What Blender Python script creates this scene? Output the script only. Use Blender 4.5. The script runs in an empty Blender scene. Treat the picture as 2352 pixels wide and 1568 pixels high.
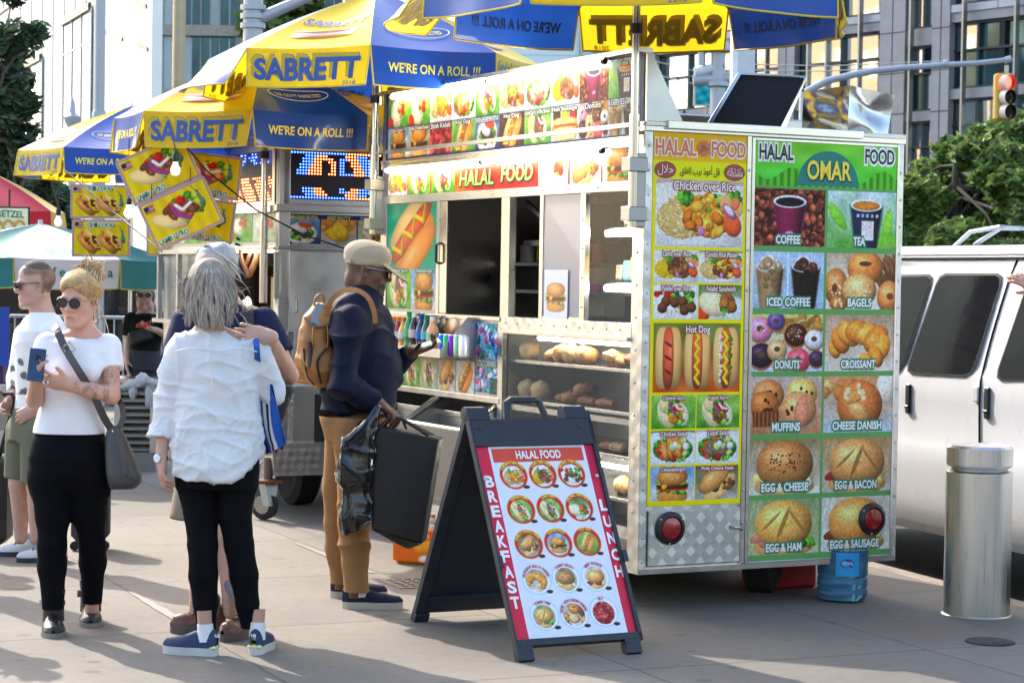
import bpy, math, random
import numpy as np
from mathutils import Vector, Matrix, Euler
R = math.radians
random.seed(7)
rng = np.random.default_rng(7)
scene = bpy.context.scene
col = scene.collection
# camera
CAMH, FOC, PITCH, ROLL = 1.65, 4900.0, 0.0303, 0.016      # FOC in pixels of a 2352 px wide frame
_f = np.array([0, math.cos(PITCH), -math.sin(PITCH)]); _u = np.array([0, math.sin(PITCH), math.cos(PITCH)]); _r = np.array([1., 0, 0])
C_R = math.cos(ROLL) * _r + math.sin(ROLL) * _u
C_U = -math.sin(ROLL) * _r + math.cos(ROLL) * _u
C_F = _f
CAM = np.array([0, 0, CAMH])
cd = bpy.data.cameras.new('camera'); cam = bpy.data.objects.new('camera', cd); col.objects.link(cam)
cam.matrix_world = Matrix(((C_R[0], C_U[0], -C_F[0], 0), (C_R[1], C_U[1], -C_F[1], 0), (C_R[2], C_U[2], -C_F[2], CAMH), (0, 0, 0, 1)))
cd.sensor_width = 36; cd.lens = FOC / 2352 * 36; cd.clip_end = 2000; cd.clip_start = 0.1
cd.dof.use_dof = True; cd.dof.focus_distance = 10.6; cd.dof.aperture_fstop = 9.0
scene.camera = cam
# light
SUN_AZ = np.array([-0.61, 0.79]); SUN_EL = R(36)
w = bpy.data.worlds.new('World'); scene.world = w; w.use_nodes = True
nt = w.node_tree; bg = nt.nodes['Background']
sk = nt.nodes.new('ShaderNodeTexSky'); sk.sky_type = 'NISHITA'; sk.sun_disc = False
sk.sun_elevation = SUN_EL; sk.sun_rotation = math.atan2(SUN_AZ[0], SUN_AZ[1]); sk.air_density = 1.25; sk.dust_density = 2.5; sk.ozone_density = 1.0
nt.links.new(sk.outputs[0], bg.inputs[0]); bg.inputs[1].default_value = 0.15
sl = bpy.data.lights.new('sun', 'SUN'); sl.energy = 2.0; sl.angle = R(0.5); sl.color = (1, 0.93, 0.82)
so = bpy.data.objects.new('sun', sl); col.objects.link(so)
sd = Vector((SUN_AZ[0] * math.cos(SUN_EL), SUN_AZ[1] * math.cos(SUN_EL), math.sin(SUN_EL)))
so.rotation_euler = sd.to_track_quat('Z', 'Y').to_euler(); so.location = (-20, 30, 30)
scene.view_settings.view_transform = 'Standard'; scene.view_settings.look = 'None'
scene.view_settings.exposure = 1.85; scene.view_settings.gamma = 1.0
scene.cycles.max_bounces = 8; scene.cycles.transparent_max_bounces = 12; scene.cycles.sample_clamp_indirect = 6.0
scene.cycles.caustics_reflective = False; scene.cycles.caustics_refractive = False
scene.cycles.use_denoising = True
# pixel <-> place (all px in the 2352 x 1568 frame)
def ray(px, py):
 d = C_R * (px - 1176) / FOC + C_U * (784 - py) / FOC + C_F
 return d
def at(px, py, Y):
 d = ray(px, py); t = Y / d[1]; return CAM + d * t
def ground(px, py, z=0.0):
 d = ray(px, py); t = (z - CAMH) / d[2]; return CAM + d * t
class Plane:
 """plane through o with unit axes u, v"""
 def __init__(s, o, u, v=(0, 0, 1)):
  s.o = np.array(o, float); s.u = np.array(u, float); s.v = np.array(v, float); s.n = np.cross(s.u, s.v)
 def uv(s, px, py):
  d = ray(px, py); t = np.dot(s.o - CAM, s.n) / np.dot(d, s.n); p = CAM + d * t - s.o
  return float(np.dot(p, s.u)), float(np.dot(p, s.v))
 def pt(s, u, v, n=0): return s.o + s.u * u + s.v * v + s.n * n
# materials
_M = {}
def lin(c):
 if isinstance(c, str): c = tuple(int(c[i:i + 2], 16) / 255 for i in (0, 2, 4))
 return tuple((x / 12.92 if x <= 0.04045 else ((x + 0.055) / 1.055) ** 2.4) for x in c[:3])
def mat(name, c=(0.5, 0.5, 0.5), rough=0.5, metal=0.0, var=0.12, vscale=6.0, bump=0.0, bscale=40.0, emit=0.0, ecol=None, trans=0.0, alpha=1.0,
  glass=0.0, coat=0.0, translucent=0.0, attr=False, stretch=None, rvar=0.15, ior=1.45, spec=None, sheen=0.0, detail=4, coords='Object'):
 if name in _M: return _M[name]
 if isinstance(c, str): c = lin(c)
 m = bpy.data.materials.new(name); m.use_nodes = True; _M[name] = m
 n = m.node_tree.nodes; L = m.node_tree.links; b = n['Principled BSDF']
 b.inputs['Roughness'].default_value = rough; b.inputs['Metallic'].default_value = metal; b.inputs['IOR'].default_value = ior
 b.inputs['Coat Weight'].default_value = coat; b.inputs['Transmission Weight'].default_value = glass; b.inputs['Alpha'].default_value = alpha
 if spec is not None: b.inputs['Specular IOR Level'].default_value = spec
 if sheen: b.inputs['Sheen Weight'].default_value = sheen
 tc = n.new('ShaderNodeTexCoord'); mp = n.new('ShaderNodeMapping'); L.new(tc.outputs[coords], mp.inputs[0])
 if stretch: mp.inputs['Scale'].default_value = stretch
 nz = n.new('ShaderNodeTexNoise'); nz.inputs['Scale'].default_value = vscale; nz.inputs['Detail'].default_value = detail; L.new(mp.outputs[0], nz.inputs[0])
 mr = n.new('ShaderNodeMapRange'); mr.inputs[1].default_value = 0.3; mr.inputs[2].default_value = 0.7; mr.inputs[3].default_value = 1 - var; mr.inputs[4].default_value = 1 + var
 L.new(nz.outputs[0], mr.inputs[0])
 mx = n.new('ShaderNodeMix'); mx.data_type = 'RGBA'; mx.blend_type = 'MULTIPLY'; mx.inputs[0].default_value = 1
 if attr:
  a = n.new('ShaderNodeVertexColor'); a.layer_name = 'Col'; L.new(a.outputs[0], mx.inputs[6])
 else: mx.inputs[6].default_value = (*c, 1)
 L.new(mr.outputs[0], mx.inputs[7]); L.new(mx.outputs[2], b.inputs['Base Color'])
 if rvar:
  r2 = n.new('ShaderNodeMapRange'); r2.inputs[1].default_value = 0.3; r2.inputs[2].default_value = 0.7
  r2.inputs[3].default_value = max(0.02, rough * (1 - rvar)); r2.inputs[4].default_value = min(1, rough * (1 + rvar)); L.new(nz.outputs[0], r2.inputs[0]); L.new(r2.outputs[0], b.inputs['Roughness'])
 if bump:
  n2 = n.new('ShaderNodeTexNoise'); n2.inputs['Scale'].default_value = bscale; n2.inputs['Detail'].default_value = 3; L.new(mp.outputs[0], n2.inputs[0])
  bp = n.new('ShaderNodeBump'); bp.inputs['Strength'].default_value = bump; bp.inputs['Distance'].default_value = 0.01
  L.new(n2.outputs[0], bp.inputs['Height']); L.new(bp.outputs[0], b.inputs['Normal'])
 if emit:
  b.inputs['Emission Strength'].default_value = emit; b.inputs['Emission Color'].default_value = (*(ecol or c), 1)
 if translucent:
  t = n.new('ShaderNodeBsdfTranslucent'); ms = n.new('ShaderNodeMixShader'); ms.inputs[0].default_value = translucent
  L.new(mx.outputs[2], t.inputs[0]); L.new(b.outputs[0], ms.inputs[1]); L.new(t.outputs[0], ms.inputs[2])
  L.new(ms.outputs[0], n['Material Output'].inputs[0])
 return m
def glassmat(name, c, rough=0.03, op=0.5, refl=1.5):
 """thin pane: transparent tinted + glossy by fresnel"""
 if name in _M: return _M[name]
 if isinstance(c, str): c = lin(c)
 m = bpy.data.materials.new(name); m.use_nodes = True; _M[name] = m
 n = m.node_tree.nodes; L = m.node_tree.links; b = n['Principled BSDF']
 b.inputs['Base Color'].default_value = (*c, 1); b.inputs['Roughness'].default_value = rough; b.inputs['IOR'].default_value = refl; b.inputs['Alpha'].default_value = op
 nz = n.new('ShaderNodeTexNoise'); nz.inputs['Scale'].default_value = 3
 tc = n.new('ShaderNodeTexCoord'); L.new(tc.outputs['Object'], nz.inputs[0])
 bp = n.new('ShaderNodeBump'); bp.inputs['Strength'].default_value = 0.03; L.new(nz.outputs[0], bp.inputs['Height']); L.new(bp.outputs[0], b.inputs['Normal'])
 return m
# mesh builder
def nrm(v):
 v = np.asarray(v, float); return v / (np.linalg.norm(v) + 1e-12)
def frame(d):
 d = nrm(d); a = np.array([0, 0, 1.]) if abs(d[2]) < 0.9 else np.array([1., 0, 0])
 x = nrm(np.cross(a, d)); return x, np.cross(d, x), d
def rotm(rx=0, ry=0, rz=0): return np.array(Euler((rx, ry, rz)).to_matrix())
class MB:
 def __init__(s): s.v = []; s.f = []; s.m = []; s.c = []; s.n = 0; s.mats = []; s.hascol = False
 def mi(s, m):
  if m not in s.mats: s.mats.append(m)
  return s.mats.index(m)
 def add(s, v, f, m, c=None):
  v = np.asarray(v, float).reshape(-1, 3); k = s.mi(m)
  s.v.append(v); s.f += [[i + s.n for i in q] for q in f]; s.m += [k] * len(f)
  if c is None: c = np.ones((len(v), 3))
  else:
   s.hascol = True; c = np.asarray(c, float)
   if c.ndim == 1: c = np.tile(c, (len(v), 1))
  s.c.append(c); s.n += len(v); return s
 def box(s, c, d, m, rot=None, ch=0.0):
  c = np.asarray(c, float); h = np.asarray(d, float) / 2
  if ch <= 0:
   p = np.array([[x, y, z] for x in (-1, 1) for y in (-1, 1) for z in (-1, 1)]) * h
   f = [[0, 1, 3, 2], [4, 6, 7, 5], [0, 4, 5, 1], [2, 3, 7, 6], [0, 2, 6, 4], [1, 5, 7, 3]]
  else:
   ch = min(ch, min(h) * 0.95); p = []; idx = {}
   for x in (-1, 1):
    for y in (-1, 1):
     for z in (-1, 1):
      for a in range(3):
       q = np.array([x, y, z]) * (h - ch); q[a] = (x, y, z)[a] * h[a]; idx[(x, y, z, a)] = len(p); p.append(q)
   f = []
   for a in range(3):
    b, e = (a + 1) % 3, (a + 2) % 3
    for sg in (-1, 1):
     def K(tb, te, ax, sg=sg, a=a, b=b, e=e):
      t = [0, 0, 0]; t[a] = sg; t[b] = tb; t[e] = te; return idx[(*t, ax)]
     q = [K(-1, -1, a), K(1, -1, a), K(1, 1, a), K(-1, 1, a)]; f.append(q if sg > 0 else q[::-1])
    for sb in (-1, 1):
     for se in (-1, 1):
      t0 = [0, 0, 0]; t0[b] = sb; t0[e] = se; t1 = list(t0); t0[a] = -1; t1[a] = 1
      q = [idx[(*t0, b)], idx[(*t1, b)], idx[(*t1, e)], idx[(*t0, e)]]; f.append(q if sb * se < 0 else q[::-1])
   for x in (-1, 1):
    for y in (-1, 1):
     for z in (-1, 1):
      q = [idx[(x, y, z, a)] for a in range(3)]; f.append(q if x * y * z > 0 else q[::-1])
   p = np.array(p)
  if rot is not None: p = p @ np.asarray(rot).T
  return s.add(p + c, f, m)
 def bb(s, a, b, m, ch=0.0):
  a = np.asarray(a, float); b = np.asarray(b, float); return s.box((a + b) / 2, np.abs(b - a), m, ch=ch)
 def tube(s, path, r, m, n=10, caps=True, closed=False, flat=1.0, up=None):
  P = np.asarray(path, float); k = len(P); r = np.broadcast_to(np.asarray(r, float), (k,))
  T = np.gradient(P, axis=0) if not closed else (np.roll(P, -1, 0) - np.roll(P, 1, 0))
  x, y, _ = frame(T[0])
  if up is not None:
   x = nrm(np.cross(np.asarray(up, float), nrm(T[0]))); y = np.cross(nrm(T[0]), x)
  vs = []
  for i in range(k):
   t = nrm(T[i]); x = nrm(x - t * np.dot(x, t)); y = np.cross(t, x)
   a = np.arange(n) * 2 * math.pi / n
   vs.append(P[i] + r[i] * (np.cos(a)[:, None] * x + flat * np.sin(a)[:, None] * y))
  f = []
  for i in range(k if closed else k - 1):
   j = (i + 1) % k
   for q in range(n): q2 = (q + 1) % n; f.append([i * n + q, i * n + q2, j * n + q2, j * n + q])
  if caps and not closed: f.append(list(range(n))[::-1]); f.append([(k - 1) * n + q for q in range(n)])
  return s.add(np.concatenate(vs), f, m)
 def cyl(s, a, b, r, m, r2=None, n=16, caps=True): return s.tube([a, b], [r, r if r2 is None else r2], m, n, caps)
 def lathe(s, prof, m, o=(0, 0, 0), d=(0, 0, 1), n=20, caps=True):
  o = np.asarray(o, float); x, y, z = frame(d); a = np.arange(n) * 2 * math.pi / n
  vs = [o + z * h + max(r, 1e-4) * (np.cos(a)[:, None] * x + np.sin(a)[:, None] * y) for r, h in prof]; k = len(prof); f = []
  for i in range(k - 1):
   for q in range(n): q2 = (q + 1) % n; f.append([i * n + q, i * n + q2, (i + 1) * n + q2, (i + 1) * n + q])
  if caps: f.append(list(range(n))[::-1]); f.append([(k - 1) * n + q for q in range(n)])
  return s.add(np.concatenate(vs), f, m)
 def poly(s, pts, m): return s.add(pts, [list(range(len(pts)))], m)
 def prism(s, pts, off, m):
  p = np.asarray(pts, float); k = len(p); o = np.asarray(off, float)
  f = [list(range(k))[::-1], [i + k for i in range(k)]] + [[i, (i + 1) % k, (i + 1) % k + k, i + k] for i in range(k)]
  return s.add(np.concatenate([p, p + o]), f, m)
 def grid(s, fn, nu, nv, m, cfn=None, two=False):
  u, v = np.meshgrid(np.linspace(0, 1, nu + 1), np.linspace(0, 1, nv + 1)); P = fn(u.ravel(), v.ravel())
  f = [[j * (nu + 1) + i, j * (nu + 1) + i + 1, (j + 1) * (nu + 1) + i + 1, (j + 1) * (nu + 1) + i] for j in range(nv) for i in range(nu)]
  return s.add(P, f, m, None if cfn is None else cfn(u.ravel(), v.ravel()))
 def ell(s, c, r, m, rot=None, nu=16, nv=10, noise=0, c_=None):
  a = np.linspace(0, 2 * math.pi, nu + 1)[:-1]; b = np.linspace(0, math.pi, nv + 1)
  p = np.array([[math.sin(t) * math.cos(q), math.sin(t) * math.sin(q), math.cos(t)] for t in b for q in a])
  if noise: p = p * (1 + noise * np.sin(p[:, [0]] * 5.1 + c[0] * 37) * np.sin(p[:, [1]] * 4.3 + c[1] * 51) + noise * 0.6 * np.sin(p[:, [2]] * 9 + p[:, [0]] * 7))
  p = p * np.asarray(r)
  if rot is not None: p = p @ np.asarray(rot).T
  f = [[i * nu + q, (i + 1) * nu + q, (i + 1) * nu + (q + 1) % nu, i * nu + (q + 1) % nu] for i in range(nv) for q in range(nu)]
  return s.add(p + np.asarray(c), f, m)
 def pic(s, arr, p00, p10, p01, m):
  """canvas arr (h,w,3 sRGB, row 0 = top) laid as a print on the rectangle p00 (bottom left) p10 (bottom right) p01 (top left)"""
  h, w_ = arr.shape[:2]; p00, p10, p01 = (np.asarray(p, float) for p in (p00, p10, p01))
  a = np.clip(arr[::-1], 0, 1); a = np.where(a <= 0.04045, a / 12.92, ((a + 0.055) / 1.055) ** 2.4) * 0.93
  u = np.linspace(0, 1, w_); v = np.linspace(0, 1, h); U, V = np.meshgrid(u, v)
  P = p00 + U[..., None] * (p10 - p00) + V[..., None] * (p01 - p00)
  ii = np.arange(h * w_).reshape(h, w_); q = np.stack([ii[:-1, :-1], ii[:-1, 1:], ii[1:, 1:], ii[1:, :-1]], -1).reshape(-1, 4)
  return s.add(P.reshape(-1, 3), q.tolist(), m, a.reshape(-1, 3))
 def text(s, t, fn, m, **k):
  v, f = text_data(t, **k)
  if len(v): s.add(fn(v[:, 0], v[:, 1]), f, m)
  return s
 def build(s, name, parent=None, smooth=False, bevel=0, loc=None, rot=None, weld=False, autosmooth=35):
  me = bpy.data.meshes.new(name); V = np.concatenate(s.v) if s.v else np.zeros((0, 3))
  me.from_pydata(V, [], s.f); me.update()
  for m in s.mats: me.materials.append(m)
  me.polygons.foreach_set('material_index', np.array(s.m, dtype=np.int32))
  if s.hascol:
   a = me.color_attributes.new('Col', 'FLOAT_COLOR', 'POINT'); C = np.concatenate(s.c); a.data.foreach_set('color', np.concatenate([C, np.ones((len(C), 1))], 1).ravel().astype(np.float32))
  if smooth: me.polygons.foreach_set('use_smooth', np.ones(len(me.polygons), dtype=bool))
  if smooth and autosmooth: me.set_sharp_from_angle(angle=R(autosmooth))
  o = bpy.data.objects.new(name, me); col.objects.link(o)
  if parent is not None: o.parent = parent
  if loc is not None: o.location = loc
  if rot is not None: o.rotation_euler = rot
  if bevel:
   b = o.modifiers.new('bevel', 'BEVEL'); b.width = bevel; b.segments = 2; b.limit_method = 'ANGLE'; b.angle_limit = R(40)
  return o
def tag(o, label=None, cat=None, group=None, kind=None):
 if label: o['label'] = label
 if cat: o['category'] = cat
 if group: o['group'] = group
 if kind: o['kind'] = kind
 return o
def empty(name, loc=(0, 0, 0), rz=0, label=None, cat=None, group=None):
 o = bpy.data.objects.new(name, None); col.objects.link(o); o.location = loc; o.rotation_euler = (0, 0, rz); o.empty_display_size = 0.1
 return tag(o, label, cat, group)
def copy_tree(o, parent=None):
 c = o.copy(); col.objects.link(c); c.parent = parent
 for ch in [x for x in bpy.data.objects if x.parent == o]: copy_tree(ch, c)
 return c
_T = {}
def text_data(t, size=1.0, bold=0.0, shear=0.0, align='CENTER', outline=0.0, space=1.0, width=1.0, fillet=0):
 k = (t, size, bold, shear, align, outline, space, width)
 if k in _T: return _T[k]
 c = bpy.data.curves.new('t', 'FONT'); c.body = t; c.size = 1.0; c.align_x = align; c.align_y = 'CENTER'; c.shear = shear; c.space_character = space; c.resolution_u = 3
 if outline: c.fill_mode = 'NONE' if False else 'FRONT'; c.offset = bold
 else: c.offset = bold
 o = bpy.data.objects.new('t', c); col.objects.link(o); dg = bpy.context.evaluated_depsgraph_get(); dg.update()
 me = bpy.data.meshes.new_from_object(o.evaluated_get(dg)); v = np.array([x.co[:] for x in me.vertices]).reshape(-1, 3) * size; f = [list(p.vertices) for p in me.polygons]
 if len(v): v[:, 0] *= width
 bpy.data.objects.remove(o); bpy.data.curves.remove(c); bpy.data.meshes.remove(me)
 _T[k] = (v, f); return _T[k]
def fit_text(t, w_, h, **k):
 """text scaled to fill width w_ and height h (cap height) exactly"""
 v, f = text_data(t, **k); v = v.copy()
 if len(v):
  lo, hi = v.min(0), v.max(0); v = (v - (lo + hi) / 2) / np.maximum(hi - lo, 1e-6) * np.array([w_, h, 0])
 return v, f
# shared materials
STEEL = mat('brushed_steel', (0.5, 0.5, 0.49), 0.33, 1.0, var=0.03, vscale=5, bump=0.03, bscale=4, rvar=0.2)
STEELB = mat('bright_steel', (0.6, 0.59, 0.57), 0.22, 1.0, var=0.06, vscale=8, bump=0.05, bscale=12)
CHROME = mat('polished_tube', (0.6, 0.6, 0.6), 0.12, 1.0, var=0.05)
DSTEEL = mat('dull_steel', (0.34, 0.34, 0.33), 0.42, 1.0, var=0.04, vscale=7, bump=0.03, bscale=5)
BLACK = mat('black_plastic', (0.014, 0.015, 0.018), 0.42, var=0.2)
DARK = mat('dark_void', (0.01, 0.01, 0.01), 0.7)
RUBBER = mat('rubber', (0.018, 0.018, 0.018), 0.75)
WHITE = mat('white_paint', (0.78, 0.78, 0.77), 0.4, var=0.05)
PRINT = mat('printed_vinyl', spec=.22, rough=0.35, var=0.04, attr=True, vscale=14, bump=0.05, bscale=18)
PRINTM = mat('printed_matt', spec=.2, rough=0.55, var=0.05, attr=True)
SCREW = mat('rivet_steel', (0.5, 0.5, 0.5), 0.35, 1.0)
TUBE = mat('lit_lamp_tube', (1, 0.97, 0.88), 0.4, emit=14, ecol=(1, 0.93, 0.78))
BULB = mat('frosted_bulb', (0.8, 0.8, 0.78), 0.3, emit=0.15, ecol=(1, .95, .85))  # faint glow put into the glass of the unlit bulbs
GLASS = glassmat('clear_pane', (0.12, 0.13, 0.13), 0.06, 0.14)
def nodes_expr(m):
 n = m.node_tree.nodes; L = m.node_tree.links
 def math_(op, a, b=None, c=None):
  x = n.new('ShaderNodeMath'); x.operation = op
  for i, q in enumerate((a, b, c)):
   if q is None: continue
   if isinstance(q, (int, float)): x.inputs[i].default_value = q
   else: L.new(q, x.inputs[i])
  return x.outputs[0]
 def noise(vec, scale, detail=4):
  x = n.new('ShaderNodeTexNoise'); x.inputs['Scale'].default_value = scale; x.inputs['Detail'].default_value = detail; L.new(vec, x.inputs[0]); return x.outputs[0]
 def rng_(v, a, b, c, d):
  x = n.new('ShaderNodeMapRange'); L.new(v, x.inputs[0])
  for i, q in enumerate((a, b, c, d)): x.inputs[i + 1].default_value = q
  return x.outputs[0]
 def mixc(f, a, b, mode='MIX'):
  x = n.new('ShaderNodeMix'); x.data_type = 'RGBA'; x.blend_type = mode
  for i, q in ((0, f), (6, a), (7, b)):
   if isinstance(q, (int, float)): x.inputs[i].default_value = q
   elif isinstance(q, tuple): x.inputs[i].default_value = (*q, 1)
   else: L.new(q, x.inputs[i])
  return x.outputs[2]
 return n, L, math_, noise, rng_, mixc
def concrete():
 m = bpy.data.materials.new('pavement_concrete'); m.use_nodes = True
 n, L, ma, noise, rg, mix = nodes_expr(m); b = n['Principled BSDF']
 tc = n.new('ShaderNodeTexCoord'); P = tc.outputs['Object']
 mp = n.new('ShaderNodeMapping'); mp.inputs['Rotation'].default_value = (0, 0, -R(24)); L.new(P, mp.inputs[0])
 sx = n.new('ShaderNodeSeparateXYZ'); L.new(mp.outputs[0], sx.inputs[0])
 wob = ma('MULTIPLY', ma('SUBTRACT', noise(P, 3), 0.5), 0.012)
 def joint(c, off, sp):
  q = ma('ADD', ma('DIVIDE', ma('SUBTRACT', ma('ADD', c, wob), off), sp), 100.0); f = ma('FRACT', q)
  return ma('MULTIPLY', ma('MINIMUM', f, ma('SUBTRACT', 1.0, f)), sp), ma('FLOOR', q)
 jx, ix = joint(sx.outputs[0], 2.67, 1.48); jy, iy = joint(sx.outputs[1], 7.98, 1.535)
 j = ma('MINIMUM', jx, jy); line = rg(j, 0.003, 0.009, 1.0, 0.0)
 cell = n.new('ShaderNodeTexWhiteNoise'); cb = n.new('ShaderNodeCombineXYZ'); L.new(ix, cb.inputs[0]); L.new(iy, cb.inputs[1]); L.new(cb.outputs[0], cell.inputs[0])
 tone = rg(cell.outputs[0], 0, 1, 0.92, 1.06)
 big = rg(noise(P, 0.9, 5), 0.3, 0.7, 0.82, 1.14); fine = rg(noise(P, 160, 2), 0.3, 0.7, 0.86, 1.14); mid = rg(noise(P, 14, 4), 0.3, 0.7, 0.92, 1.08)
 c = mix(1.0, (0.165, 0.143, 0.12), big, 'MULTIPLY'); c = mix(1.0, c, fine, 'MULTIPLY'); c = mix(1.0, c, mid, 'MULTIPLY'); c = mix(1.0, c, tone, 'MULTIPLY')
 vo = n.new('ShaderNodeTexVoronoi'); vo.voronoi_dimensions = '2D'; vo.inputs['Scale'].default_value = 3.2; L.new(P, vo.inputs[0])
 wn = n.new('ShaderNodeTexWhiteNoise'); L.new(vo.outputs['Position'], wn.inputs[0])
 rad = rg(wn.outputs[0], 0.45, 1.0, 0.0, 0.13); dd = ma('ADD', vo.outputs['Distance'], ma('MULTIPLY', ma('SUBTRACT', noise(P, 20), 0.5), 0.05))
 gum = ma('MULTIPLY', ma('LESS_THAN', dd, rad), 0.62); c = mix(gum, c, (0.075, 0.07, 0.068))
 vo2 = n.new('ShaderNodeTexVoronoi'); vo2.voronoi_dimensions = '2D'; vo2.inputs['Scale'].default_value = 9; L.new(P, vo2.inputs[0])
 gum2 = ma('MULTIPLY', ma('LESS_THAN', vo2.outputs['Distance'], 0.1), rg(noise(P, 1.3), 0.45, 0.6, 0.0, 0.4)); c = mix(gum2, c, (0.10, 0.09, 0.085))
 sp = n.new('ShaderNodeSeparateXYZ'); L.new(P, sp.inputs[0])
 d1 = ma('SQRT', ma('ADD', ma('POWER', ma('DIVIDE', ma('SUBTRACT', sp.outputs[0], 2.0), 0.42), 2.0), ma('POWER', ma('DIVIDE', ma('SUBTRACT', sp.outputs[1], 10.05), 0.45), 2.0)))
 st = rg(ma('ADD', d1, ma('MULTIPLY', noise(P, 4), 0.7)), 0.5, 1.5, 0.55, 0.0); c = mix(st, c, (0.17, 0.105, 0.065))
 grime = rg(noise(P, 0.35, 3), 0.5, 0.75, 0, 0.35); c = mix(grime, c, (0.17, 0.15, 0.135))
 c = mix(ma('MULTIPLY', line, 0.75), c, (0.06, 0.055, 0.05)); L.new(c, b.inputs['Base Color'])
 b.inputs['Roughness'].default_value = 0.82
 h = ma('SUBTRACT', ma('MULTIPLY', fine, 0.25), ma('MULTIPLY', line, 1.4)); bp = n.new('ShaderNodeBump'); bp.inputs['Strength'].default_value = 0.4; bp.inputs['Distance'].default_value = 0.006
 L.new(h, bp.inputs['Height']); L.new(bp.outputs[0], b.inputs['Normal'])
 return m
CONC = concrete()
ASPH = mat('asphalt', (0.05, 0.05, 0.052), 0.85, var=0.25, vscale=30, bump=0.3, bscale=120)
KERBM = mat('kerb_stone', (0.25, 0.21, 0.16), 0.8, var=0.25, vscale=9, bump=0.2)
KP = np.array([2.155, 12.571]); KD = np.array([-0.338, 0.941]); KN = np.array([0.941, 0.338])
def kp(l, n, z=0): return np.array([*(KP + KD * l + KN * n), z])
b = MB(); far = 160
b.poly([kp(-60, -0.12), kp(far, -0.12), (-260, 300, 0), (-260, -60, 0)], CONC); tag(b.build('sidewalk'), kind='structure')
b = MB(); b.poly([(-400, -120, -0.154), (400, -120, -0.154), (400, 500, -0.154), (-400, 500, -0.154)], ASPH); tag(b.build('road'), kind='structure')
b = MB()
for i in range(-20, 30):
 b.prism([kp(i * 1.5 + .004, -0.12, -0.2), kp(i * 1.5 + .004, 0.02, -0.2), kp(i * 1.5 + .004, 0.015, -0.01), kp(i * 1.5 + .004, 0.0, 0.001), kp(i * 1.5 + .004, -0.12, 0.001)], np.array([*(KD * 1.492), 0]), KERBM)
tag(b.build('kerb'), kind='structure')
b = MB(); PATCH = mat('joint_mortar', (0.27, 0.25, 0.22), 0.85, var=0.2, vscale=20)
ja = np.array([-1.95, 10.93]); jb = np.array([-1.36, 9.6]); jn = np.array([.914, .407]); pts1 = []; pts2 = []
for i in range(13):
 t = i / 12; q = ja + (jb - ja) * t; w1 = 0.012 + 0.022 * math.sin(math.pi * t) + 0.006 * math.sin(i * 2.7); pts1.append([*(q + jn * w1), .004]); pts2.append([*(q - jn * w1 * .6), .004])
b.poly(pts1 + pts2[::-1], PATCH)
ja = np.array([-1.3, 13.0]); jb = np.array([-0.75, 11.75]); pts1 = []; pts2 = []
for i in range(9):
 t = i / 8; q = ja + (jb - ja) * t; w1 = 0.01 + 0.014 * math.sin(math.pi * t); pts1.append([*(q + jn * w1), .004]); pts2.append([*(q - jn * w1), .004])
b.poly(pts1 + pts2[::-1], PATCH)
tag(b.build('joint_patch'), kind='structure')
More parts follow.
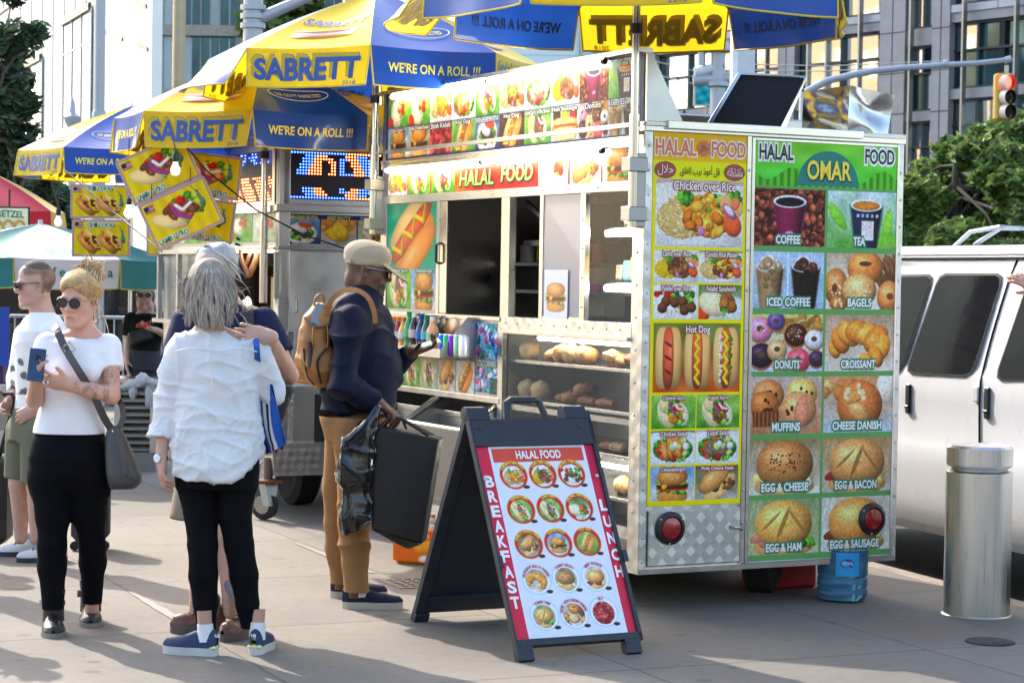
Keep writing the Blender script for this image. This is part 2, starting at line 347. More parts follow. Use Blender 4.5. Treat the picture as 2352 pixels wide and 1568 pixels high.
# trees
def leafmat(name, c): return mat(name, c, 0.55, var=0.35, vscale=1.5, translucent=0.3)
LEAF = [leafmat('leaf_deep', (0.08, 0.14, 0.04)), leafmat('leaf_mid', (0.14, 0.22, 0.05)), leafmat('leaf_light', (0.22, 0.31, 0.07))]
LEAFD = [leafmat('leaf_dark', (0.03, 0.06, 0.035)), leafmat('leaf_darker', (0.05, 0.095, 0.045)), leafmat('leaf_dusty', (0.09, 0.14, 0.08))]
BARK = mat('bark', (0.07, 0.055, 0.045), 0.9, var=0.3, vscale=12, bump=0.5)
def tree(name, base, h, trunk_r, clumps, leaf, n, mats, label, group=None, seed=1, long=1.0):
 """clumps: (x, y, z, r) offsets from the base"""
 rg = np.random.default_rng(seed); root = empty(name, base, 0, label, 'tree', group)
 t = MB(); top = np.array([0, 0, h * 0.55]); t.tube([[0, 0, -.2], [trunk_r * .4, 0, h * .2], [-trunk_r * .3, trunk_r * .3, h * .4], top], [trunk_r * 1.25, trunk_r, trunk_r * .8, trunk_r * .55], BARK, n=10)
 for (x, y, z, r) in clumps:
  s = np.array([0, 0, h * (.25 + .28 * rg.random())]); e = np.array([x, y, z]); mid = (s + e) / 2 + rg.normal(0, .06 * h, 3) * .5
  t.tube([s, mid, e], [trunk_r * .45, trunk_r * .28, trunk_r * .07], BARK, n=7)
 t.build('trunk', root, smooth=True)
 W = np.array([c[3] ** 2.2 for c in clumps]); W /= W.sum(); ks = rg.choice(len(clumps), n, p=W)
 C = np.array([c[:3] for c in clumps])[ks]; r = np.array([c[3] for c in clumps])[ks]
 d = rg.normal(0, 1, (n, 3)); d /= np.linalg.norm(d, axis=1)[:, None]; rad = rg.random(n) ** .45
 sub = np.sin(d[:, 0] * 5 + ks) * np.sin(d[:, 1] * 6 + ks * 2) * np.sin(d[:, 2] * 5 + ks)     # uneven outline, gaps
 p = C + d * (r * rad * (1 + .35 * sub))[:, None] * np.array([1, 1, .8])
 keep = np.sin(p[:, 0] * 3.1 / leaf * .12 + 1) * np.sin(p[:, 1] * 2.7 / leaf * .12) * np.sin(p[:, 2] * 3.3 / leaf * .12 + 2) > -0.2
 p = p[keep]; r = r[keep]; k = len(p)
 a = rg.normal(0, 1, (k, 3)); a[:, 2] *= .5; a /= np.linalg.norm(a, axis=1)[:, None]; q = rg.normal(0, 1, (k, 3)); q -= (q * a).sum(1)[:, None] * a; q /= np.linalg.norm(q, axis=1)[:, None]
 s = leaf * (0.6 + .8 * rg.random(k)); a = a * (s * long)[:, None]; q = q * (s * .42)[:, None]
 V = np.stack([p - a, p + q, p + a, p - q], 1).reshape(-1, 3); F = np.arange(k * 4).reshape(k, 4); mi = rg.choice(len(mats), k, p=[.4, .4, .2])
 c = MB()
 for i, m_ in enumerate(mats):
  sel = F[mi == i]
  if len(sel): c.add(V[sel.ravel()], np.arange(sel.size).reshape(-1, 4).tolist(), m_)
 c.build('crown', root); return root
def clumps_px(base, pts, Y, s=4900.0):
 """clumps from picture measurements: (px, py, r_px, dY)"""
 out = []
 for px, py, rp, dy in pts:
  P = at(px, py, Y + dy); out.append((*(P - np.array(base)), rp / s * (Y + dy)))
 return out
bs = ground(2210, 720)  # right hand trees, across the road
Y = 46.; base = np.array([at(2190, 700, Y)[0], Y, -0.15])
tree('street_tree', base, 8.5, .11, clumps_px(base, [(2110, 470, 70, 0), (2200, 430, 75, 1), (2290, 380, 70, -1), (2350, 330, 70, 0), (2110, 560, 60, 0), (2200, 560, 70, -1.5), (2300, 530, 90, 0), (2250, 470, 80, 2), (2090, 420, 45, 1), (2230, 360, 40, 0), (2330, 450, 70, -2), (2150, 520, 60, 1), (2150, 400, 55, 2), (2190, 350, 40, 1), (2270, 320, 45, 1), (2320, 600, 60, -2), (2230, 610, 50, -2), (2120, 620, 50, -1), (2080, 500, 40, 0)], Y), .15, 46000, LEAF, 'broad green tree rising behind the white van and its roof', 'green trees across the road', 3)
Y = 52.; base = np.array([at(2400, 700, Y)[0], Y, -0.15])
tree('street_tree', base, 9.5, .12, clumps_px(base, [(2330, 300, 55, 0), (2380, 330, 90, 1), (2420, 430, 110, 0), (2360, 520, 90, 0), (2460, 300, 100, 2), (2310, 360, 40, 0), (2340, 420, 80, 1), (2300, 300, 30, 0)], Y), .16, 16000, LEAF, 'green tree at the right edge under the hanging traffic light', 'green trees across the road', 5)
Y = 23.; base = np.array([at(-30, 700, Y)[0], Y, 0])
tree('street_tree', base, 6, .07, clumps_px(base, [(20, 100, 60, 0), (75, 75, 34, 0), (30, 190, 50, .5), (60, 240, 35, 0), (10, 300, 70, 0), (55, 360, 55, 0), (15, 420, 70, .6), (85, 430, 50, 1), (130, 460, 42, 1.5), (-40, 200, 100, 0), (-60, 400, 110, 1), (60, 500, 60, 1.5), (140, 510, 40, 1.5), (30, -5, 25, 0), (95, 340, 25, 0)], Y), .06, 16000, LEAFD, 'dark green tree at the left edge with long drooping leaves', None, 8, 1.25)
Y = 60.; base = np.array([at(620, 700, Y)[0], Y, 0])
tree('street_tree', base, 9, .2, clumps_px(base, [(610, 5, 40, 0), (650, -15, 50, 0), (590, 60, 40, 0), (690, 20, 60, 1), (640, 90, 60, 0)], Y), .2, 5000, LEAF, 'distant green treetop above the highest yellow and blue umbrella')
Y = 30.; base = np.array([at(335, 720, Y)[0], Y, 0])
tree('shrub', base, 1.6, .04, clumps_px(base, [(338, 690, 22, 0), (345, 720, 20, 0), (350, 670, 14, 0), (328, 705, 12, 0)], Y), .05, 2500, LEAF, 'small green bush behind the walking woman in black')
# buildings
STONE = mat('grey_granite', (0.34, 0.33, 0.345), 0.5, var=0.12, vscale=1.2)
STONEL = mat('pale_band', (0.5, 0.5, 0.55), 0.5, var=0.08, vscale=2)
MULL = mat('dark_mullion', (0.04, 0.06, 0.075), 0.4, 0.6)
MIRROR = mat('mirror_glass', (0.8, 0.82, 0.82), 0.03, 1.0, var=0.03, vscale=.5, bump=0.25, bscale=.35, rvar=0)
TEALG = mat('teal_glass', (0.10, 0.17, 0.19), 0.06, 0.85, var=0.3, vscale=.4, rvar=0)
def office():
 root = empty('office_building', (0, 0, 0), 0, 'grey stone office building with gridded mirror windows behind the trees', 'building')
 o = at(2052, 600, 100); ang = R(37.6); u = np.array([math.sin(ang), -math.cos(ang), 0]); nrml = np.array([-math.cos(ang), -math.sin(ang), 0])
 pl = Plane(np.array([o[0], o[1], 0]), u); s = {}
 def X(px): return pl.uv(px, 300)[0]
 def P(a, z, d=0): return np.array([o[0], o[1], 0]) + u * a + np.array([0, 0, z]) + nrml * d
 def slab(mb, a0, a1, z0, z1, d0, d1, m): mb.prism([P(a0, z0, d0), P(a1, z0, d0), P(a1, z1, d0), P(a0, z1, d0)], nrml * (d1 - d0), m)
 zt = pl.uv(2052, -40)[1] + 2; x0, x1 = X(1470), X(2420)
 w = MB(); slab(w, x0, x1, -1, zt + 12, -12, -1.0, MULL); w.build('back_wall', root)
 p = MB()
 for a, c in ((1478, 1500), (1783, 1821), (2016, 2074), (2136, 2176)):
  a, c = X(a), X(c); slab(p, a, c, -1, zt + 12, -1.0, 0.0, STONE)
  z = 0
  while z < zt + 10:
   slab(p, a - .01, c + .01, z, z + .05, 0.0, .012, MULL); z += 1.9
  slab(p, (a + c) / 2 - .02, (a + c) / 2 + .02, -1, zt + 10, 0.0, .014, MULL)
 p.build('stone_pier', root)
 bays = [(1500, 1783), (1821, 2016), (2074, 2136), (2176, 2284), (2284, 2400)]
 def zof(py, px): return pl.uv(px, py)[1]
 fl = [(-120, 12), (52, 205), (228, 372), (398, 540), (560, 640)]
 for bi, (a, c) in enumerate(bays):
  aa, cc = X(a), X(c)
  for fi, (t, bt) in enumerate(fl):
   z1, z0 = zof(t, 2184), zof(bt, 2184)
   if bi == 2: z1, z0 = z1 - .9, z0 - .9
   nxt = zof(fl[fi + 1][0], 2184) - (.9 if bi == 2 else 0) if fi + 1 < len(fl) else z0 - .8
   sp = MB(); slab(sp, aa, cc, nxt, z0, -1.0, -.12, STONE)
   if fi % 2 == 0 and bi != 2: slab(sp, aa + .02, cc - .02, z0 - .02 - .42 * (z0 - nxt), z0 - .02, -.12, -.04, STONEL)
   nn = max(1, round((cc - aa) / 2.4))
   for k in range(1, nn): slab(sp, aa + (cc - aa) * k / nn - .02, aa + (cc - aa) * k / nn + .02, nxt, z0, -.12, -.03, MULL)
   sp.build('spandrel', root)
   fr = MB(); nn = max(2, round((cc - aa) / 2.3)); m_ = MIRROR if bi != 4 else TEALG
   slab(fr, aa, cc, z0, z0 + .12, -.9, -.35, MULL); slab(fr, aa, cc, z1 - .12, z1, -.9, -.35, MULL); slab(fr, aa, cc, (z0 * .42 + z1 * .58) - .05, (z0 * .42 + z1 * .58) + .05, -.6, -.3, MULL)
   for k in range(nn + 1):
    q = aa + (cc - aa) * k / nn; e = .16 if k in (0, nn) else .07; slab(fr, q - e, q + e, z0, z1, -.9, -.38 + .02 * (k % 2), MULL)
   f = fr.build('window', root); g = MB()
   for k in range(nn):
    for h in range(2):
     za, zb = (z0 + .12, z0 * .42 + z1 * .58 - .05) if h == 0 else (z0 * .42 + z1 * .58 + .05, z1 - .12)
     q0, q1 = aa + (cc - aa) * k / nn + .08, aa + (cc - aa) * (k + 1) / nn - .08; jx, jy = rng.normal(0, .012, 2)
     g.add([P(q0, za, -.55 + jx), P(q1, za, -.55 - jx), P(q1, zb, -.55 - jx + jy), P(q0, zb, -.55 + jx + jy)], [[0, 1, 2, 3]], m_ if not (bi < 4 and rng.random() < .14) else TEALG)
   g.build('pane', f)
 for px in (1860, 1902, 1977, 2094, 2215, 2335, 1764):
  q = X(px); v = MB(); slab(v, q - .05, q + .05, -1, zt + 10, 0.02, .3, DSTEEL); v.build('fin', root)
office()
def reflected():
 """sunlit tan brick block across the circle, the one mirrored in the office windows"""
 BR = mat('tan_brick', (0.52, 0.33, 0.17), 0.8, var=0.12, vscale=.5); WN = mat('flat_window', (0.62, 0.7, 0.72), 0.15, 0.2)
 root = empty('offscreen_building', (0, 0, 0), 0, 'sunlit tan brick apartment block mirrored in the office windows', 'building')
 n = nrm([.42, .9, 0]); u = np.array([n[1], -n[0], 0]); o = np.array([-85., 112, 0])
 w = MB(); q = [o - u * 60, o + u * 42, o + u * 42 - n * 6, o - u * 60 - n * 6]; w.prism(q, (0, 0, 40), BR); w.build('wall', root)
 for i in range(-16, 12):
  g = MB()
  for k in range(1, 10):
   if (i * 7 + k) % 4 == 0: continue
   c = o + u * (i * 3.6 + (k % 2)) + np.array([0, 0, k * 3.7]); g.prism([c - u * .75, c + u * .75, c + u * .75 + np.array([0, 0, 1.7]), c - u * .75 + np.array([0, 0, 1.7])], n * .05, WN)
  g.build('window', root)
reflected()
def behind():
 """unseen blocks added behind the camera to darken steel reflections and front fill"""
 BM = mat('brown_masonry', (0.2, 0.16, 0.13), .8, var=.2, vscale=.3)
 for x0, x1, y, h, lab in ((-60, -14, -60, 13, 'unseen brown block added behind the camera, mirrored in the trailer steel'), (-8, 34, -55, 16, 'taller unseen brown block added behind the camera, mirrored in the trailer steel'), (40, 90, -40, 11, 'low unseen brown block added behind the camera, mirrored in the van windows')):
  root = empty('offscreen_building', (0, 0, 0), 0, lab, 'building', 'added blocks mirrored in the steel'); w = MB(); w.bb((x0, y - 10, 0), (x1, y, h), BM); w.build('wall', root)  # out of view, added so the steel mirrors something darker than sky
  for k in range(1, int(h / 3.6)):
   g = MB(); g.bb((x0 + 1, y, k * 3.6), (x1 - 1, y + .1, k * 3.6 + 1.8), PALEG); g.build('window', root)
PALEG = mat('pale_window_glass', (0.42, 0.5, 0.52), 0.12, 0.55, var=0.15, vscale=.35)
behind()
TERRA = mat('white_terracotta', (0.82, 0.81, 0.77), 0.5, var=0.04, vscale=2)
TERRAJ = mat('terracotta_joint', (0.6, 0.6, 0.57), 0.6)
PALEG = mat('pale_window_glass', (0.42, 0.5, 0.52), 0.12, 0.55, var=0.15, vscale=.35)
def white_building():
 root = empty('tall_building', (0, 0, 0), 0, 'white terracotta building with slit openings behind the left umbrellas', 'building')
 c = at(343, 600, 50); c[2] = 0; uL = nrm([-.37, .93, 0]); nL = nrm([-.93, -.37, 0]); H = 34
 pl = Plane(c, -uL); A = lambda x, z, d: c - uL * x + np.array([0, 0, z]) + nL * d
 w = MB(); w.prism([c, c + uL * 40, c + uL * 40 - nL * .25, c - nL * .25], (0, 0, H), TERRA)
 def strip(x0, z0, x1, z1, d0, d1, m_, mb): mb.prism([A(x0, z0, d0), A(x1, z0, d0), A(x1, z1, d0), A(x0, z1, d0)], nL * (d1 - d0), m_)
 for px in range(20, 216, 25):
  x = pl.uv(px, 300)[0]; strip(x - .05, 0, x + .05, H, .001, .03, TERRAJ, w)
 xr = pl.uv(214, 300)[0]
 for k in range(1, 200): strip(-40, k * .16, xr, k * .16 + .02, .001, .008, TERRAJ, w)
 w.build('wall', root)
 for (a, b_, t, bt) in ((150, 214, 57, 300), (-20, 84, -60, 50), (-20, 100, 200, 360)):
  ua, zt_ = pl.uv(a, t); ub, _ = pl.uv(b_, t); _, zb = pl.uv(a, bt); f = MB()
  strip(ua, zb, ub, zt_, .031, .05, PALEG, f); strip(ua, zt_ - .05, ub, zt_ + .14, .05, .14, MULL, f)
  for x in (ua, ub, (ua * 2 + ub) / 3, (ua + 2 * ub) / 3): strip(x - .06, zb, x + .06, zt_, .05, .08, TERRAJ, f)
  for z in np.arange(zb, zt_, 2.1): strip(ua, z, ub, z + .05, .05, .08, TERRAJ, f)
  f.build('window', root)
 for (a, ya, b_, yb) in ((232, 64, 283, 86), (317, 97, 341, 109), (314, 0, 338, 10)):
  f = MB(); (u0, z0), (u1, z1) = pl.uv(a, ya), pl.uv(b_, yb)
  f.prism([A(u0, z0 - .1, .004), A(u1, z1 - .1, .004), A(u1, z1, .004), A(u0, z0, .004)], nL * .03, MULL)
  f.build('slit_opening', root)
white_building()
def glass_building():
 root = empty('glass_building', (0, 0, 0), 0, 'pale teal glass building behind the brown pole and top umbrella', 'building')
 Y = 95.; x0, x1 = at(330, 300, Y)[0], at(560, 300, Y)[0]; z = lambda py: at(400, py, Y)[2]
 w = MB(); w.bb((x0, Y, 0), (x1 + 4, Y + 4, z(-90)), PALEG); BAND = mat('tan_band', (0.36, 0.32, 0.27), .6)
 w.build('wall', root); ww = MB()
 for a, b_ in ((60, 84), (208, 232), (355, 385), (-60, -45), (470, 490)): ww.bb((x0, Y - .5, z(b_)), (x1 + 4, Y - .01, z(a)), BAND)
 ww.bb((at(557, 0, Y)[0], Y - .8, 0), (at(562, 0, Y)[0] + .4, Y - .5, z(-90)), BAND); ww.bb((at(545, 0, Y)[0], Y - .4, z(200)), (at(625, 0, Y)[0], Y + 3, z(83)), mat('grey_stone_block', (.42, .39, .37), .7)); ww.build('floor_band', root)
 for k in range(26):
  for f, (a, b_) in enumerate(((-45, 60), (84, 208), (232, 355), (385, 470))):
   g = MB(); q = x0 + k * .42; g.bb((q + .03, Y - .14, z(b_)), (q + .39, Y - .02, z(a)), TEALG if (q > at(410, 0, Y)[0] and rng.random() < .8) else PALEG, 0)
   if k % 2 == 0: g.bb((q - .02, Y - .25, z(b_)), (q + .03, Y - .02, z(a)), BAND)
   g.build('window', root)
glass_building()
def mid_building():
 """pale glass office seen between the far umbrellas and the trailer roof"""
 root = empty('glass_building', (0, 0, 0), 0, 'pale blue glass office front above the trailer sign, behind the grey poles', 'building')
 Y = 120.; PB = mat('pale_blue_glass', (0.55, 0.66, 0.76), 0.25, 0.3, var=0.1, vscale=.2); x = lambda px: at(px, 200, Y)[0]; z = lambda py: at(1600, py, Y)[2]
 w = MB(); w.bb((x(1080), Y, 0), (x(1790), Y + 14, z(-60)), PB); w.build('wall', root)
 for a, b_, m_ in ((118, 140, STONEL), (140, 162, STONE), (-20, 10, STONE), (250, 275, STONEL)):
  q = MB(); q.bb((x(1400), Y - .5, z(b_)), (x(1790), Y - .01, z(a)), m_); q.build('floor_band', root)
 for px in (1330, 1378, 1425, 1496, 1532, 1570, 1735):
  q = MB(); q.bb((x(px), Y - .8, 0), (x(px) + .12, Y - .05, z(-60)), DSTEEL); q.build('mullion', root)
 q = MB(); q.bb((x(1365), Y - 2, 0), (x(1392), Y - .9, z(-60)), STONE); q.build('stone_pier', root)
 for k in range(7):
  q = MB(); q.bb((x(1090), Y - 3, z(190 - k * 22)), (x(1365), Y - 2.9, z(189 - k * 22)), DSTEEL); q.build('railing', root)
mid_building()
b = MB(); Y = 60.; cv = np.zeros((60, 40, 3)); yy, xx = np.mgrid[0:60, 0:40] / np.array([60, 40])[:, None, None]
cv[:] = (.1, .62, .66); cv[(yy < .25)] = (.45, .72, .2); cv += .15 * np.sin(xx * 13 + yy * 7)[..., None] * np.sin(yy * 19 - xx * 5)[..., None]
p0, p1, p2 = at(1598, 240, Y), at(1672, 240, Y), at(1598, 163, Y); b.pic(np.clip(cv, 0, 1), p0, p1, p2, PRINTM); b.box((p1 + p2) / 2 + np.array([0, .08, 0]), (abs(p1 - p0)[0] + .1, .12, abs(p2 - p0)[2] + .1), DSTEEL)
b.cyl((*at(1630, 240, Y)[:2] + np.array([0, .2]), 0), at(1630, 165, Y) + np.array([0, .2, 0]), .08, DSTEEL)
tag(b.build('advert_panel'), 'teal and green advert panel on a post behind the grey poles', 'advert')
# poles, lights
GPOLE = mat('grey_pole_paint', (0.36, 0.38, 0.42), 0.4, 0.3, var=0.06)
WPOLE = mat('pale_column_paint', (0.55, 0.58, 0.62), 0.45, var=0.05)
def zpole(px, py_top, Y, r, m, name, label, cat, extra=None, n=14):
 root = empty(name, (at(px, 640, Y)[0], Y, 0), 0, label, cat); s = MB(); s.cyl((0, 0, 0), (0, 0, at(px, py_top, Y)[2]), r, m, n=n); s.cyl((0, 0, 0), (0, 0, .35), r * 1.7, m, r2=r * 1.3, n=n); s.build('post', root, smooth=True)
 if extra: extra(root, Y)
 return root
def lampx(root, Y):
 s = MB(); z = at(228, 275, Y)[2]; s.cyl((0, 0, 0), (0, 0, z), .083, GPOLE, n=10); s.lathe([(.088, z), (.088, z + .08), (.07, z + .12)], GPOLE, n=10); s.build('pole_sleeve', root, smooth=True)
zpole(224, -60, 26., .066, GPOLE, 'lamp_post', 'thick grey lamp post before the white building', 'lamp post', lampx)
zpole(405, -60, 40., .12, mat('bronze_pole', (0.3, 0.24, 0.17), .35, .7), 'flag_pole', 'slim bronze flag pole before the teal glass building', 'pole')
def finial(root, Y):
 s = MB(); z = at(160, 232, Y)[2]; r = .06; s.lathe([(.05, 0), (.05, z - .55), (.055, z - .4), (.11, z - .3), (.12, z - .22), (.05, z - .17), (.035, z - .02), (.005, z + .06)], GPOLE, n=14); s.build('finial', root, smooth=True)
zpole(163, 300, 30., .055, GPOLE, 'short_post', 'short grey post with a cone finial beside the lamp post', 'post', finial)
def signal_extra(root, Y):
 for py in (18, 38, 60):
  s = MB(); z = at(575, py, Y)[2]; s.lathe([(.16, z - .05), (.2, z - .04), (.2, z + .04), (.16, z + .05)], GPOLE, n=16); s.build('clamp_ring', root, smooth=True)
 s = MB(); a = at(592, 45, Y); b_ = at(720, -12, Y); o = np.array(root.location); s.tube([a - o, (a + b_) / 2 - o, b_ - o], [.1, .09, .08], GPOLE, n=12); s.build('mast_arm', root, smooth=True)
zpole(574, -40, 34., .155, GPOLE, 'signal_pole', 'grey signal pole with clamp rings and an arm above the top left umbrella', 'signal pole', signal_extra)
def cam_extra(root, Y):
 o = np.array(root.location)
 for py, rr in ((112, .27), (105, .2), (192, .2)):
  s = MB(); z = at(1638, py, Y)[2]; s.lathe([(.1, z - .09), (rr, z - .05), (rr, z + .02), (.15, z + .06)], GPOLE, n=16); s.build('clamp_ring', root, smooth=True)
 s = MB(); s.cyl(at(1595, 168, Y) - o, at(1660, 152, Y) - o, .09, WPOLE); s.cyl(at(1654, 153.5, Y - .03) - o, at(1662, 151.5, Y - .03) - o, .07, BLACK); s.build('camera_housing', root)
 s = MB(); s.cyl(at(1592, 186, Y) - o, at(1675, 180, Y) - o, .1, GPOLE); s.build('mast_arm', root)
 s = MB(); s.cyl(at(1612, 90, Y) - o, at(1612, 150, Y) - o, .07, GPOLE); s.build('conduit', root)
zpole(1640, 60, 38., .13, GPOLE, 'signal_pole', 'grey signal pole with cameras behind the trailer roof', 'signal pole', cam_extra)
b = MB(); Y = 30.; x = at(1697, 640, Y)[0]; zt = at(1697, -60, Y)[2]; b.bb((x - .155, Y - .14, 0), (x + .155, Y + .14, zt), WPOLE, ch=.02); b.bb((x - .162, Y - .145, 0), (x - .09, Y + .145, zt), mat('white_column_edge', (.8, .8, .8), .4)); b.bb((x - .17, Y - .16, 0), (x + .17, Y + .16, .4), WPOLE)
tag(b.build('square_column'), 'pale square steel column rising behind the open roof hatch', 'column')
b = MB(); Y = 31.; P = [at(*q, Y) for q in ((1850, 212), (1900, 186), (1960, 172), (2010, 163), (2080, 156), (2160, 150), (2240, 146), (2312, 138))]
root = empty('traffic_light', (P[0][0], Y, 0), 0, 'mast arm with a yellow signal head showing red at upper right', 'traffic light'); o = np.array(root.location)
b.tube([p - o for p in P], [.055, .055, .052, .05, .047, .044, .04, .036], GPOLE, n=10); b.cyl(P[0] - o, (0, 0, 0), .09, GPOLE); b.cyl(at(2168, 148, Y) - o, at(2176, 147, Y) - o, .06, GPOLE); b.cyl(at(2308, 140, Y) - o, at(2322, 135, Y) - o, .05, GPOLE); b.build('mast_arm', root, smooth=True)
YEL = mat('signal_yellow', (0.55, 0.34, 0.05), .5); hd = MB(); c = at(2312, 223, Y - .05) - o; hd.box(c + np.array([-.04, .05, 0]), (.26, .2, .68), YEL, ch=.03); hd.cyl(at(2312, 150, Y) - o, at(2312, 175, Y) - o, .03, DSTEEL); hd.build('signal_housing', root)
LRED = mat('red_lamp', (0.8, 0.03, 0.02), .3, emit=3.5, ecol=(1, .04, .03));
for k, py in enumerate((189, 223, 257)):
 v = MB(); cc = at(2314, py, Y - .15) - o; d = nrm([.42, -.9, -.06]); v.tube([cc - d * .06, cc + d * .08], [.108, .108], mat('visor_tan', (.62, .55, .45), .5), n=18, caps=False); v.tube([cc - d * .06, cc + d * .078], [.103, .103], BLACK, n=18, caps=False); f = v.build('visor', root, smooth=True)
 l = MB(); l.lathe([(.1, 0), (.08, .02), (.01, .03)], LRED if k == 0 else DARK, o=cc - d * .03, d=d, n=18); l.build('signal_lens', f, smooth=True)
for i, ys in enumerate(((148, 178, 150, 152), (162, 200, 158, 168))):
 b = MB(); Y = 45.; b.tube([at(1500, 140 + i * 30, Y), at(1600, 165 + i * 30, Y), at(1720, 148 + i * 14, Y), at(1900, 152 + i * 12, Y), at(2180, 140 + i * 6, Y)], .012, DSTEEL, n=5)
 tag(b.build('span_wire'), ('upper' if i == 0 else 'lower') + ' of two thin cables strung past the grey signal pole', 'cable', 'overhead cables')
# printed food pictures, drawn as colour grids (sRGB 0..1)
class Cv:
 def __init__(s, w_, h, c=(1, 1, 1)):
  s.a = np.zeros((int(h), int(w_), 3)); s.a[:] = c
 def sub(s, x0, y0, x1, y1):
  H, W_ = s.a.shape[:2]; q = Cv.__new__(Cv); q.a = s.a[int(round(y0 * H)):int(round(y1 * H)), int(round(x0 * W_)):int(round(x1 * W_))]; return q
 def xy(s):
  h, w_ = s.a.shape[:2]; y, x = np.mgrid[0:h, 0:w_]; return (x + .5) / w_, (y + .5) / h
 def put(s, m, c): s.a[:] = s.a * (1 - m[..., None]) + np.clip(c, 0, 1) * m[..., None]
 def asp(s): return s.a.shape[0] / s.a.shape[1]
 def bg(s, top, bot, n=.05, seed=0):
  x, y = s.xy(); g = (y + n * 3 * np.sin(x * 9 + seed) * np.sin(y * 7 + seed * 2))[..., None]; s.a[:] = np.array(top) * (1 - g) + np.array(bot) * g; s.a += n * (np.sin(x * 13 + seed) * np.sin(y * 11 - seed))[..., None]; np.clip(s.a, 0, 1, s.a); return s
 def bl(s, cx, cy, rx, ry, c, ang=0, sh=.3, ed=.5, p=2.0, hl=0.0, spk=0, clip=None):
  """shaded blob; radii in units of the picture width; ang in degrees"""
  h, w_ = s.a.shape[:2]; R_ = max(rx, ry) * 1.15 * w_ + 2
  x0, x1 = int(max(0, cx * w_ - R_)), int(min(w_, cx * w_ + R_ + 1)); y0, y1 = int(max(0, cy * h - R_)), int(min(h, cy * h + R_ + 1))
  if x1 <= x0 or y1 <= y0: return s
  yy, xx = np.mgrid[y0:y1, x0:x1]; X = (xx + .5) / w_ - cx; Y = ((yy + .5) - cy * h) / w_
  a = math.radians(ang); u = (X * math.cos(a) + Y * math.sin(a)) / rx; v = (-X * math.sin(a) + Y * math.cos(a)) / ry
  d = (np.abs(u) ** p + np.abs(v) ** p) ** (1 / p); e = ed / (w_ * min(rx, ry)) + 1e-6; m = np.clip((1 - d) / e / 2 + .5, 0, 1)
  if clip is not None: m = m * clip[y0:y1, x0:x1]
  up = -(Y / max(rx, ry)); lf = -(X / max(rx, ry)); f = 1 + sh * (.55 * up + .3 * lf + .35 - .75 * d ** 2.5)
  C = np.array(c)[None, None] * f[..., None] + (hl * np.exp(-((u + .25) ** 2 * 6 + (v + .35) ** 2 * 9)))[..., None]
  if spk: C = C * (1 + spk * np.sin(xx * 2.3 + yy * 1.1) * np.sin(yy * 2.9 - xx * .7))[..., None]
  t = s.a[y0:y1, x0:x1]; t[:] = t * (1 - m[..., None]) + np.clip(C, 0, 1) * m[..., None]; return s
 def st(s, pts, r, c, sh=.3, n=26):
  P = np.array(pts, float); t = np.linspace(0, len(P) - 1, n)
  for q in t:
   i = min(int(q), len(P) - 2); f = q - i; a, b_, = P[i], P[i + 1]; p = a + (b_ - a) * f; s.bl(p[0], p[1], r, r, c, 0, sh, .7)
  return s
 def sc(s, n, cx, cy, rx, ry, lo, hi, pal, el=.6, sh=.45, seed=0, ang=None, inell=True, hl=0):
  g = np.random.default_rng(seed + 11)
  for _ in range(n):
   if inell: t = g.random() * 6.283; q = g.random() ** .5; x, y = cx + rx * q * math.cos(t), cy + ry * q * math.sin(t)
   else: x, y = cx + rx * (2 * g.random() - 1), cy + ry * (2 * g.random() - 1)
   r = lo + (hi - lo) * g.random(); s.bl(x, y, r, r * (el + .3 * g.random()), pal[g.integers(len(pal))], g.random() * 180 if ang is None else ang + g.normal(0, 15), sh, hl=hl)
  return s
 def fr(s, c, t=.02):
  h, w_ = s.a.shape[:2]; k = max(1, int(round(t * w_))); s.a[:k] = c; s.a[-k:] = c; s.a[:, :k] = c; s.a[:, -k:] = c; return s
 def rect(s, x0, y0, x1, y1, c): s.sub(x0, y0, x1, y1).a[:] = c; return s
GRN = [(.25, .55, .13), (.4, .7, .18), (.16, .42, .1), (.55, .78, .3)]; RED = [(.82, .18, .1), (.9, .3, .15), (.7, .12, .08)]; RICE = [(.93, .78, .5), (.86, .66, .36), (.96, .85, .62)]
CHK = [(.9, .55, .12), (.93, .65, .2), (.8, .42, .1), (.95, .72, .25)]; LAM = [(.5, .28, .17), (.42, .22, .12), (.6, .36, .22)]; BUN = (.85, .55, .25); BUNL = (.93, .74, .47); MUS = (.96, .77, .1); SAU = (.83, .33, .2)
GB = ((.62, .8, .35), (.3, .6, .16))
def lettuce(c, cx, cy, rx, ry, n=30, seed=0): return c.sc(n, cx, cy, rx, ry, .03, .075, GRN, .5, .6, seed)
def hotdog(c, ang=-45, cx=.5, cy=.5, L=.42, bun=BUN, zig=4, toppings=None):
 A = c.asp(); a = math.radians(ang); ux, uy = math.cos(a), math.sin(a); nx, ny = -uy, ux
 P = lambda t, k: (cx + ux * t + nx * k, cy + (uy * t + ny * k) / A)
 c.bl(*P(0, .1 * L / .42), L * .97, L * .33, bun, ang, .4, p=2.4); c.bl(*P(0, -.13 * L / .42), L * .93, L * .27, BUNL, ang, .35, p=2.4)
 c.bl(*P(0, -.03 * L / .42), L * 1.02, L * .2, SAU, ang, .5, p=2.6, hl=.12); c.bl(*P(0, .16 * L / .42), L * .95, L * .3, bun, ang, .45, p=2.3, hl=.16)
 k = [P(-L * .85 + 1.7 * L * i / (zig * 2), (-.045 + (.06 if i % 2 else -.06)) * L / .42) for i in range(zig * 2 + 1)]; c.st(k, L * .048, MUS, .4, 90); return c
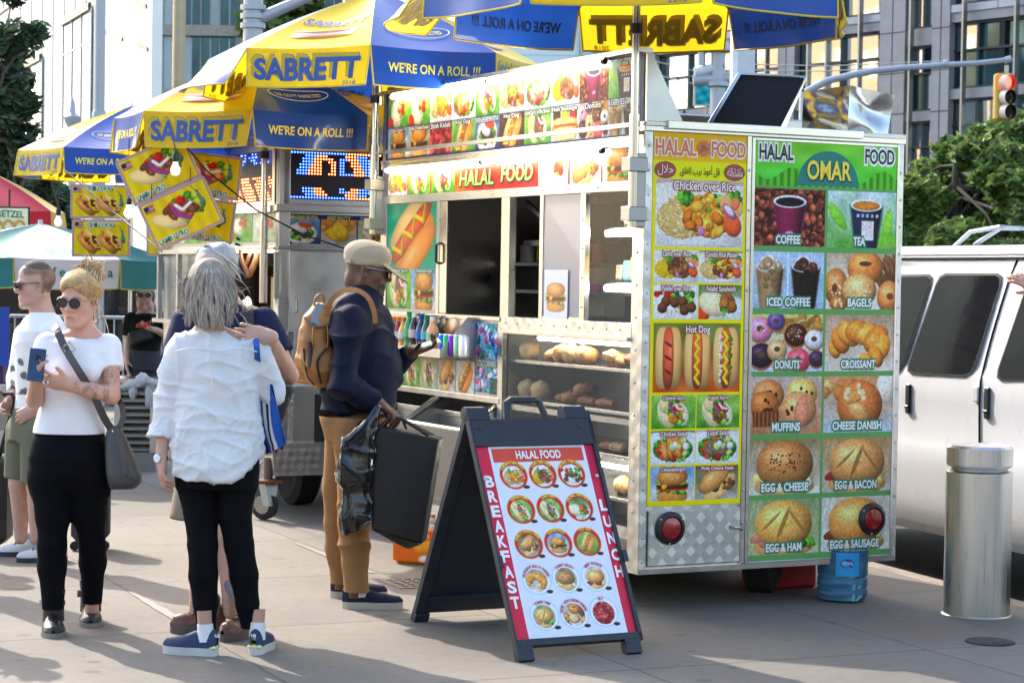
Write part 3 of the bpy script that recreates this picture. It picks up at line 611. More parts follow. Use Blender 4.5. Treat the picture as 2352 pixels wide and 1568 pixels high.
def hotdogv(c, x, top=0.06, bot=.94, topping=0):
 A = c.asp(); m = (top + bot) / 2; L = (bot - top) / 2 * A
 c.bl(x - .06, m, L, .085, BUNL, 90, .3, p=3); c.bl(x + .065, m, L, .085, (.9, .68, .4), 90, .4, p=3); c.bl(x, m, L * 1.0, .062, SAU, 90, .5, p=3, hl=.15)
 if topping == 0:
  for i in range(3): c.bl(x, m - .2 + i * .2, .05, .015, (.5, .15, .1), 30, .1)
 else:
  if topping == 2: c.sc(26, x + .055, m, .016, (bot - top) * .4, .012, .022, [(.3, .4, .12), (.4, .5, .15)], .7, inell=False); c.sc(26, x - .055, m, .016, (bot - top) * .4, .012, .022, [(.9, .87, .75)], .7, inell=False)
  c.st([(x + (.022 if i % 2 else -.022), top + .07 + (bot - top - .14) * i / 9) for i in range(10)], .017, MUS, .4, 70)
 return c
def burger(c, cx=.5, cy=.52, r=.36, egg=False, meat=(.3, .14, .08), ses=True, green=True):
 A = c.asp(); k = lambda y: cy + y * r / A
 c.bl(cx, k(.62), r * .95, r * .36, BUN, 0, .4, p=2.6)
 if green: lettuce(c, cx, k(.35), r * 1.0, r * .16 / A, 26)
 c.bl(cx, k(.22), r * .98, r * .12, (.85, .2, .12), 0, .3, p=3); c.bl(cx, k(.08), r * 1.0, r * .17, meat, 0, .5, p=3, spk=.15)
 c.bl(cx, k(-.06), r * 1.0, r * .1, (.97, .76, .2) if not egg else (.97, .88, .55), 0, .2, p=3); c.bl(cx - r * .5, k(.06), r * .16, r * .2, (.97, .76, .2), 45, .1)
 if green: lettuce(c, cx, k(-.15), r * 1.0, r * .1 / A, 20, 3)
 c.bl(cx, k(-.42), r * .96, r * .46, (.84, .52, .22), 0, .55, p=2.3, hl=.16)
 if ses: c.sc(26, cx, k(-.52), r * .7, r * .26 / A, .008, .014, [(.97, .88, .65)], .6, .1)
 return c
def gyro(c, meat=CHK, onion=(.62, .25, .5), cx=.5, cy=.52, flip=1):
 A = c.asp()
 c.bl(cx - .14, cy, .22, .46 * min(A, 1.15), (.95, .86, .66), -24, .25); c.bl(cx - .2, cy - .24, .13, .16, (.92, .8, .56), 0, .3, spk=.05)
 c.bl(cx + .16, cy + .05, .17, .36 * min(A, 1.15), (.95, .9, .78), -24, .2); lettuce(c, cx + .02, cy - .02, .18, .34, 34)
 c.sc(22, cx + .06, cy + .05, .13, .28, .04, .08, meat, .6, .5, 4); c.sc(8, cx + .06, cy, .12, .26, .03, .06, RED, .6, .4, 5)
 c.st([(cx - .1, cy - .24), (cx - .04, cy - .08), (cx + .04, cy + .04)], .028, onion, .2, 16); c.st([(cx + .02, cy - .26), (cx + .1, cy - .12), (cx + .2, cy - .1)], .022, (.95, .9, .95), .1, 16)
 lettuce(c, cx + .17, cy + .3, .1, .07, 9, 8); return c
def platter(c, rice=RICE, meat=CHK, box=True, sal=True, tomato=True):
 A = c.asp()
 if box: c.bl(.5, .55, .62, .5 * A, (.93, .92, .91), 0, .12, p=6); c.bl(.5, .9, .48, .06, (.86, .85, .86), 0, .2, p=6)
 c.bl(.3, .58, .29, .3 * A, tuple(np.array(rice[0]) * .9), 0, .2); c.bl(.62, .52, .32, .3 * A, tuple(np.array(meat[0]) * .6), 0, .2)
 c.sc(200, .3, .55, .27, .33, .013, .034, rice, .3, .3, 1)
 if sal: lettuce(c, .78, .36, .2, .24, 40, 2); c.sc(5, .84, .34, .12, .14, .06, .09, [(.93, .7, .45), (.95, .5, .3)], .7, .2, 9)
 c.sc(60, .58, .52, .26, .3, .035, .085, meat, .5, .6, 3, hl=.08)
 if tomato: c.bl(.88, .66, .12, .1, (.9, .36, .16), 60, .4); c.bl(.84, .46, .1, .05, (.72, .4, .62), 40, .3); c.bl(.84, .44, .07, .03, (.95, .86, .92), 40, .2); c.bl(.52, .76, .05, .04, (.8, .5, .7), 70, .3)
 lettuce(c, .36, .26, .09, .08, 12, 6); return c
def salad(c, meat=((.9, .58, .3), (.86, .5, .22)), strips=True):
 c.bl(.5, .55, .6, .5 * c.asp(), (.93, .94, .95), 0, .1, p=6); c.bl(.5, .55, .45, .36 * c.asp(), (.2, .42, .12), 0, .2); lettuce(c, .5, .55, .44, .36, 90, 3); c.sc(12, .5, .55, .4, .32, .05, .09, RED, .7, .4, 6)
 c.sc(26, .5, .52, .27, .24, .1, .16, list(meat), .16, .5, 8, 65 if strips else None); c.sc(6, .5, .5, .4, .3, .05, .08, [(.75, .85, .5), (.93, .9, .9)], .7, .2, 2); return c
def falafel(c, wrap=False):
 if wrap:
  c.bl(.85, .8, .3, .3, (.85, .88, .9), 0, .1); c.bl(.1, .85, .16, .15, (.88, .25, .12), 0, .4); c.bl(.34, .55, .34, .24, (.95, .87, .7), 20, .3); lettuce(c, .62, .6, .12, .3, 40); c.sc(5, .68, .58, .13, .2, .1, .13, [(.66, .42, .18), (.58, .34, .14)], .85, .6, 3)
 else:
  c.bl(.5, .55, .6, .5 * c.asp(), (.94, .94, .94), 0, .1, p=6); c.sc(70, .4, .75, .35, .16, .013, .03, RICE, .3, .3); lettuce(c, .65, .42, .3, .24, 60); c.sc(12, .25, .3, .2, .14, .04, .09, RED, .6, .3)
  for x, y in ((.28, .5), (.48, .52), (.66, .5), (.2, .68), (.7, .74), (.86, .66)): c.bl(x, y, .11, .105, (.4, .22, .12), 0, .7, spk=.12)
 return c
def steak(c, bun=(.84, .58, .3)):
 c.bl(.55, .7, .46, .17, BUNL, -38, .4); c.sc(40, .56, .56, .36, .16, .04, .08, LAM, .5, .6, 2, -35); c.sc(12, .52, .52, .32, .12, .04, .08, [MUS, (.95, .7, .2)], .5, .2, 5); c.bl(.45, .36, .44, .2, bun, -38, .5, hl=.15); return c
def beans(c, n=150, pal=((.42, .17, .1), (.55, .26, .17), (.33, .12, .07)), seed=1):
 c.bg((.2, .08, .05), (.25, .1, .06), .02); c.sc(n, .5, .5, .52, .52, .05, .066, list(pal), .62, .9, seed, inell=False, hl=.22); return c
def cup(c, cx, top, bot, rt, rb, body, fluid, rim=(.93, .93, .95), fl=None):
 A = c.asp(); n = 60
 for i in range(n):
  t = i / (n - 1); y = top + (bot - top) * t; r = rt + (rb - rt) * t; c.bl(cx, y, r, .03, np.array(body) * (.98), 0, .05, p=2, ed=1.0)
 x, y = c.xy(); t = (y - top) / (bot - top); r = rt + (rb - rt) * t; m = ((np.abs(x - cx) < r) & (t > 0) & (t < 1.02)); q = (x - cx) / np.maximum(r, .01); c.a[m] *= (1.08 - .5 * (q + .25) ** 2)[m][:, None]
 c.bl(cx, top, rt * 1.06, rt * .34, rim, 0, .05); c.bl(cx, top + .008, rt * .9, rt * .25, fluid, 0, .3); np.clip(c.a, 0, 1, c.a); return c
def coffee(c): beans(c, 170); cup(c, .5, .22, 1.0, .22, .13, (.55, .1, .3), (.06, .06, .1)); c.bl(.5, .78, .06, .03, (.75, .6, .7), 0, .1); return c
def tea(c):
 c.bg((.78, .88, .9), (.4, .7, .3), .05, 2); c.bl(.14, .45, .2, .07, (.5, .8, .2), 50, .2); c.bl(.87, .6, .2, .07, (.55, .82, .25), -80, .2); c.bl(.85, .9, .25, .12, (.45, .75, .2), 0, .2)
 cup(c, .56, .24, 1.0, .22, .15, (.13, .16, .3), (.82, .5, .14)); x, y = c.xy(); m = (np.abs(x - .58) < .085) & (y > .52) & (y < .86); c.a[m] = (.9, .86, .88); m = (np.abs(x - .56) < .18) & (y > .4) & (y < .45) & (np.sin(x * 90) > 0); c.a[m] = (.7, .75, .85); return c
def iced(c):
 c.bg((.72, .82, .93), (.62, .74, .88), .05, 1); c.rect(.48, 0, .5, 1, (.9, .94, .97))
 for cx, body, ice in ((.24, (.7, .55, .38), (.8, .66, .5)), (.74, (.16, .08, .07), (.35, .18, .12))):
  cup(c, cx, .26, .98, .19, .13, body, np.array(body) * .9, (.85, .88, .92)); c.sc(9, cx, .24, .14, .1, .05, .08, [ice, (.85, .85, .88), tuple(np.array(ice) * .8)], .8, .4, 3, hl=.25); c.sc(6, cx, .5, .12, .18, .03, .05, [tuple(np.array(body) * .75)], .8, .2)
 return c
def bread(c, cx, cy, rx, ry, col_=(.82, .5, .22), ang=0, seeds=0, spk=0): c.bl(cx, cy, rx, ry, col_, ang, .6, hl=.2, spk=spk); (c.sc(seeds, cx, cy, rx * .7, ry * .6 / c.asp(), .012, .02, [(.96, .88, .7)], .6, .1) if seeds else None); return c
def bagels(c):
 c.bg((.75, .66, .55), (.93, .9, .86), .06); c.sc(60, .9, .3, .2, .3, .06, .12, [(.5, .33, .2), (.4, .26, .15)], .15, .3, 2, 60); bread(c, .56, .26, .26, .21, (.86, .5, .22)); c.bl(.56, .18, .09, .03, (.45, .22, .1), 0, .1); bread(c, .14, .6, .17, .22, (.72, .44, .2), 0, 24); c.bl(.12, .62, .04, .05, (.45, .25, .12)); bread(c, .48, .66, .25, .2, (.87, .64, .38), 0, 40); bread(c, .92, .78, .18, .2, (.82, .5, .24)); c.bl(.93, .76, .05, .04, (.5, .26, .12)); bread(c, .18, .9, .13, .09, (.7, .42, .2), 0, 10); return c
def donut(c, x, y, r, top, base=(.8, .55, .3), spr=0):
 A = c.asp(); c.bl(x, y + .015, r, r * .92, base, 0, .4); c.bl(x, y, r * .95, r * .8, top, 0, .4, hl=.2); c.bl(x, y - .01, r * .3, r * .22, np.array(base) * .5, 0, .1)
 if spr: c.sc(spr, x, y, r * .75, r * .6 / A, .008, .014, [(1, 1, 1), (.9, .2, .3), (.2, .7, .3), (.95, .8, .2)], .5, 0)
 return c
def donuts(c):
 c.bg((.85, .8, .5), (.8, .8, .92), .05); c.sc(50, .6, .2, .4, .2, .05, .1, [(.6, .42, .15), (.75, .55, .25)], .2, .3, 1)
 for x, y, r, t, s_ in ((.12, .26, .17, (.92, .55, .72), 16), (.34, .12, .13, (.4, .28, .55), 0), (.62, .36, .17, (.3, .12, .12), 18), (.88, .44, .14, (.9, .88, .95), 0), (.14, .72, .18, (.2, .1, .22), 0), (.36, .62, .14, (.87, .68, .48), 0), (.66, .8, .17, (.88, .3, .4), 14), (.92, .78, .12, (.25, .15, .3), 0), (.42, .9, .12, (.85, .6, .4), 0)): donut(c, x, y, r, t, spr=s_)
 return c
def croissant(c):
 c.bg((.72, .6, .48), (.93, .88, .83), .05)
 for i, (x, y, r, a) in enumerate(((.14, .6, .12, 70), (.22, .45, .17, 60), (.34, .34, .19, 30), (.47, .3, .19, 0), (.6, .34, .18, -20), (.74, .44, .2, -40), (.82, .58, .17, -65), (.74, .74, .14, -120), (.6, .8, .11, -160))): c.bl(x, y, r, r * .72, (.87, .5, .16) if i % 2 else (.92, .58, .22), a, .6, hl=.15, spk=.05)
 return c
def muffins(c):
 c.bg((.8, .72, .68), (.76, .52, .36), .05)
 for x, y, r, col_ in ((.25, .32, .22, (.78, .5, .28)), (.2, .5, .2, (.74, .42, .2)), (.72, .3, .22, (.9, .72, .4)), (.68, .58, .25, (.86, .6, .38))): c.bl(x, y, r, r * .85, col_, 0, .5, hl=.15); c.sc(7, x, y, r * .7, r * .6, .018, .03, [(.3, .16, .1)], .8, .1, int(x * 99))
 x, y = c.xy(); m = (np.abs(x - .22) < .19 - .05 * (y - .6)) & (y > .6) & (y < .88); c.a[m] = np.array([.62, .33, .18]) * (.85 + .25 * np.sin(x[m] * 110))[:, None]; c.bl(.72, .62, .1, .2, (.88, .55, .42), 10, .3); return c
def danish(c): c.bg((.85, .6, .4), (.75, .83, .9), .04); c.sc(10, .2, .25, .25, .2, .09, .14, [(.8, .5, .25), (.9, .7, .45)], .7, .4); c.bl(.9, .2, .14, .2, (.92, .88, .82), 0, .3); bread(c, .52, .52, .33, .3, (.78, .43, .2)); c.bl(.5, .62, .16, .1, (.88, .62, .36), 30, .3, hl=.2); c.bl(.45, .35, .18, .08, (.9, .6, .3), -20, .3); c.sc(9, .45, .3, .25, .15, .03, .05, [(.96, .86, .66)], .6, .1); return c
def eggbun(c, top=(.84, .55, .27), fill=((.97, .85, .5), (.96, .93, .8)), seeds=False, cut=False, bg=((.6, .5, .35), (.9, .9, .85)), green=False):
 c.bg(*bg, .06); c.bl(.5, .86, .42, .13, (.88, .65, .38), 0, .4); c.sc(16, .5, .72, .4, .08, .07, .13, list(fill), .4, .35, 3)
 if green: lettuce(c, .68, .78, .3, .08, 24)
 c.bl(.5, .45, .4, .28, top, 0, .6, p=2.2, hl=.22)
 if cut: c.bl(.5, .42, .03, .2, np.array(top) * .75, 25, .1); c.bl(.32, .4, .02, .17, np.array(top) * .8, 50, .1); c.bl(.68, .4, .02, .17, np.array(top) * .8, -40, .1)
 if seeds: c.sc(60, .5, .42, .3, .18, .007, .014, [(.2, .15, .12)], .8, 0)
 return c
def kebab(c): c.bg((.6, .15, .15), (.5, .1, .1), .03); c.sc(70, .5, .5, .52, .52, .08, .13, [(.72, .2, .2), (.8, .3, .28), (.6, .14, .15)], .6, .6, 2, inell=False, hl=.12); return c
def patty(c): c.bg((.85, .6, .3), (.7, .72, .75), .04); c.sc(12, .5, .25, .5, .2, .14, .2, [(.88, .6, .22), (.8, .5, .18)], .6, .3); c.bl(.45, .62, .34, .2, (.93, .68, .16), 20, .4); c.bl(.55, .5, .2, .3, (.96, .74, .2), -30, .35); return c
def cans(c): c.bg((.6, .8, .95), (.4, .65, .85), .06); c.sc(160, .5, .5, .55, .55, .05, .11, [(.1, .5, .75), (.85, .2, .4), (.1, .55, .4), (.9, .55, .75), (.95, .95, 1), (.2, .2, .5), (.55, .8, .9), (.3, .7, .85)], .45, .5, 4, inell=False, hl=.15); return c
def skewer(c): c.bg((.5, .65, .8), (.15, .25, .45), .05); c.bl(.5, .6, .42, .34, (.93, .9, .85), 0, .2); lettuce(c, .5, .6, .36, .24, 40, 2); c.sc(26, .52, .55, .25, .2, .05, .09, [(.28, .2, .16), (.4, .28, .2)], .6, .5, 3); c.bl(.45, .4, .2, .12, (.92, .9, .92), 20, .2); c.bl(.6, .25, .2, .08, (.85, .3, .15), 10, .3); return c
def sausage(c): c.bg((.8, .9, .92), (.7, .82, .85), .03); [c.bl(x, .26, .14, .14, k, 0, .3) for x, k in ((.2, (.25, .2, .16)), (.5, (.9, .72, .15)), (.8, (.65, .15, .2)))]; c.bl(.5, .52, .44, .11, BUNL, 0, .4, p=3); c.bl(.5, .65, .46, .08, SAU, 0, .5, p=3); c.st([(.1 + .8 * i / 10, .65 + (.03 if i % 2 else -.03)) for i in range(11)], .018, MUS, .3, 60); c.bl(.5, .8, .42, .12, (.9, .8, .55), 0, .4, p=3); return c
def pic_of(kind, w_, h):
 c = Cv(w_, h); g = lambda: c.bg(*GB, .07, len(kind))
 if kind == 'chicken gyro': g(); gyro(c)
 elif kind == 'lamb gyro': g(); gyro(c, LAM)
 elif kind == 'white gyro': c.bg((.75, .72, .6), (.7, .75, .6), .04); gyro(c, LAM + [(.93, .93, .93)])
 elif kind == 'chicken rice': c.bg((.8, .72, .68), (.85, .8, .76), .03); platter(c)
 elif kind == 'lamb rice': c.bg((.9, .9, .88), (.8, .82, .82), .03); platter(c, [(.95, .8, .15), (.9, .7, .1)], LAM)
 elif kind == 'combo': c.bg((.55, .6, .5), (.85, .88, .85), .05); platter(c, RICE, CHK + LAM + [(.8, .4, .15)])
 elif kind == 'chicken salad': c.bg((.55, .6, .4), (.45, .35, .3), .03); salad(c)
 elif kind == 'lamb salad': c.bg((.8, .78, .72), (.5, .6, .4), .05); salad(c, ((.55, .45, .35), (.48, .38, .3), (.62, .5, .4)), False)
 elif kind == 'pink salad': c.bg((.85, .8, .75), (.8, .6, .6), .05); salad(c, ((.85, .6, .55), (.7, .42, .38)), False)
 elif kind == 'falafel rice': c.bg((.9, .88, .85), (.7, .78, .6), .03); falafel(c)
 elif kind == 'falafel wrap': c.bg((.35, .5, .2), (.85, .88, .86), .05); falafel(c, True)
 elif kind == 'burger': c.bg((.5, .68, .85), (.86, .85, .82), .08, 3); burger(c)
 elif kind == 'steak': c.bg((.4, .38, .18), (.72, .72, .7), .05); steak(c)
 elif kind == 'steak light': c.bg((.75, .65, .6), (.85, .8, .8), .05); steak(c)
 elif kind == 'steak bun': c.bg((.7, .65, .6), (.75, .72, .7), .04); burger(c, .5, .52, .38, meat=(.4, .25, .17), ses=False, green=False)
 elif kind == 'hot dog': c.bg(*GB, .06); hotdog(c, -58)
 elif kind == 'hot dog dark': c.bg((.35, .2, .15), (.25, .1, .12), .05); hotdog(c, -55)
 elif kind == 'hot dog light': c.bg((.88, .84, .88), (.85, .9, .82), .03); hotdog(c, -45, .5, .52, .43, (.93, .5, .2))
 elif kind == 'coffee': coffee(c)
 elif kind == 'tea': tea(c)
 elif kind == 'iced coffee': iced(c)
 elif kind == 'bagels': bagels(c)
 elif kind == 'donuts': donuts(c)
 elif kind == 'croissant': croissant(c)
 elif kind == 'muffins': muffins(c)
 elif kind == 'cheese danish': danish(c)
 elif kind == 'egg cheese': eggbun(c, (.72, .47, .25), seeds=True)
 elif kind == 'egg bacon': eggbun(c, (.86, .6, .34), ((.6, .2, .18), (.75, .32, .26), (.95, .82, .4)), cut=True, bg=((.72, .55, .35), (.8, .78, .7)))
 elif kind == 'egg ham': eggbun(c, (.92, .66, .32), ((.85, .5, .42), (.95, .8, .45)), cut=True, bg=((.6, .65, .45), (.75, .78, .6)), green=True)
 elif kind == 'egg sausage': eggbun(c, (.93, .6, .3), ((.5, .25, .15), (.95, .8, .45)), bg=((.85, .82, .76), (.9, .9, .88)))
 elif kind == 'kebab': kebab(c)
 elif kind == 'patty': patty(c)
 elif kind == 'cans': cans(c)
 elif kind == 'skewer': skewer(c)
 elif kind == 'sausage': sausage(c)
 elif kind == 'wrap': g(); c.bl(.4, .55, .3, .26, (.94, .9, .8), 60, .3); lettuce(c, .62, .45, .18, .22, 30); c.sc(12, .64, .45, .14, .2, .06, .1, RED + [(.8, .5, .3)], .7, .4); c.bl(.1, .85, .14, .12, (.85, .2, .1), 0, .4)
 elif kind == 'white wrap': c.bg((.9, .92, .9), (.75, .85, .7), .05); c.bl(.4, .55, .36, .26, (.95, .93, .85), 50, .25); lettuce(c, .68, .4, .16, .3, 34); c.sc(10, .7, .45, .14, .25, .07, .11, RED + [(.85, .55, .35)], .7, .4)
 return _grain(c.a)
def _grain(a):
 g = np.random.default_rng(9); h, w_ = a.shape[:2]; n = g.normal(0, 1, (h, w_)); n2 = (n + np.roll(n, 1, 0) + np.roll(n, 1, 1) + np.roll(n, (1, 1), (0, 1))) / 2; n3 = np.repeat(np.repeat(g.normal(0, 1, (h // 5 + 1, w_ // 5 + 1)), 5, 0), 5, 1)[:h, :w_]; return np.clip(a * (1 + .035 * n2 + .045 * n3)[..., None], 0, 1)
_P = {}
def pic(kind, w_=52, h=52):
 k = (kind, int(w_), int(h))
 if k not in _P: _P[k] = pic_of(*k)
 return _P[k]
def sheet(w_, h, bg, cells, q=1.0):
 """cells: (x0, y0, x1, y1, kind) in 0..1 with y down"""
 c = Cv(w_, h, bg)
 for x0, y0, x1, y1, kind in cells:
  s_ = c.sub(x0, y0, x1, y1); s_.a[:] = pic(kind, s_.a.shape[1], s_.a.shape[0])
 return c
# main food trailer (local: x across the rear, y along the trailer away from us, z up)
YAW = 0.4726; CO = np.array([.638, 10.43, 0.])
CX = np.array([math.cos(YAW), math.sin(YAW), 0]); CY = np.array([-math.sin(YAW), math.cos(YAW), 0]); CZ = np.array([0, 0, 1.])
def loc1(p): d = np.asarray(p) - CO; return np.array([d @ CX, d @ CY, d[2]])
def wld1(x, y, z): return CO + CX * x + CY * y + CZ * z
SIDE = Plane(CO, CY); REAR = Plane(CO, CX)
def sy(px, py, x=0.0): return Plane(CO + CX * x, CY).uv(px, py)        # -> (y, z) on a plane parallel to the long side
def c1(X, Y): return 849.8 + .29297 * X, 103.4 + .29297 * Y
def c2(X, Y): return 849.8 + .29297 * X, 447.9 + .29297 * Y
def c3(X, Y): return 849.8 + .29297 * X, 849.8 + .29297 * Y
def quilt():
 m = bpy.data.materials.new('quilted_steel'); m.use_nodes = True; n, L, ma, noise, rg_, mix = nodes_expr(m); b = n['Principled BSDF']
 b.inputs['Metallic'].default_value = 1; tc = n.new('ShaderNodeTexCoord'); P = tc.outputs['Object']; s = n.new('ShaderNodeSeparateXYZ'); L.new(P, s.inputs[0])
 h = ma('ADD', s.outputs[0], s.outputs[1]); k = 9.0
 a = ma('FRACT', ma('ADD', ma('MULTIPLY', ma('ADD', h, s.outputs[2]), k), 100.0)); c = ma('FRACT', ma('ADD', ma('MULTIPLY', ma('SUBTRACT', h, s.outputs[2]), k), 100.0))
 ck = ma('ADD', ma('GREATER_THAN', a, 0.5), ma('GREATER_THAN', c, 0.5)); par = ma('MODULO', ck, 2.0)
 L.new(rg_(par, 0, 1, 0.3, 0.42), b.inputs['Roughness']); L.new(mix(rg_(noise(P, 4), .35, .65, 0, 1), (.5, .5, .49), (.66, .65, .63)), b.inputs['Base Color'])
 pk = ma('ADD', ma('ABSOLUTE', ma('SUBTRACT', a, 0.5)), ma('ABSOLUTE', ma('SUBTRACT', c, 0.5))); bp = n.new('ShaderNodeBump'); bp.inputs['Strength'].default_value = .16; bp.inputs['Distance'].default_value = .012
 L.new(ma('ADD', pk, ma('MULTIPLY', noise(P, 5), 0.8)), bp.inputs['Height']); L.new(bp.outputs[0], b.inputs['Normal']); return m
QUILT = quilt()
INK = {k: mat('ink_' + k, c, .45, var=.05) for k, c in dict(white=(.85, .85, .85), orange=(.75, .17, .06), green=(.02, .2, .09), dark=(.012, .014, .02), yellow=(.85, .68, .06), red=(.5, .03, .04), blue=(.02, .07, .3), maroon=(.35, .05, .04), pink=(.62, .06, .1), lime=(.3, .62, .1), teal=(.0, .19, .16)).items()}
def outlined(mb, t, w_, h, F, front, back, grow=.012, lift=.0012, **k):
 """lettering with a contrasting rim: F(x, y, d) places it, d = distance in front of the print"""
 bold = k.pop('bold', .02); v, f = fit_text(t, w_, h, bold=bold, **k); v0, f0 = text_data(t, bold=bold, **k)
 sc_ = np.array([w_, h]) / np.maximum(np.ptp(v0[:, :2], axis=0), 1e-6); vb, fb = text_data(t, bold=bold + grow / max(sc_[1], 1e-6), **k)
 c0 = (v0[:, :2].min(0) + v0[:, :2].max(0)) / 2; vb = (vb[:, :2] - c0) * sc_
 if back is not None: mb.add(F(vb[:, 0], vb[:, 1], lift), fb, back)
 mb.add(F(v[:, 0], v[:, 1], lift * 2), f, front)
def rearF(cx, cz, y0=-.012): return lambda x, y, d: np.stack([cx + x, np.full_like(x, y0) - d, cz + y], 1)
def sideF(cy, cz, x0=-.006): return lambda x, y, d: np.stack([np.full_like(x, x0) - d, cy - x, cz + y], 1)
def rivets(mb, pts, n, r=.007):
 for p in pts: mb.lathe([(r, 0), (r * .8, .003), (.001, .005)], SCREW, o=p, d=n, n=6)
def ringdisc(mb, c, r, F, m, d=0, n=28, r0=0):
 a = np.arange(n) * 2 * math.pi / n
 if r0 == 0: mb.add(F(c[0] + r * np.cos(a), c[1] + r * np.sin(a), d), [list(range(n))], m)
 else: mb.add(np.concatenate([F(c[0] + r * np.cos(a), c[1] + r * np.sin(a), d), F(c[0] + r0 * np.cos(a), c[1] + r0 * np.sin(a), d)]), [[i, (i + 1) % n, n + (i + 1) % n, n + i] for i in range(n)], m)
T1 = empty('food_trailer', CO, YAW, 'steel halal food trailer plastered with menu pictures, parked nearest the kerb', 'food trailer')
def main_trailer():
 W_, Ln, zb, zt = 1.545, 3.2, .2, 2.395
 m = MB()   # shell
 m.bb((0, .002, zb + .02), (W_, .03, zt), QUILT); m.bb((W_ - .03, .03, zb), (W_, Ln, zt), STEEL); m.bb((.03, Ln - .03, zb), (W_ - .03, Ln, zt), STEEL)
 m.bb((0, .03, zb + .1), (W_ - .03, Ln - .03, zb + .16), DSTEEL); m.bb((.0, .03, zt - .03), (W_ - .03, Ln - .03, zt), STEEL)
 m.bb((.0, .1, .2), (.03, 1.53, .42), QUILT); m.bb((.0, 1.53, .2), (.03, Ln - .03, .34), STEEL); m.bb((0, .03, .2), (.03, .1, 2.38), QUILT)
 m.bb((.45, .1, .36), (.48, 1.5, 1.36), DSTEEL); m.bb((.48, 1.5, .36), (.5, Ln - .03, 1.4), DSTEEL); m.bb((.03, 1.5, .36), (.48, 1.53, 1.36), DSTEEL)
 m.bb((.03, .1, .36), (.45, 1.5, .38), DSTEEL); m.bb((.03, .1, 1.36), (.45, 1.5, 1.38), STEEL)
 m.build('body', T1)
 r = MB(); r.bb((-.012, -.02, 2.37), (W_ + .012, .05, 2.4), STEELB); r.bb((-.015, -.03, 2.395), (W_ + .005, Ln, 2.418), STEEL); r.bb((.1, -.045, 2.385), (1.27, .1, 2.424), STEELB); r.bb((W_ - .004, -.005, .2), (W_ + .012, .06, 2.4), STEELB); r.build('roof', T1, bevel=.003)
 t = MB(); t.bb((-.008, -.008, .2), (.034, .0, 2.37), QUILT); t.bb((.583, -.012, .23), (.607, -.001, 2.37), STEELB); t.bb((W_ - .03, -.008, .2), (W_ + .006, .0, 2.37), QUILT); t.bb((0, -.01, .2), (W_, .0, .226), STEELB)
 rivets(t, [(.015, -.009, z) for z in np.arange(.26, 2.35, .12)] + [(W_ - .008, -.009, z) for z in np.arange(.26, 2.35, .14)] + [(.595, -.013, z) for z in np.arange(.6, 2.3, .2)], (0, -1, 0)); t.build('corner_trim', T1)
 k = 300; H = int(k * 1.833 / .543); yel = (.96, .9, .02); z0, z1, x0, x1 = .534, 2.369, .037, .580
 Z = lambda z: (z1 - z) / (z1 - z0)
 rows = [(2.14, 1.81, ['chicken rice']), (1.795, 1.634, ['lamb rice', 'combo']), (1.625, 1.455, ['falafel rice', 'falafel wrap']), (1.435, 1.095, ['hot3']), (1.08, .915, ['chicken gyro', 'lamb gyro']), (.905, .738, ['chicken salad', 'lamb salad']), (.728, .56, ['burger', 'steak'])]
 cv = Cv(k, H, yel); cv.rect(0, 0, 1, Z(2.232), (.97, .76, .05)); cv.rect(0, Z(2.232), 1, Z(2.135), (.93, .95, .05))
 for a, b_, ks in rows:
  for i, kd in enumerate(ks):
   xa, xb = (.035, .965) if len(ks) == 1 else ((.03, .497) if i == 0 else (.507, .97))
   s_ = cv.sub(xa, Z(a), xb, Z(b_))
   if kd == 'hot3':
    s_.bg((.45, .55, .2), (.85, .35, .12), .08)
    for q in range(3): hotdogv(s_, .17 + .33 * q, .06, .95, q)
   else: s_.a[:] = pic(kd, s_.a.shape[1], s_.a.shape[0])
 y = MB(); y.pic(cv.a, (x0, -.010, z0), (x1, -.010, z0), (x0, -.010, z1), PRINT); y.bb((x0 - .001, -.0085, z0 - .001), (x1 + .001, -.001, z1 + .001), INK['yellow'])
 outlined(y, 'HALAL', .235, .078, rearF(.165, 2.297), INK['orange'], INK['white'], .008); outlined(y, 'FOOD', .2, .078, rearF(.47, 2.297), INK['orange'], INK['white'], .008)
 ringdisc(y, (.325, 2.297), .04, rearF(0, 0), INK['orange'], .0012); outlined(y, '\uFEDD\uFEFC\uFEA3', .05, .04, rearF(.325, 2.297, -.0135), INK['green'], None)
 for cx in (.105, .507):
  a = np.arange(28) * 2 * math.pi / 28; y.add(rearF(cx, 2.185)(.062 * np.cos(a), .042 * np.sin(a), .0012), [list(range(28))], INK['maroon'])
 outlined(y, '\uFEDD\uFEFC\uFEA3', .09, .055, rearF(.105, 2.185, -.0135), INK['white'], None, bold=.0); outlined(y, '\uFEEA\uFEE0\uFEDF\uFE8D\u0621\uFE8E\uFEB7\uFE8E\uFEE3', .09, .045, rearF(.507, 2.185, -.0135), INK['white'], None, bold=.0)
 outlined(y, '\uFED6\uFEE0\uFED4\uFEDF\uFE8D \uFE8F\uFEAE\uFE91 \uFEAB\uFEEE\uFECB\uFE83 \uFEDE\uFED7', .23, .06, rearF(.305, 2.185), INK['dark'], None, bold=.01)
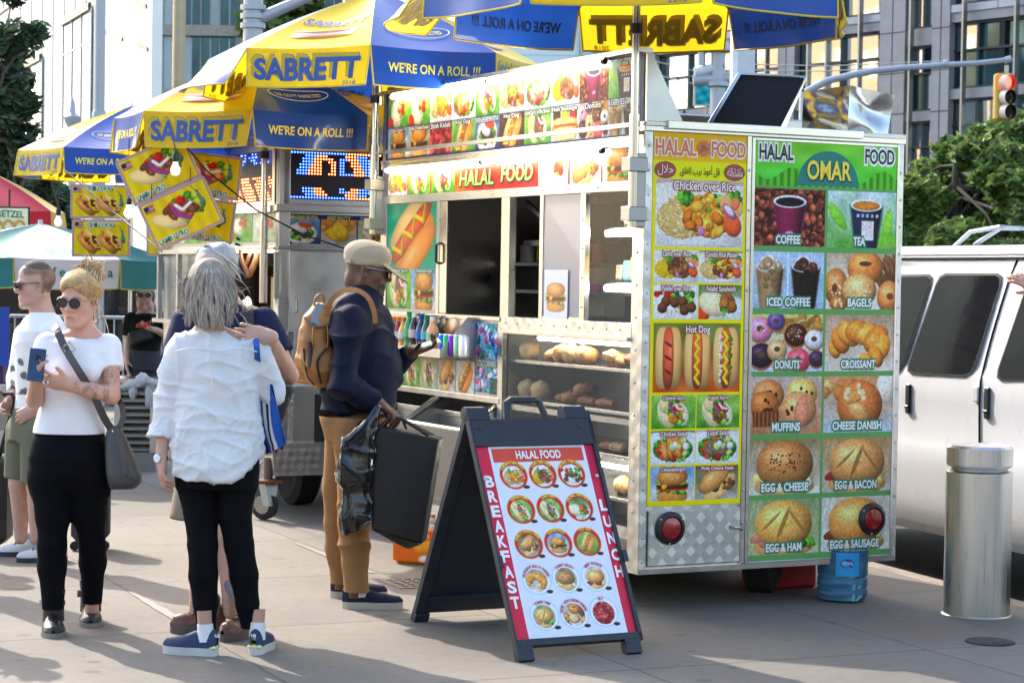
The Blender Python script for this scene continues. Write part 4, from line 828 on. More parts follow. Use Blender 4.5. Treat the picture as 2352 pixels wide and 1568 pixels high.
 for t_, cx, cz, ww, hh in (('Chicken over Rice', .335, 2.112, .36, .045), ('Lamb over Rice', .18, 1.776, .16, .026), ('Combo Rice Platter', .44, 1.776, .19, .026), ('Falafel over Rice', .18, 1.606, .165, .026), ('Falafel Sandwich', .44, 1.606, .17, .026), ('Hot Dog', .31, 1.4, .14, .045), ('Chicken Gyro', .18, 1.064, .13, .025), ('Lamb Gyro', .44, 1.064, .11, .025), ('Chicken Salad', .18, .89, .15, .023), ('Lamb Salad', .44, .89, .12, .023), ('Cheeseburger', .18, .712, .14, .026), ('Philly Cheese Steak', .44, .712, .19, .024)):
  outlined(y, t_, ww, hh, rearF(cx, cz), INK['white'], INK['maroon'], .005, bold=.015)
 y.build('menu_panel', T1)['label'] = 'yellow bordered menu panel headed HALAL FOOD'
 x0, x1, z0, z1 = .628, 1.508, .235, 2.352; k = 330; H = int(k * (z1 - z0) / (x1 - x0)); cv = Cv(k, H, (.4, .64, .36)); Z = lambda z: (z1 - z) / (z1 - z0)
 hd = cv.sub(0, 0, 1, Z(2.128)); hd.bg((.5, .83, .2), (.3, .85, .25), .06, 3); X, Y = hd.xy(); sky = .72 + .14 * np.sin(np.floor(X * 46) * 12.9898) ; mm = Y > sky; hd.a[mm] = (.3, .68, .12) + .12 * np.sin(np.floor(X[mm] * 92) * 7.7)[:, None]
 zz = [2.115, 1.81, 1.495, 1.178, .862, .556, .25]; names = [('coffee', 'tea'), ('iced coffee', 'bagels'), ('donuts', 'croissant'), ('muffins', 'cheese danish'), ('egg cheese', 'egg bacon'), ('egg ham', 'egg sausage')]
 for i, (a, b_) in enumerate(names):
  za, zb_ = zz[i] - (.0 if i == 0 else .012), zz[i + 1] + .016
  for j, kd in enumerate((a, b_)):
   s_ = cv.sub(0 if j == 0 else .508, Z(za), .49 if j == 0 else 1, Z(zb_)); s_.a[:] = pic(kd, s_.a.shape[1], s_.a.shape[0])
 d = MB(); d.pic(cv.a, (x0, -.012, z0), (x1, -.012, z0), (x0, -.012, z1), PRINT); d.bb((x0, -.0105, z0), (x1, -.002, z1), DSTEEL)
 a = np.linspace(0, math.pi, 24); d.add(rearF(1.075, 2.137)(.19 * np.cos(a), .178 * np.sin(a), .0012), [list(range(24))], INK['teal'])
 outlined(d, 'OMAR', .275, .1, rearF(1.085, 2.208, -.0135), INK['dark'], None, bold=.025); outlined(d, 'OMAR', .275, .1, rearF(1.078, 2.216, -.0155), INK['yellow'], None, bold=.025)
 outlined(d, 'HALAL', .205, .078, rearF(.755, 2.298), INK['dark'], INK['white'], .012); outlined(d, 'FOOD', .185, .078, rearF(1.395, 2.298), INK['dark'], INK['white'], .012)
 for i, (a, b_) in enumerate((('COFFEE', 'TEA'), ('ICED COFFEE', 'BAGELS'), ('DONUTS', 'CROISSANT'), ('MUFFINS', 'CHEESE DANISH'), ('EGG & CHEESE', 'EGG & BACON'), ('EGG & HAM', 'EGG & SAUSAGE'))):
  for j, t_ in enumerate((a, b_)):
   ww = .0228 * len(t_) + .012 if len(t_) > 4 else .075
   outlined(d, t_, ww, .044, rearF((.845 if j == 0 else 1.285) - .01 * (i == 0), zz[i + 1] + .05), INK['white'], INK['green'], .009, bold=.03)
 dr = d.build('menu_door', T1); dr['label'] = 'green bordered menu door headed OMAR'
 f = MB(); f.bb((.61, -.016, .226), (.628, -.003, 2.366), STEELB); f.bb((1.508, -.016, .226), (1.522, -.003, 2.366), STEELB); f.bb((.628, -.016, 2.352), (1.508, -.003, 2.366), STEELB); f.bb((.628, -.016, .226), (1.508, -.003, .235), STEELB); f.build('frame', dr, bevel=.002)
 h = MB(); h.bb((.045, -.014, .238), (.582, -.003, .515), QUILT, ch=.004); hh = h.build('lower_hatch', T1)
 l = MB(); l.bb((.52, -.03, .405), (.585, -.014, .425), DSTEEL); l.bb((.585, -.028, .395), (.6, -.012, .435), DSTEEL); l.cyl((.53, -.034, .415), (.56, -.034, .415), .006, SCREW); l.build('latch', hh, bevel=.002)
 LR = mat('tail_lamp_red', (.28, .008, .008), .15, coat=.6, var=.2, vscale=60)
 for cx in (.166, 1.389):
  q = MB(); q.lathe([(.083, 0), (.083, .012), (.07, .022), (.062, .024), (.06, .014)], BLACK, o=(cx, -.014, .425), d=(0, -1, 0), n=24); q.lathe([(.061, .012), (.052, .022), (.03, .027), (.001, .029)], LR, o=(cx, -.014, .425), d=(0, -1, 0), n=24)
  for a in (.6, 2.5, 4.6): rivets(q, [(cx + .076 * math.cos(a), -.03, .425 + .076 * math.sin(a))], (0, -1, 0), .006)
  q.build('tail_light', T1, smooth=True)
 s = MB(); s.bb((-.012, 0, 2.298), (.03, Ln, 2.335), STEELB); s.bb((-.012, 0, 2.085), (.03, Ln, 2.132), STEEL); s.bb((-.004, .03, 2.13), (.02, Ln - .02, 2.3), DSTEEL)
 for a, b_ in ((-.01, .1), (1.44, 1.54), (2.345, 2.385), (3.115, 3.205)): s.bb((-.008, a, 1.42), (.035, b_, 2.087), STEEL if a > 0 else QUILT)
 s.bb((-.01, -.01, .2), (-.002, .1, 2.3), QUILT); s.bb((-.01, .58, 1.42), (.02, .63, 2.085), STEELB); s.bb((-.02, 1.52, 1.405), (.4, 3.2, 1.428), STEELB); s.bb((-.012, .09, 1.362), (.03, 1.53, 1.43), QUILT)
 s.bb((-.03, .1, 1.34), (.02, 1.5, 1.362), STEELB); s.bb((-.008, 1.5, .42), (.02, 1.56, 1.4), STEEL); s.bb((-.012, 1.53, .945), (.02, 3.15, .978), STEELB); s.bb((-.002, 1.55, .97), (.02, 3.15, 1.41), DSTEEL); s.bb((-.01, 3.1, .3), (.02, 3.2, 1.43), STEEL); s.bb((-.02, 1.55, .84), (.02, 3.15, .87), STEELB)
 rivets(s, [(-.013, y_, 1.395) for y_ in np.arange(.2, 1.5, .14)] + [(-.013, y_, 2.11) for y_ in np.arange(.15, 3.1, .3)] + [(-.011, .05, z) for z in np.arange(.5, 2.1, .16)] + [(-.012, .605, z) for z in np.arange(1.5, 2.05, .15)], (-1, 0, 0)); s.build('side_frame', T1, bevel=.002)
 g = MB(); g.prism([(0, 0, 2.335), (0, 0, 2.765), (.02, 0, 2.765), (.212, 0, 2.418), (.212, 0, 2.335)], (0, Ln, 0), STEEL); g.bb((-.055, -.004, 2.752), (.03, Ln + .004, 2.775), STEELB); g.bb((-.016, 0, 2.336), (-.001, Ln, 2.352), STEELB)
 kk = 620; hh_ = int(kk * .405 / 3.14); cv = Cv(kk, hh_, (.1, .24, .5)); names = [['wrap', 'wrap', 'chicken rice', 'chicken salad', 'chicken gyro', 'combo', 'pink salad', 'lamb rice', 'coffee', 'tea'], ['burger', 'steak bun', 'kebab', 'hot dog', 'skewer', 'hot dog dark', 'lamb gyro', 'sausage', 'donuts', 'iced coffee']]
 ed = [.02, .075, .15, .222, .298, .378, .465, .565, .675, .79, .915][:11]; ed = [0.015, .068, .145, .222, .3, .385, .475, .575, .68, .8, .98]
 for r_ in range(2):
  for i, kd in enumerate(names[r_]): s_ = cv.sub(ed[i], .03 if r_ == 0 else .5, ed[i + 1], .49 if r_ == 0 else .95); s_.a[:] = pic(kd, s_.a.shape[1], s_.a.shape[0])
 cv2 = Cv(kk, hh_, (.1, .24, .5)); e2 = np.linspace(.012, .985, 11)
 for r_ in range(2):
  for i, kd in enumerate(names[r_]): s_ = cv2.sub(e2[i], .03 if r_ == 0 else .5, e2[i + 1], .49 if r_ == 0 else .95); s_.a[:] = pic(kd, s_.a.shape[1], s_.a.shape[0])
 gs = g.build('roof_sign', T1); p = MB(); p.pic(cv2.a, (-.004, 3.15, 2.345), (-.004, .02, 2.345), (-.004, 3.15, 2.75), PRINT)
 yc = lambda i: 3.15 - 3.13 * (e2[i] + e2[i + 1]) / 2
 for i, t_ in enumerate(['Combo', 'Falafel on Pita Bread', 'Chicken over Rice', 'Chicken Salad', 'Chicken on Pita Bread', 'Combo Rice Platter', 'Lamb Salad', 'Lamb Gyro w/Rice', 'Coffee', 'Tea']): outlined(p, t_, min(.26, .02 * len(t_) + .03), .03, sideF(yc(i), 2.722, -.005), INK['white'], INK['dark'], .004, bold=.015)
 for i, t_ in enumerate(['Burger', 'Philly Cheese Steak', 'Shish Kebab', 'Hot Dog', 'SHISH KEBAB ON PITA', 'Hot Dog', 'Lamb Gyro on Pita Bread', 'Hot Sausage', 'Donuts', 'Iced Coffee']): outlined(p, t_, min(.28, .022 * len(t_) + .03), .03, sideF(yc(i), 2.528, -.005), INK['white'], INK['dark'], .004, bold=.015)
 p.build('picture_board', gs)
 for z, x, spans in ((2.735, -.034, ((.387, 1.66), (1.7, 2.99))), (2.287, -.045, ((.375, 1.68), (1.74, 3.03)))):
  for a, b_ in spans:
   l = MB(); l.cyl((x, a, z), (x, b_, z), .0135, TUBE, n=10); l.cyl((x, a - .03, z), (x, a, z), .015, BLACK, n=10); l.cyl((x, b_, z), (x, b_ + .03, z), .015, WHITE, n=10); l.bb((x + .005, a - .02, z + .008), (x + .03, b_ + .02, z + .02), WHITE); l.build('lamp_tube', T1)
 cv = Cv(560, 32, (.8, .14, .1)); L0, L1 = 3.11, .1; q = lambda y_: (L0 - y_) / (L0 - L1)
 for a, b_, kd in ((3.1, 2.815, 'chicken rice'), (2.795, 2.485, 'chicken gyro'), (2.465, 2.15, 'lamb gyro'), (1.11, .78, 'white wrap'), (.76, .435, 'steak light'), (.415, .1, 'burger')): s_ = cv.sub(q(a), 0, q(b_), 1); s_.a[:] = pic(kd, s_.a.shape[1], s_.a.shape[0])
 s_ = cv.sub(q(2.14), 0, q(1.12), 1); s_.bg((.85, .2, .08), (.72, .06, .06), .08, 2); x_, y_ = s_.xy(); s_.a[:] += (.35 * np.exp(-((x_ - .1) * 5) ** 2 - ((y_ - 1) * 1.5) ** 2))[..., None] * np.array([.6, 1, .1])
 p = MB(); p.pic(cv.a, (-.006, L0, 2.134), (-.006, L1, 2.134), (-.006, L0, 2.297), PRINT)
 outlined(p, 'HALAL', .44, .085, sideF(1.86, 2.205, -.007), INK['lime'], INK['dark'], .008, bold=.02, shear=.1); outlined(p, 'FOOD', .38, .09, sideF(1.36, 2.215, -.007), INK['lime'], INK['dark'], .008, bold=.02, shear=.1)
 for yc_ in (1.46, 1.345, 1.26): ringdisc(p, (yc_, 2.215), .012, lambda x, y, d: np.stack([np.full_like(x, -.0115) - d, x, y], 1), INK['lime'])
 p.build('name_strip', T1)
 cv = Cv(130, 112, (.0, .66, .5)); hotdog(cv.sub(0, 0, 1, .62), -31, .5, .5, .44, (.93, .56, .25), 3); a = cv.sub(.0, .62, .5, 1); a.a[:] = pic('chicken gyro', a.a.shape[1], a.a.shape[0]); a = cv.sub(.5, .62, 1, 1); a.a[:] = pic('burger', a.a.shape[1], a.a.shape[0])
 p = MB(); p.pic(cv.a, (-.0, 3.115, 1.445), (-.0, 2.385, 1.445), (-.0, 3.115, 2.082), PRINT); p.bb((.004, 2.385, 1.43), (.02, 3.115, 2.085), DSTEEL); outlined(p, 'Chicken Gyro', .26, .03, sideF(2.93, 1.675, -.001), INK['white'], INK['green'], .005, bold=.01); outlined(p, 'Cheeseburger', .26, .03, sideF(2.57, 1.675, -.001), INK['white'], INK['green'], .005, bold=.01); p.build('hot_dog_poster', T1)
 PLEX = glassmat('scratched_plexiglass', (.42, .43, .5), .16, .72)
 w = MB(); w.bb((.0, .63, 1.43), (.008, 1.08, 2.085), PLEX); w.bb((-.006, 1.05, 1.43), (.016, 1.085, 2.085), STEELB); w.bb((-.004, .63, 1.43), (.014, 1.05, 1.445), STEELB); wi = w.build('sliding_window', T1)
 cv = Cv(56, 70, (.92, .92, .94)); burger(cv, .5, .55, .4); p = MB(); cv.a[:] = cv.a * .8 + .2; p.pic(cv.a, (-.008, 1.02, 1.435), (-.008, .76, 1.435), (-.008, 1.02, 1.69), PRINT); p.build('burger_poster', wi)
 w = MB(); w.bb((.0, .1, 1.43), (.008, .58, 2.085), GLASS); w.build('fixed_window', T1)
 w = MB(); w.bb((-.004, 2.25, 1.43), (.012, 2.345, 2.085), STEELB); w.tube([(-.006, 2.335, 1.72), (-.03, 2.335, 1.73), (-.03, 2.335, 1.83), (-.006, 2.335, 1.84)], .01, BLACK, n=6); w.build('sliding_door', T1, bevel=.003)
 i = MB(); i.bb((1.0, .1, 1.38), (1.5, 3.15, 1.4), DSTEEL)
 for z, a, b_ in ((1.72, 1.1, 3.1), (1.55, 1.3, 3.0)): i.bb((.8, a, z), (1.4, b_, z + .02), STEEL)
 i.bb((.9, 1.15, 1.4), (1.45, 1.75, 1.9), BLACK, ch=.02); i.tube([(.1, 1.45, 2.06), (.1, 1.1, 1.9)], .016, BLACK, n=6); i.bb((.08, 1.05, 1.82), (.12, 1.44, 1.85), BLACK); i.prism([(1.0, 1.6, 1.85), (1.0, 2.9, 1.85), (1.0, 2.7, 2.1), (1.0, 1.8, 2.1)], (.4, 0, 0), mat('hood_black_steel', (.05, .05, .055), .25, .8)); i.build('kitchen_fittings', T1)
 i = MB()
 for z in (1.90, 1.62): i.bb((.12, .1, z), (.3, .56, z + .01), STEEL); i.cyl((.1, .12, z - .02), (.1, .54, z - .02), .018, TUBE, n=8)
 i.bb((.34, .1, 1.43), (.36, .58, 2.08), WHITE); i.build('window_shelf', T1)
 for z in (1.18, .965, .745, .53):
  c = MB(); c.prism([(.035, .1, z), (.035, .1, z + .018), (.05, .1, z + .02), (.43, .1, z + .045), (.43, .1, z + .025)], (0, 1.39, 0), STEELB); c.build('pastry_shelf', T1, bevel=.002)
 c = MB(); c.bb((-.002, .1, .42), (.004, 1.5, 1.345), GLASS); c.build('case_front', T1)
 c = MB(); c.bb((.03, .1, .92), (.045, 1.5, .95), STEELB); c.cyl((.06, .12, .70), (.06, 1.45, .70), .012, TUBE, n=8); c.cyl((.06, .12, 1.32), (.06, 1.2, 1.32), .01, TUBE, n=8); c.build('case_light', T1)
 t = MB(); t.prism([(0, 1.84, 1.19), (-.225, 1.84, 1.19), (-.225, 1.84, 1.235), (-.06, 1.84, 1.418), (0, 1.84, 1.418)], (0, -.004, 0), STEEL); t.bb((-.225, 1.84, 1.188), (0, 3.1, 1.196), STEEL); t.bb((-.229, 1.84, 1.188), (-.223, 3.1, 1.238), STEELB); t.bb((-.006, 1.84, 1.2), (0, 3.1, 1.41), STEELB); t.build('drinks_tray', T1)
 cv = Cv(230, 36, (.5, .58, .35));
 for j, kd in enumerate(['combo', 'chicken gyro', 'white gyro', 'steak light', 'hot dog light']): s_ = cv.sub(j * .2 + .004, .1, j * .2 + .196, 1); s_.a[:] = pic(kd, s_.a.shape[1], s_.a.shape[0])
 p = MB(); p.pic(cv.a, (-.004, 3.1, .98), (-.004, 1.852, .98), (-.004, 3.1, 1.185), PRINT)
 for j, t_ in enumerate(['Lamb Gyro', 'Philly Cheese Steak', 'Hot Dog']): outlined(p, t_, .012 * len(t_) + .04, .022, sideF(3.1 - 1.248 * (.5 + .2 * j), 1.173, -.006), INK['white'], INK['green'], .003, bold=.01)
 p.build('lower_menu_strip', T1)
 cv = Cv(64, 88); cv.a[:] = pic('cans', 64, 88); cv.rect(0, .54, 1, .62, (.35, .5, .3)); p = MB(); p.pic(cv.a, (-.005, 1.845, .998), (-.005, 1.555, .998), (-.005, 1.845, 1.39), PRINT); outlined(p, 'COLD DRINKS', .24, .035, sideF(1.7, 1.163, -.006), INK['white'], INK['green'], .006, bold=.02); outlined(p, 'TOSE', .1, .07, sideF(1.6, 1.04, -.006), INK['green'], INK['dark'], .012, bold=.03, shear=.3); p.build('cold_drinks_panel', T1)
 for a, b_ in ((1.58, 2.33), (2.37, 3.08)):
  h = MB(); h.prism([(.0, a, .35), (-.02, a, .35), (-.22, a, .80), (-.205, a, .80)], (0, b_ - a, 0), DSTEEL)
  for y_ in (a, b_ - .004): h.prism([(0, y_, .36), (-.21, y_, .79), (.01, y_, .93)], (0, .004, 0), STEEL); h.tube([(-.21, y_, .8), (.01, y_, .94)], .013, STEELB, n=6)
  h.tube([(-.21, a, .8), (-.21, b_, .8)], .012, STEELB, n=6); h.bb((.0, a, .36), (.02, b_, .84), DSTEEL); h.build('ice_bin', T1)
 for y_ in (.02, 3.21):
  u = MB()
  for z in ((1.93, 2.0), (2.17, 2.24)): u.bb((-.1, y_ - .045, z[0]), (.0, y_ + .045, z[1]), DSTEEL, ch=.004)
  u.bb((-.052, y_ - .03, 1.9), (-.0, y_ + .05, 2.26), DSTEEL, ch=.004); u.build('umbrella_holder', T1)
 h = MB(); h.prism([(.55, .25, 2.42), (.57, .25, 2.41), (.86, .9, 2.73), (.84, .9, 2.74)], (.62, 0, 0), BLACK)
 h = MB(); n_ = np.array([0, -.86, .5])
 a_, b_, c_, d_ = [np.array(q) for q in ((.56, .33, 2.435), (1.02, .33, 2.44), (1.313, .55, 2.744), (.887, .55, 2.738))]; off = np.array([0.02, .04, -.01])
 h.prism([a_, b_, c_, d_], off, mat('hatch_underside', (.008, .008, .009), .5, spec=.15)); h.tube([a_, d_, c_, b_], .014, STEELB, n=4); h.bb((.42, .3, 2.418), (1.1, .62, 2.44), STEEL); h.build('roof_hatch', T1)
 v = MB(); A = np.array([(1.12, .3, 2.42), (1.24, .06, 2.42), (1.51, .08, 2.42), (1.42, .36, 2.42)]); B = np.array([(1.13, .3, 2.642), (1.25, .06, 2.665), (1.55, .08, 2.63), (1.44, .36, 2.66)])
 DS = mat('dented_steel', (.5, .5, .49), .2, 1.0, bump=.15, bscale=5, var=.1)
 for i in range(4):
  j = (i + 1) % 4; nn_ = nrm(np.cross(A[j] - A[i], CZ)); v.grid(lambda u, w, i=i, j=j, nn_=nn_: (A[i] + (A[j] - A[i]) * u[:, None]) * (1 - w[:, None]) + (B[i] + (B[j] - B[i]) * u[:, None]) * w[:, None] + nn_ * (.055 * np.sin(np.pi * u) * np.sin(np.pi * w) * np.sin(2.6 * u + 3.1 * w + i))[:, None], 10, 8, DS)
 v.add(B, [[0, 1, 2, 3]], DS); v.build('exhaust_hood', T1, smooth=True, autosmooth=40)
 v = MB(); v.bb((.25, .7, 2.418), (1.45, 1.9, 2.53), STEEL, ch=.01); v.lathe([(.05, 0), (.05, .13), (.085, .13), (.085, .2), (.01, .21)], DSTEEL, o=(.55, 1.0, 2.52), n=14); v.build('roof_vent', T1)
 for x in (.22, 1.22):
  q = MB(); q.lathe([(.13, -.09), (.22, -.1), (.262, -.07), (.262, .07), (.22, .1), (.13, .09)], RUBBER, o=(x, 1.6, .262), d=(1, 0, 0), n=28); q.lathe([(.14, -.06), (.14, .06)], DSTEEL, o=(x, 1.6, .262), d=(1, 0, 0), n=20); q.build('wheel', T1, smooth=True)
 q = MB(); q.lathe([(.05, -.08), (.2, -.09), (.262, -.06), (.262, .06), (.2, .09), (.05, .08)], RUBBER, o=(1.03, .45, .262), d=(.75, -.66, 0), n=26); q.build('wheel', T1, smooth=True)
 q = MB(); q.bb((.1, .6, .24), (.16, 3.1, .3), DSTEEL); q.bb((1.38, .6, .24), (1.44, 3.1, .3), DSTEEL); q.cyl((.2, 1.6, .26), (1.3, 1.6, .26), .03, DSTEEL); q.build('chassis', T1)
main_trailer()
# second trailer, parked in line behind
O2 = np.array([-1.55, 14.2, 0.]); T2 = empty('food_trailer', O2, YAW, 'second steel food trailer with red and blue light-up sign, behind the man in the cap', 'food trailer')
S2, R2 = Plane(O2, CY), Plane(O2, CX)
LEDB = mat('blue_led', (.02, .05, 1), .4, emit=5, ecol=(.03, .09, 1)); LEDR = mat('red_led', (1, .1, .03), .4, emit=5, ecol=(1, .13, .04)); LEDX = mat('led_board_black', (.006, .006, .012), .45, bump=.3, bscale=300)
def second_trailer():
 r = lambda px, py: R2.uv(px, py); s = lambda px, py: S2.uv(px, py)
 zt = 2.6; Ln = 2.5; W_ = 1.5; m = MB()
 m.bb((.0, 0, .52), (W_, .03, zt), STEEL); m.bb((W_ - .03, .03, .5), (W_, Ln, zt), STEEL); m.bb((0, Ln - .03, .5), (W_ - .03, Ln, zt), STEEL); m.bb((.0, .03, zt - .03), (W_ - .03, Ln - .03, zt), STEEL); m.bb((0, .03, .5), (.03, Ln, 1.28), STEEL); m.bb((0, .03, 1.83), (.03, Ln, zt - .03), DSTEEL); m.bb((.03, .03, .52), (W_, Ln, .56), DSTEEL)
 m.bb((.7, .4, .56), (.75, Ln - .1, 1.7), mat('cardboard_brown', (.2, .14, .07), .7)); m.build('body', T2)
 m = MB(); m.prism([(-.03, -.03, .3), (-.06, -.05, .52), (-.06, 2.45, .52), (-.03, 2.45, .3)], (1.55, 0, 0), QUILT); m.bb((-.015, -.02, .52), (.1, .1, .85), mat('diamond_plate', (.55, .55, .55), .3, 1, bump=.6, bscale=45)); m.build('skirt', T2)
 p = MB(); p.bb((-.02, -.02, .5), (.06, .04, zt), STEEL); p.bb((-.02, -.03, zt - .02), (W_ + .02, Ln, zt + .03), STEELB); p.bb((-.05, -.05, r(700, 487)[1]), (W_ + .05, .0, r(700, 471)[1]), STEELB); p.bb((-.05, 0, r(640, 487)[1]), (.0, Ln, r(640, 471)[1]), STEELB); p.bb((-.03, -.03, r(700, 574)[1]), (W_ + .03, 0, r(700, 566)[1]), STEELB); p.bb((-.03, 0, r(640, 574)[1]), (0, Ln, r(640, 566)[1]), STEELB); p.build('trim', T2, bevel=.004)
 x0, z1 = r(666, 344); x1, z0 = r(872, 464); z1 = min(z1, 2.55); x1 = x0 + 32 * .0206
 b = MB(); b.bb((x0 - .01, -.012, z0), (x1 + .01, -.002, z1), LEDX); b.bb((x0 - .045, -.02, z0 - .03), (x0 - .01, -.002, z1 + .035), STEEL); b.bb((x0 - .045, -.02, z1), (x1 + .05, -.002, z1 + .035), STEEL); b.bb((x0 - .045, -.02, z0 - .03), (x1 + .05, -.002, z0), STEEL); b.bb((x1 + .01, -.02, z0), (x1 + .05, -.002, z1), STEEL); sg = b.build('light_sign', T2)
 R_ = lambda t: [q for a in t.split(',') if a for q in range(int(a.split('-')[0]), int(a.split('-')[-1]) + 1)]
 pat = {0: ('0-19', '20-31'), 1: ('5-8,23-26', '9-12,19-22'), 2: ('4-7,17-19,24-27', '8-14,20-23'), 3: ('4-7,17-18,24-27', '8-10,13-15,21-23'), 4: ('3-6,17-18,25-28', '7-10,14-15,21-24'), 5: ('3-6,17-18,25-28', '7-10,14-15,22-24'), 6: ('2-5,17-18,26-29', '6-10,14-15,22-25'), 7: ('2-5,17-21,26-29', '6-10,13-15,22-25'), 12: ('4-7,17-18,24-27', '8-10,21-23'), 13: ('4-7,17-19,24-27', '8-11,20-23'), 14: ('5-8,23-26', '9-12,19-22'), 15: ('0-19', '20-31')}
 d = MB(); dz = (z1 - z0 - .03) / 15
 for row, (bl, rd) in pat.items():
  for cols, mm in ((bl, LEDB), (rd, LEDR)):
   for c in R_(cols): d.lathe([(.0062, 0), (.0045, .004)], mm, o=(x0 + .01 + c * .0206, -.0125, z1 - .015 - row * dz), d=(0, -1, 0), n=6)
 tag(d.build('light_dots', sg), kind='stuff')
 y1, zc = s(622, 346); y0, _ = s(540, 473); zb = s(623, 462)[1]; b = MB(); b.bb((-.012, .12, zb), (-.002, y0 + .3, zc), LEDX); b.bb((-.02, .07, zb - .03), (-.002, y0 + .35, zb), STEEL); b.bb((-.02, .07, zc), (-.002, y0 + .35, zc + .04), STEEL); b.bb((-.02, .07, zb), (-.002, .12, zc), STEEL); sg = b.build('light_sign', T2); d = MB(); g = np.random.default_rng(4)
 for row in range(16):
  z = zc - .015 - row * (zc - zb - .03) / 15
  for c in range(42):
   y_ = .15 + c * .0206
   on = (row < 4 and g.random() < .5 and c % 11 > 2) or (row > 7 and g.random() < .75 and (c + row) % 13 > 2)
   if on: d.lathe([(.0062, 0), (.0045, .004)], LEDB if row < 6 else LEDR, o=(-.0125, y_, z), d=(-1, 0, 0), n=6)
 tag(d.build('light_dots', sg), kind='stuff')
 xa, za = r(650, 491); xb, zb = r(819, 563); cw = (xb - xa) / 2; cv = Cv(150, 44, (.16, .2, .45))
 for j, kd in enumerate(['skewer', 'patty', 'white gyro']): s_ = cv.sub(j / 3 + .005, .16, (j + 1) / 3 - .005, .97); s_.a[:] = pic(kd, s_.a.shape[1], s_.a.shape[0])
 p = MB(); p.pic(cv.a, (xa, -.006, zb), (xa + 3 * cw, -.006, zb), (xa, -.006, za), PRINT); p.bb((xa - .02, -.004, zb - .015), (xa + 3 * cw + .02, -.001, za + .015), STEELB)
 for j, t_ in enumerate(['LAMB KEBAB ON PITA', 'BEEF PATTY', 'CHICKEN KEBAB']): outlined(p, t_, min(cw * .84, .017 * len(t_)), .024, rearF(xa + cw * (j + .5), za - .02, -.007), INK['yellow'], None, bold=.02)
 p.build('menu_strip', T2)
 ya, zc2 = s(641, 493); yb, zd = s(540, 575); cv = Cv(190, 44, (.55, .5, .45))
 for j, kd in enumerate(['white gyro', 'chicken gyro', 'hot dog light', 'wrap', 'white wrap']): s_ = cv.sub(j / 5 + .004, .03, (j + 1) / 5 - .004, .97); s_.a[:] = pic(kd, s_.a.shape[1], s_.a.shape[0])
 p = MB(); p.pic(cv.a, (-.006, 2.45, 1.86), (-.006, .05, 1.86), (-.006, 2.45, 2.1), PRINT); p.build('menu_strip', T2)
 d = MB(); a, b_ = r(662, 577), r(812, 830); d.bb((a[0], -.012, b_[1]), (b_[0], -.001, a[1]), mat('satin_steel', (.6, .6, .58), .38, 1.0, bump=.12, bscale=3, var=.12)); dd = d.build('door', T2, bevel=.003)
 h = MB(); q = r(677, 684), r(677, 718); h.tube([(q[0][0], -.01, q[0][1]), (q[0][0], -.04, q[0][1] - .01), (q[0][0], -.04, q[1][1] + .01), (q[1][0], -.01, q[1][1])], .008, CHROME, n=6); h.build('handle', dd)
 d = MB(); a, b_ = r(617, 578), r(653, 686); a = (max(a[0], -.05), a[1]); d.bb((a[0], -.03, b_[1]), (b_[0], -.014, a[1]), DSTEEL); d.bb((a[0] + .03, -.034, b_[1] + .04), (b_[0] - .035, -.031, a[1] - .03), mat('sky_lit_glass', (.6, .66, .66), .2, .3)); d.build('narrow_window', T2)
 d = MB(); q = r(664, 772); d.bb((q[0] - .03, -.03, q[1] - .06), (q[0] + .03, -.01, q[1] + .03), CHROME, ch=.008); d.bb((q[0] - .02, -.035, q[1] - .2), (q[0] + .015, -.012, q[1] - .06), CHROME, ch=.008); d.build('latch', T2)
 cv = Cv(30, 26, (.8, .84, .86)); hotdog(cv, 10, .5, .5, .42); p = MB(); a, b_ = r(671, 848), r(722, 887); p.pic(cv.a, (a[0], -.006, b_[1]), (b_[0], -.006, b_[1]), (a[0], -.006, a[1]), PRINT); p.build('hot_dog_sticker', T2)
 d = MB(); a, b_ = r(655, 900), r(720, 1025); d.bb((a[0], -.008, b_[1]), (b_[0], -.001, a[1]), STEELB); a, b_ = r(721, 905), r(800, 1015); d.bb((a[0], -.006, b_[1]), (b_[0], -.001, a[1]), DARK); d.build('lower_hatch', T2)
 d = MB(); yb_ = s(545, 640)[0]; d.bb((.35, .3, 1.3), (.36, 1.1, 1.62), mat('buff_board', (.5, .38, .2), .7)); F = lambda x, y, dd_: np.stack([np.full_like(x, .348) - dd_, .62 - x, 1.52 + y], 1); outlined(d, 'New York', .4, .09, F, INK['blue'], None, bold=.03); F2 = lambda x, y, dd_: np.stack([np.full_like(x, .348) - dd_, .62 - x, 1.4 + y], 1); outlined(d, 'Pretzel', .4, .11, F2, INK['blue'], None, bold=.04); d.cyl((.05, .2, 1.8), (.05, 1.0, 1.8), .01, TUBE, n=6); d.build('pretzel_sign', T2)
 d = MB(); d.bb((.0, 0.03, 1.28), (.03, .12, 1.83), STEEL); d.bb((.0, 1.55, 1.28), (.03, Ln, 1.83), STEEL)
 d.bb((-.09, 1.4, 1.26), (.3, 2.5, 1.29), STEELB)
 for y_ in (1.5, 1.95, 2.42): d.bb((-.07, y_, 1.28), (-.035, y_ + .035, 1.8), STEEL)
 d.bb((-.07, 1.5, 1.78), (-.03, 2.45, 1.81), STEEL); d.bb((-.055, 1.5, 1.29), (-.05, 2.44, 1.78), GLASS); d.build('glass_case', T2)
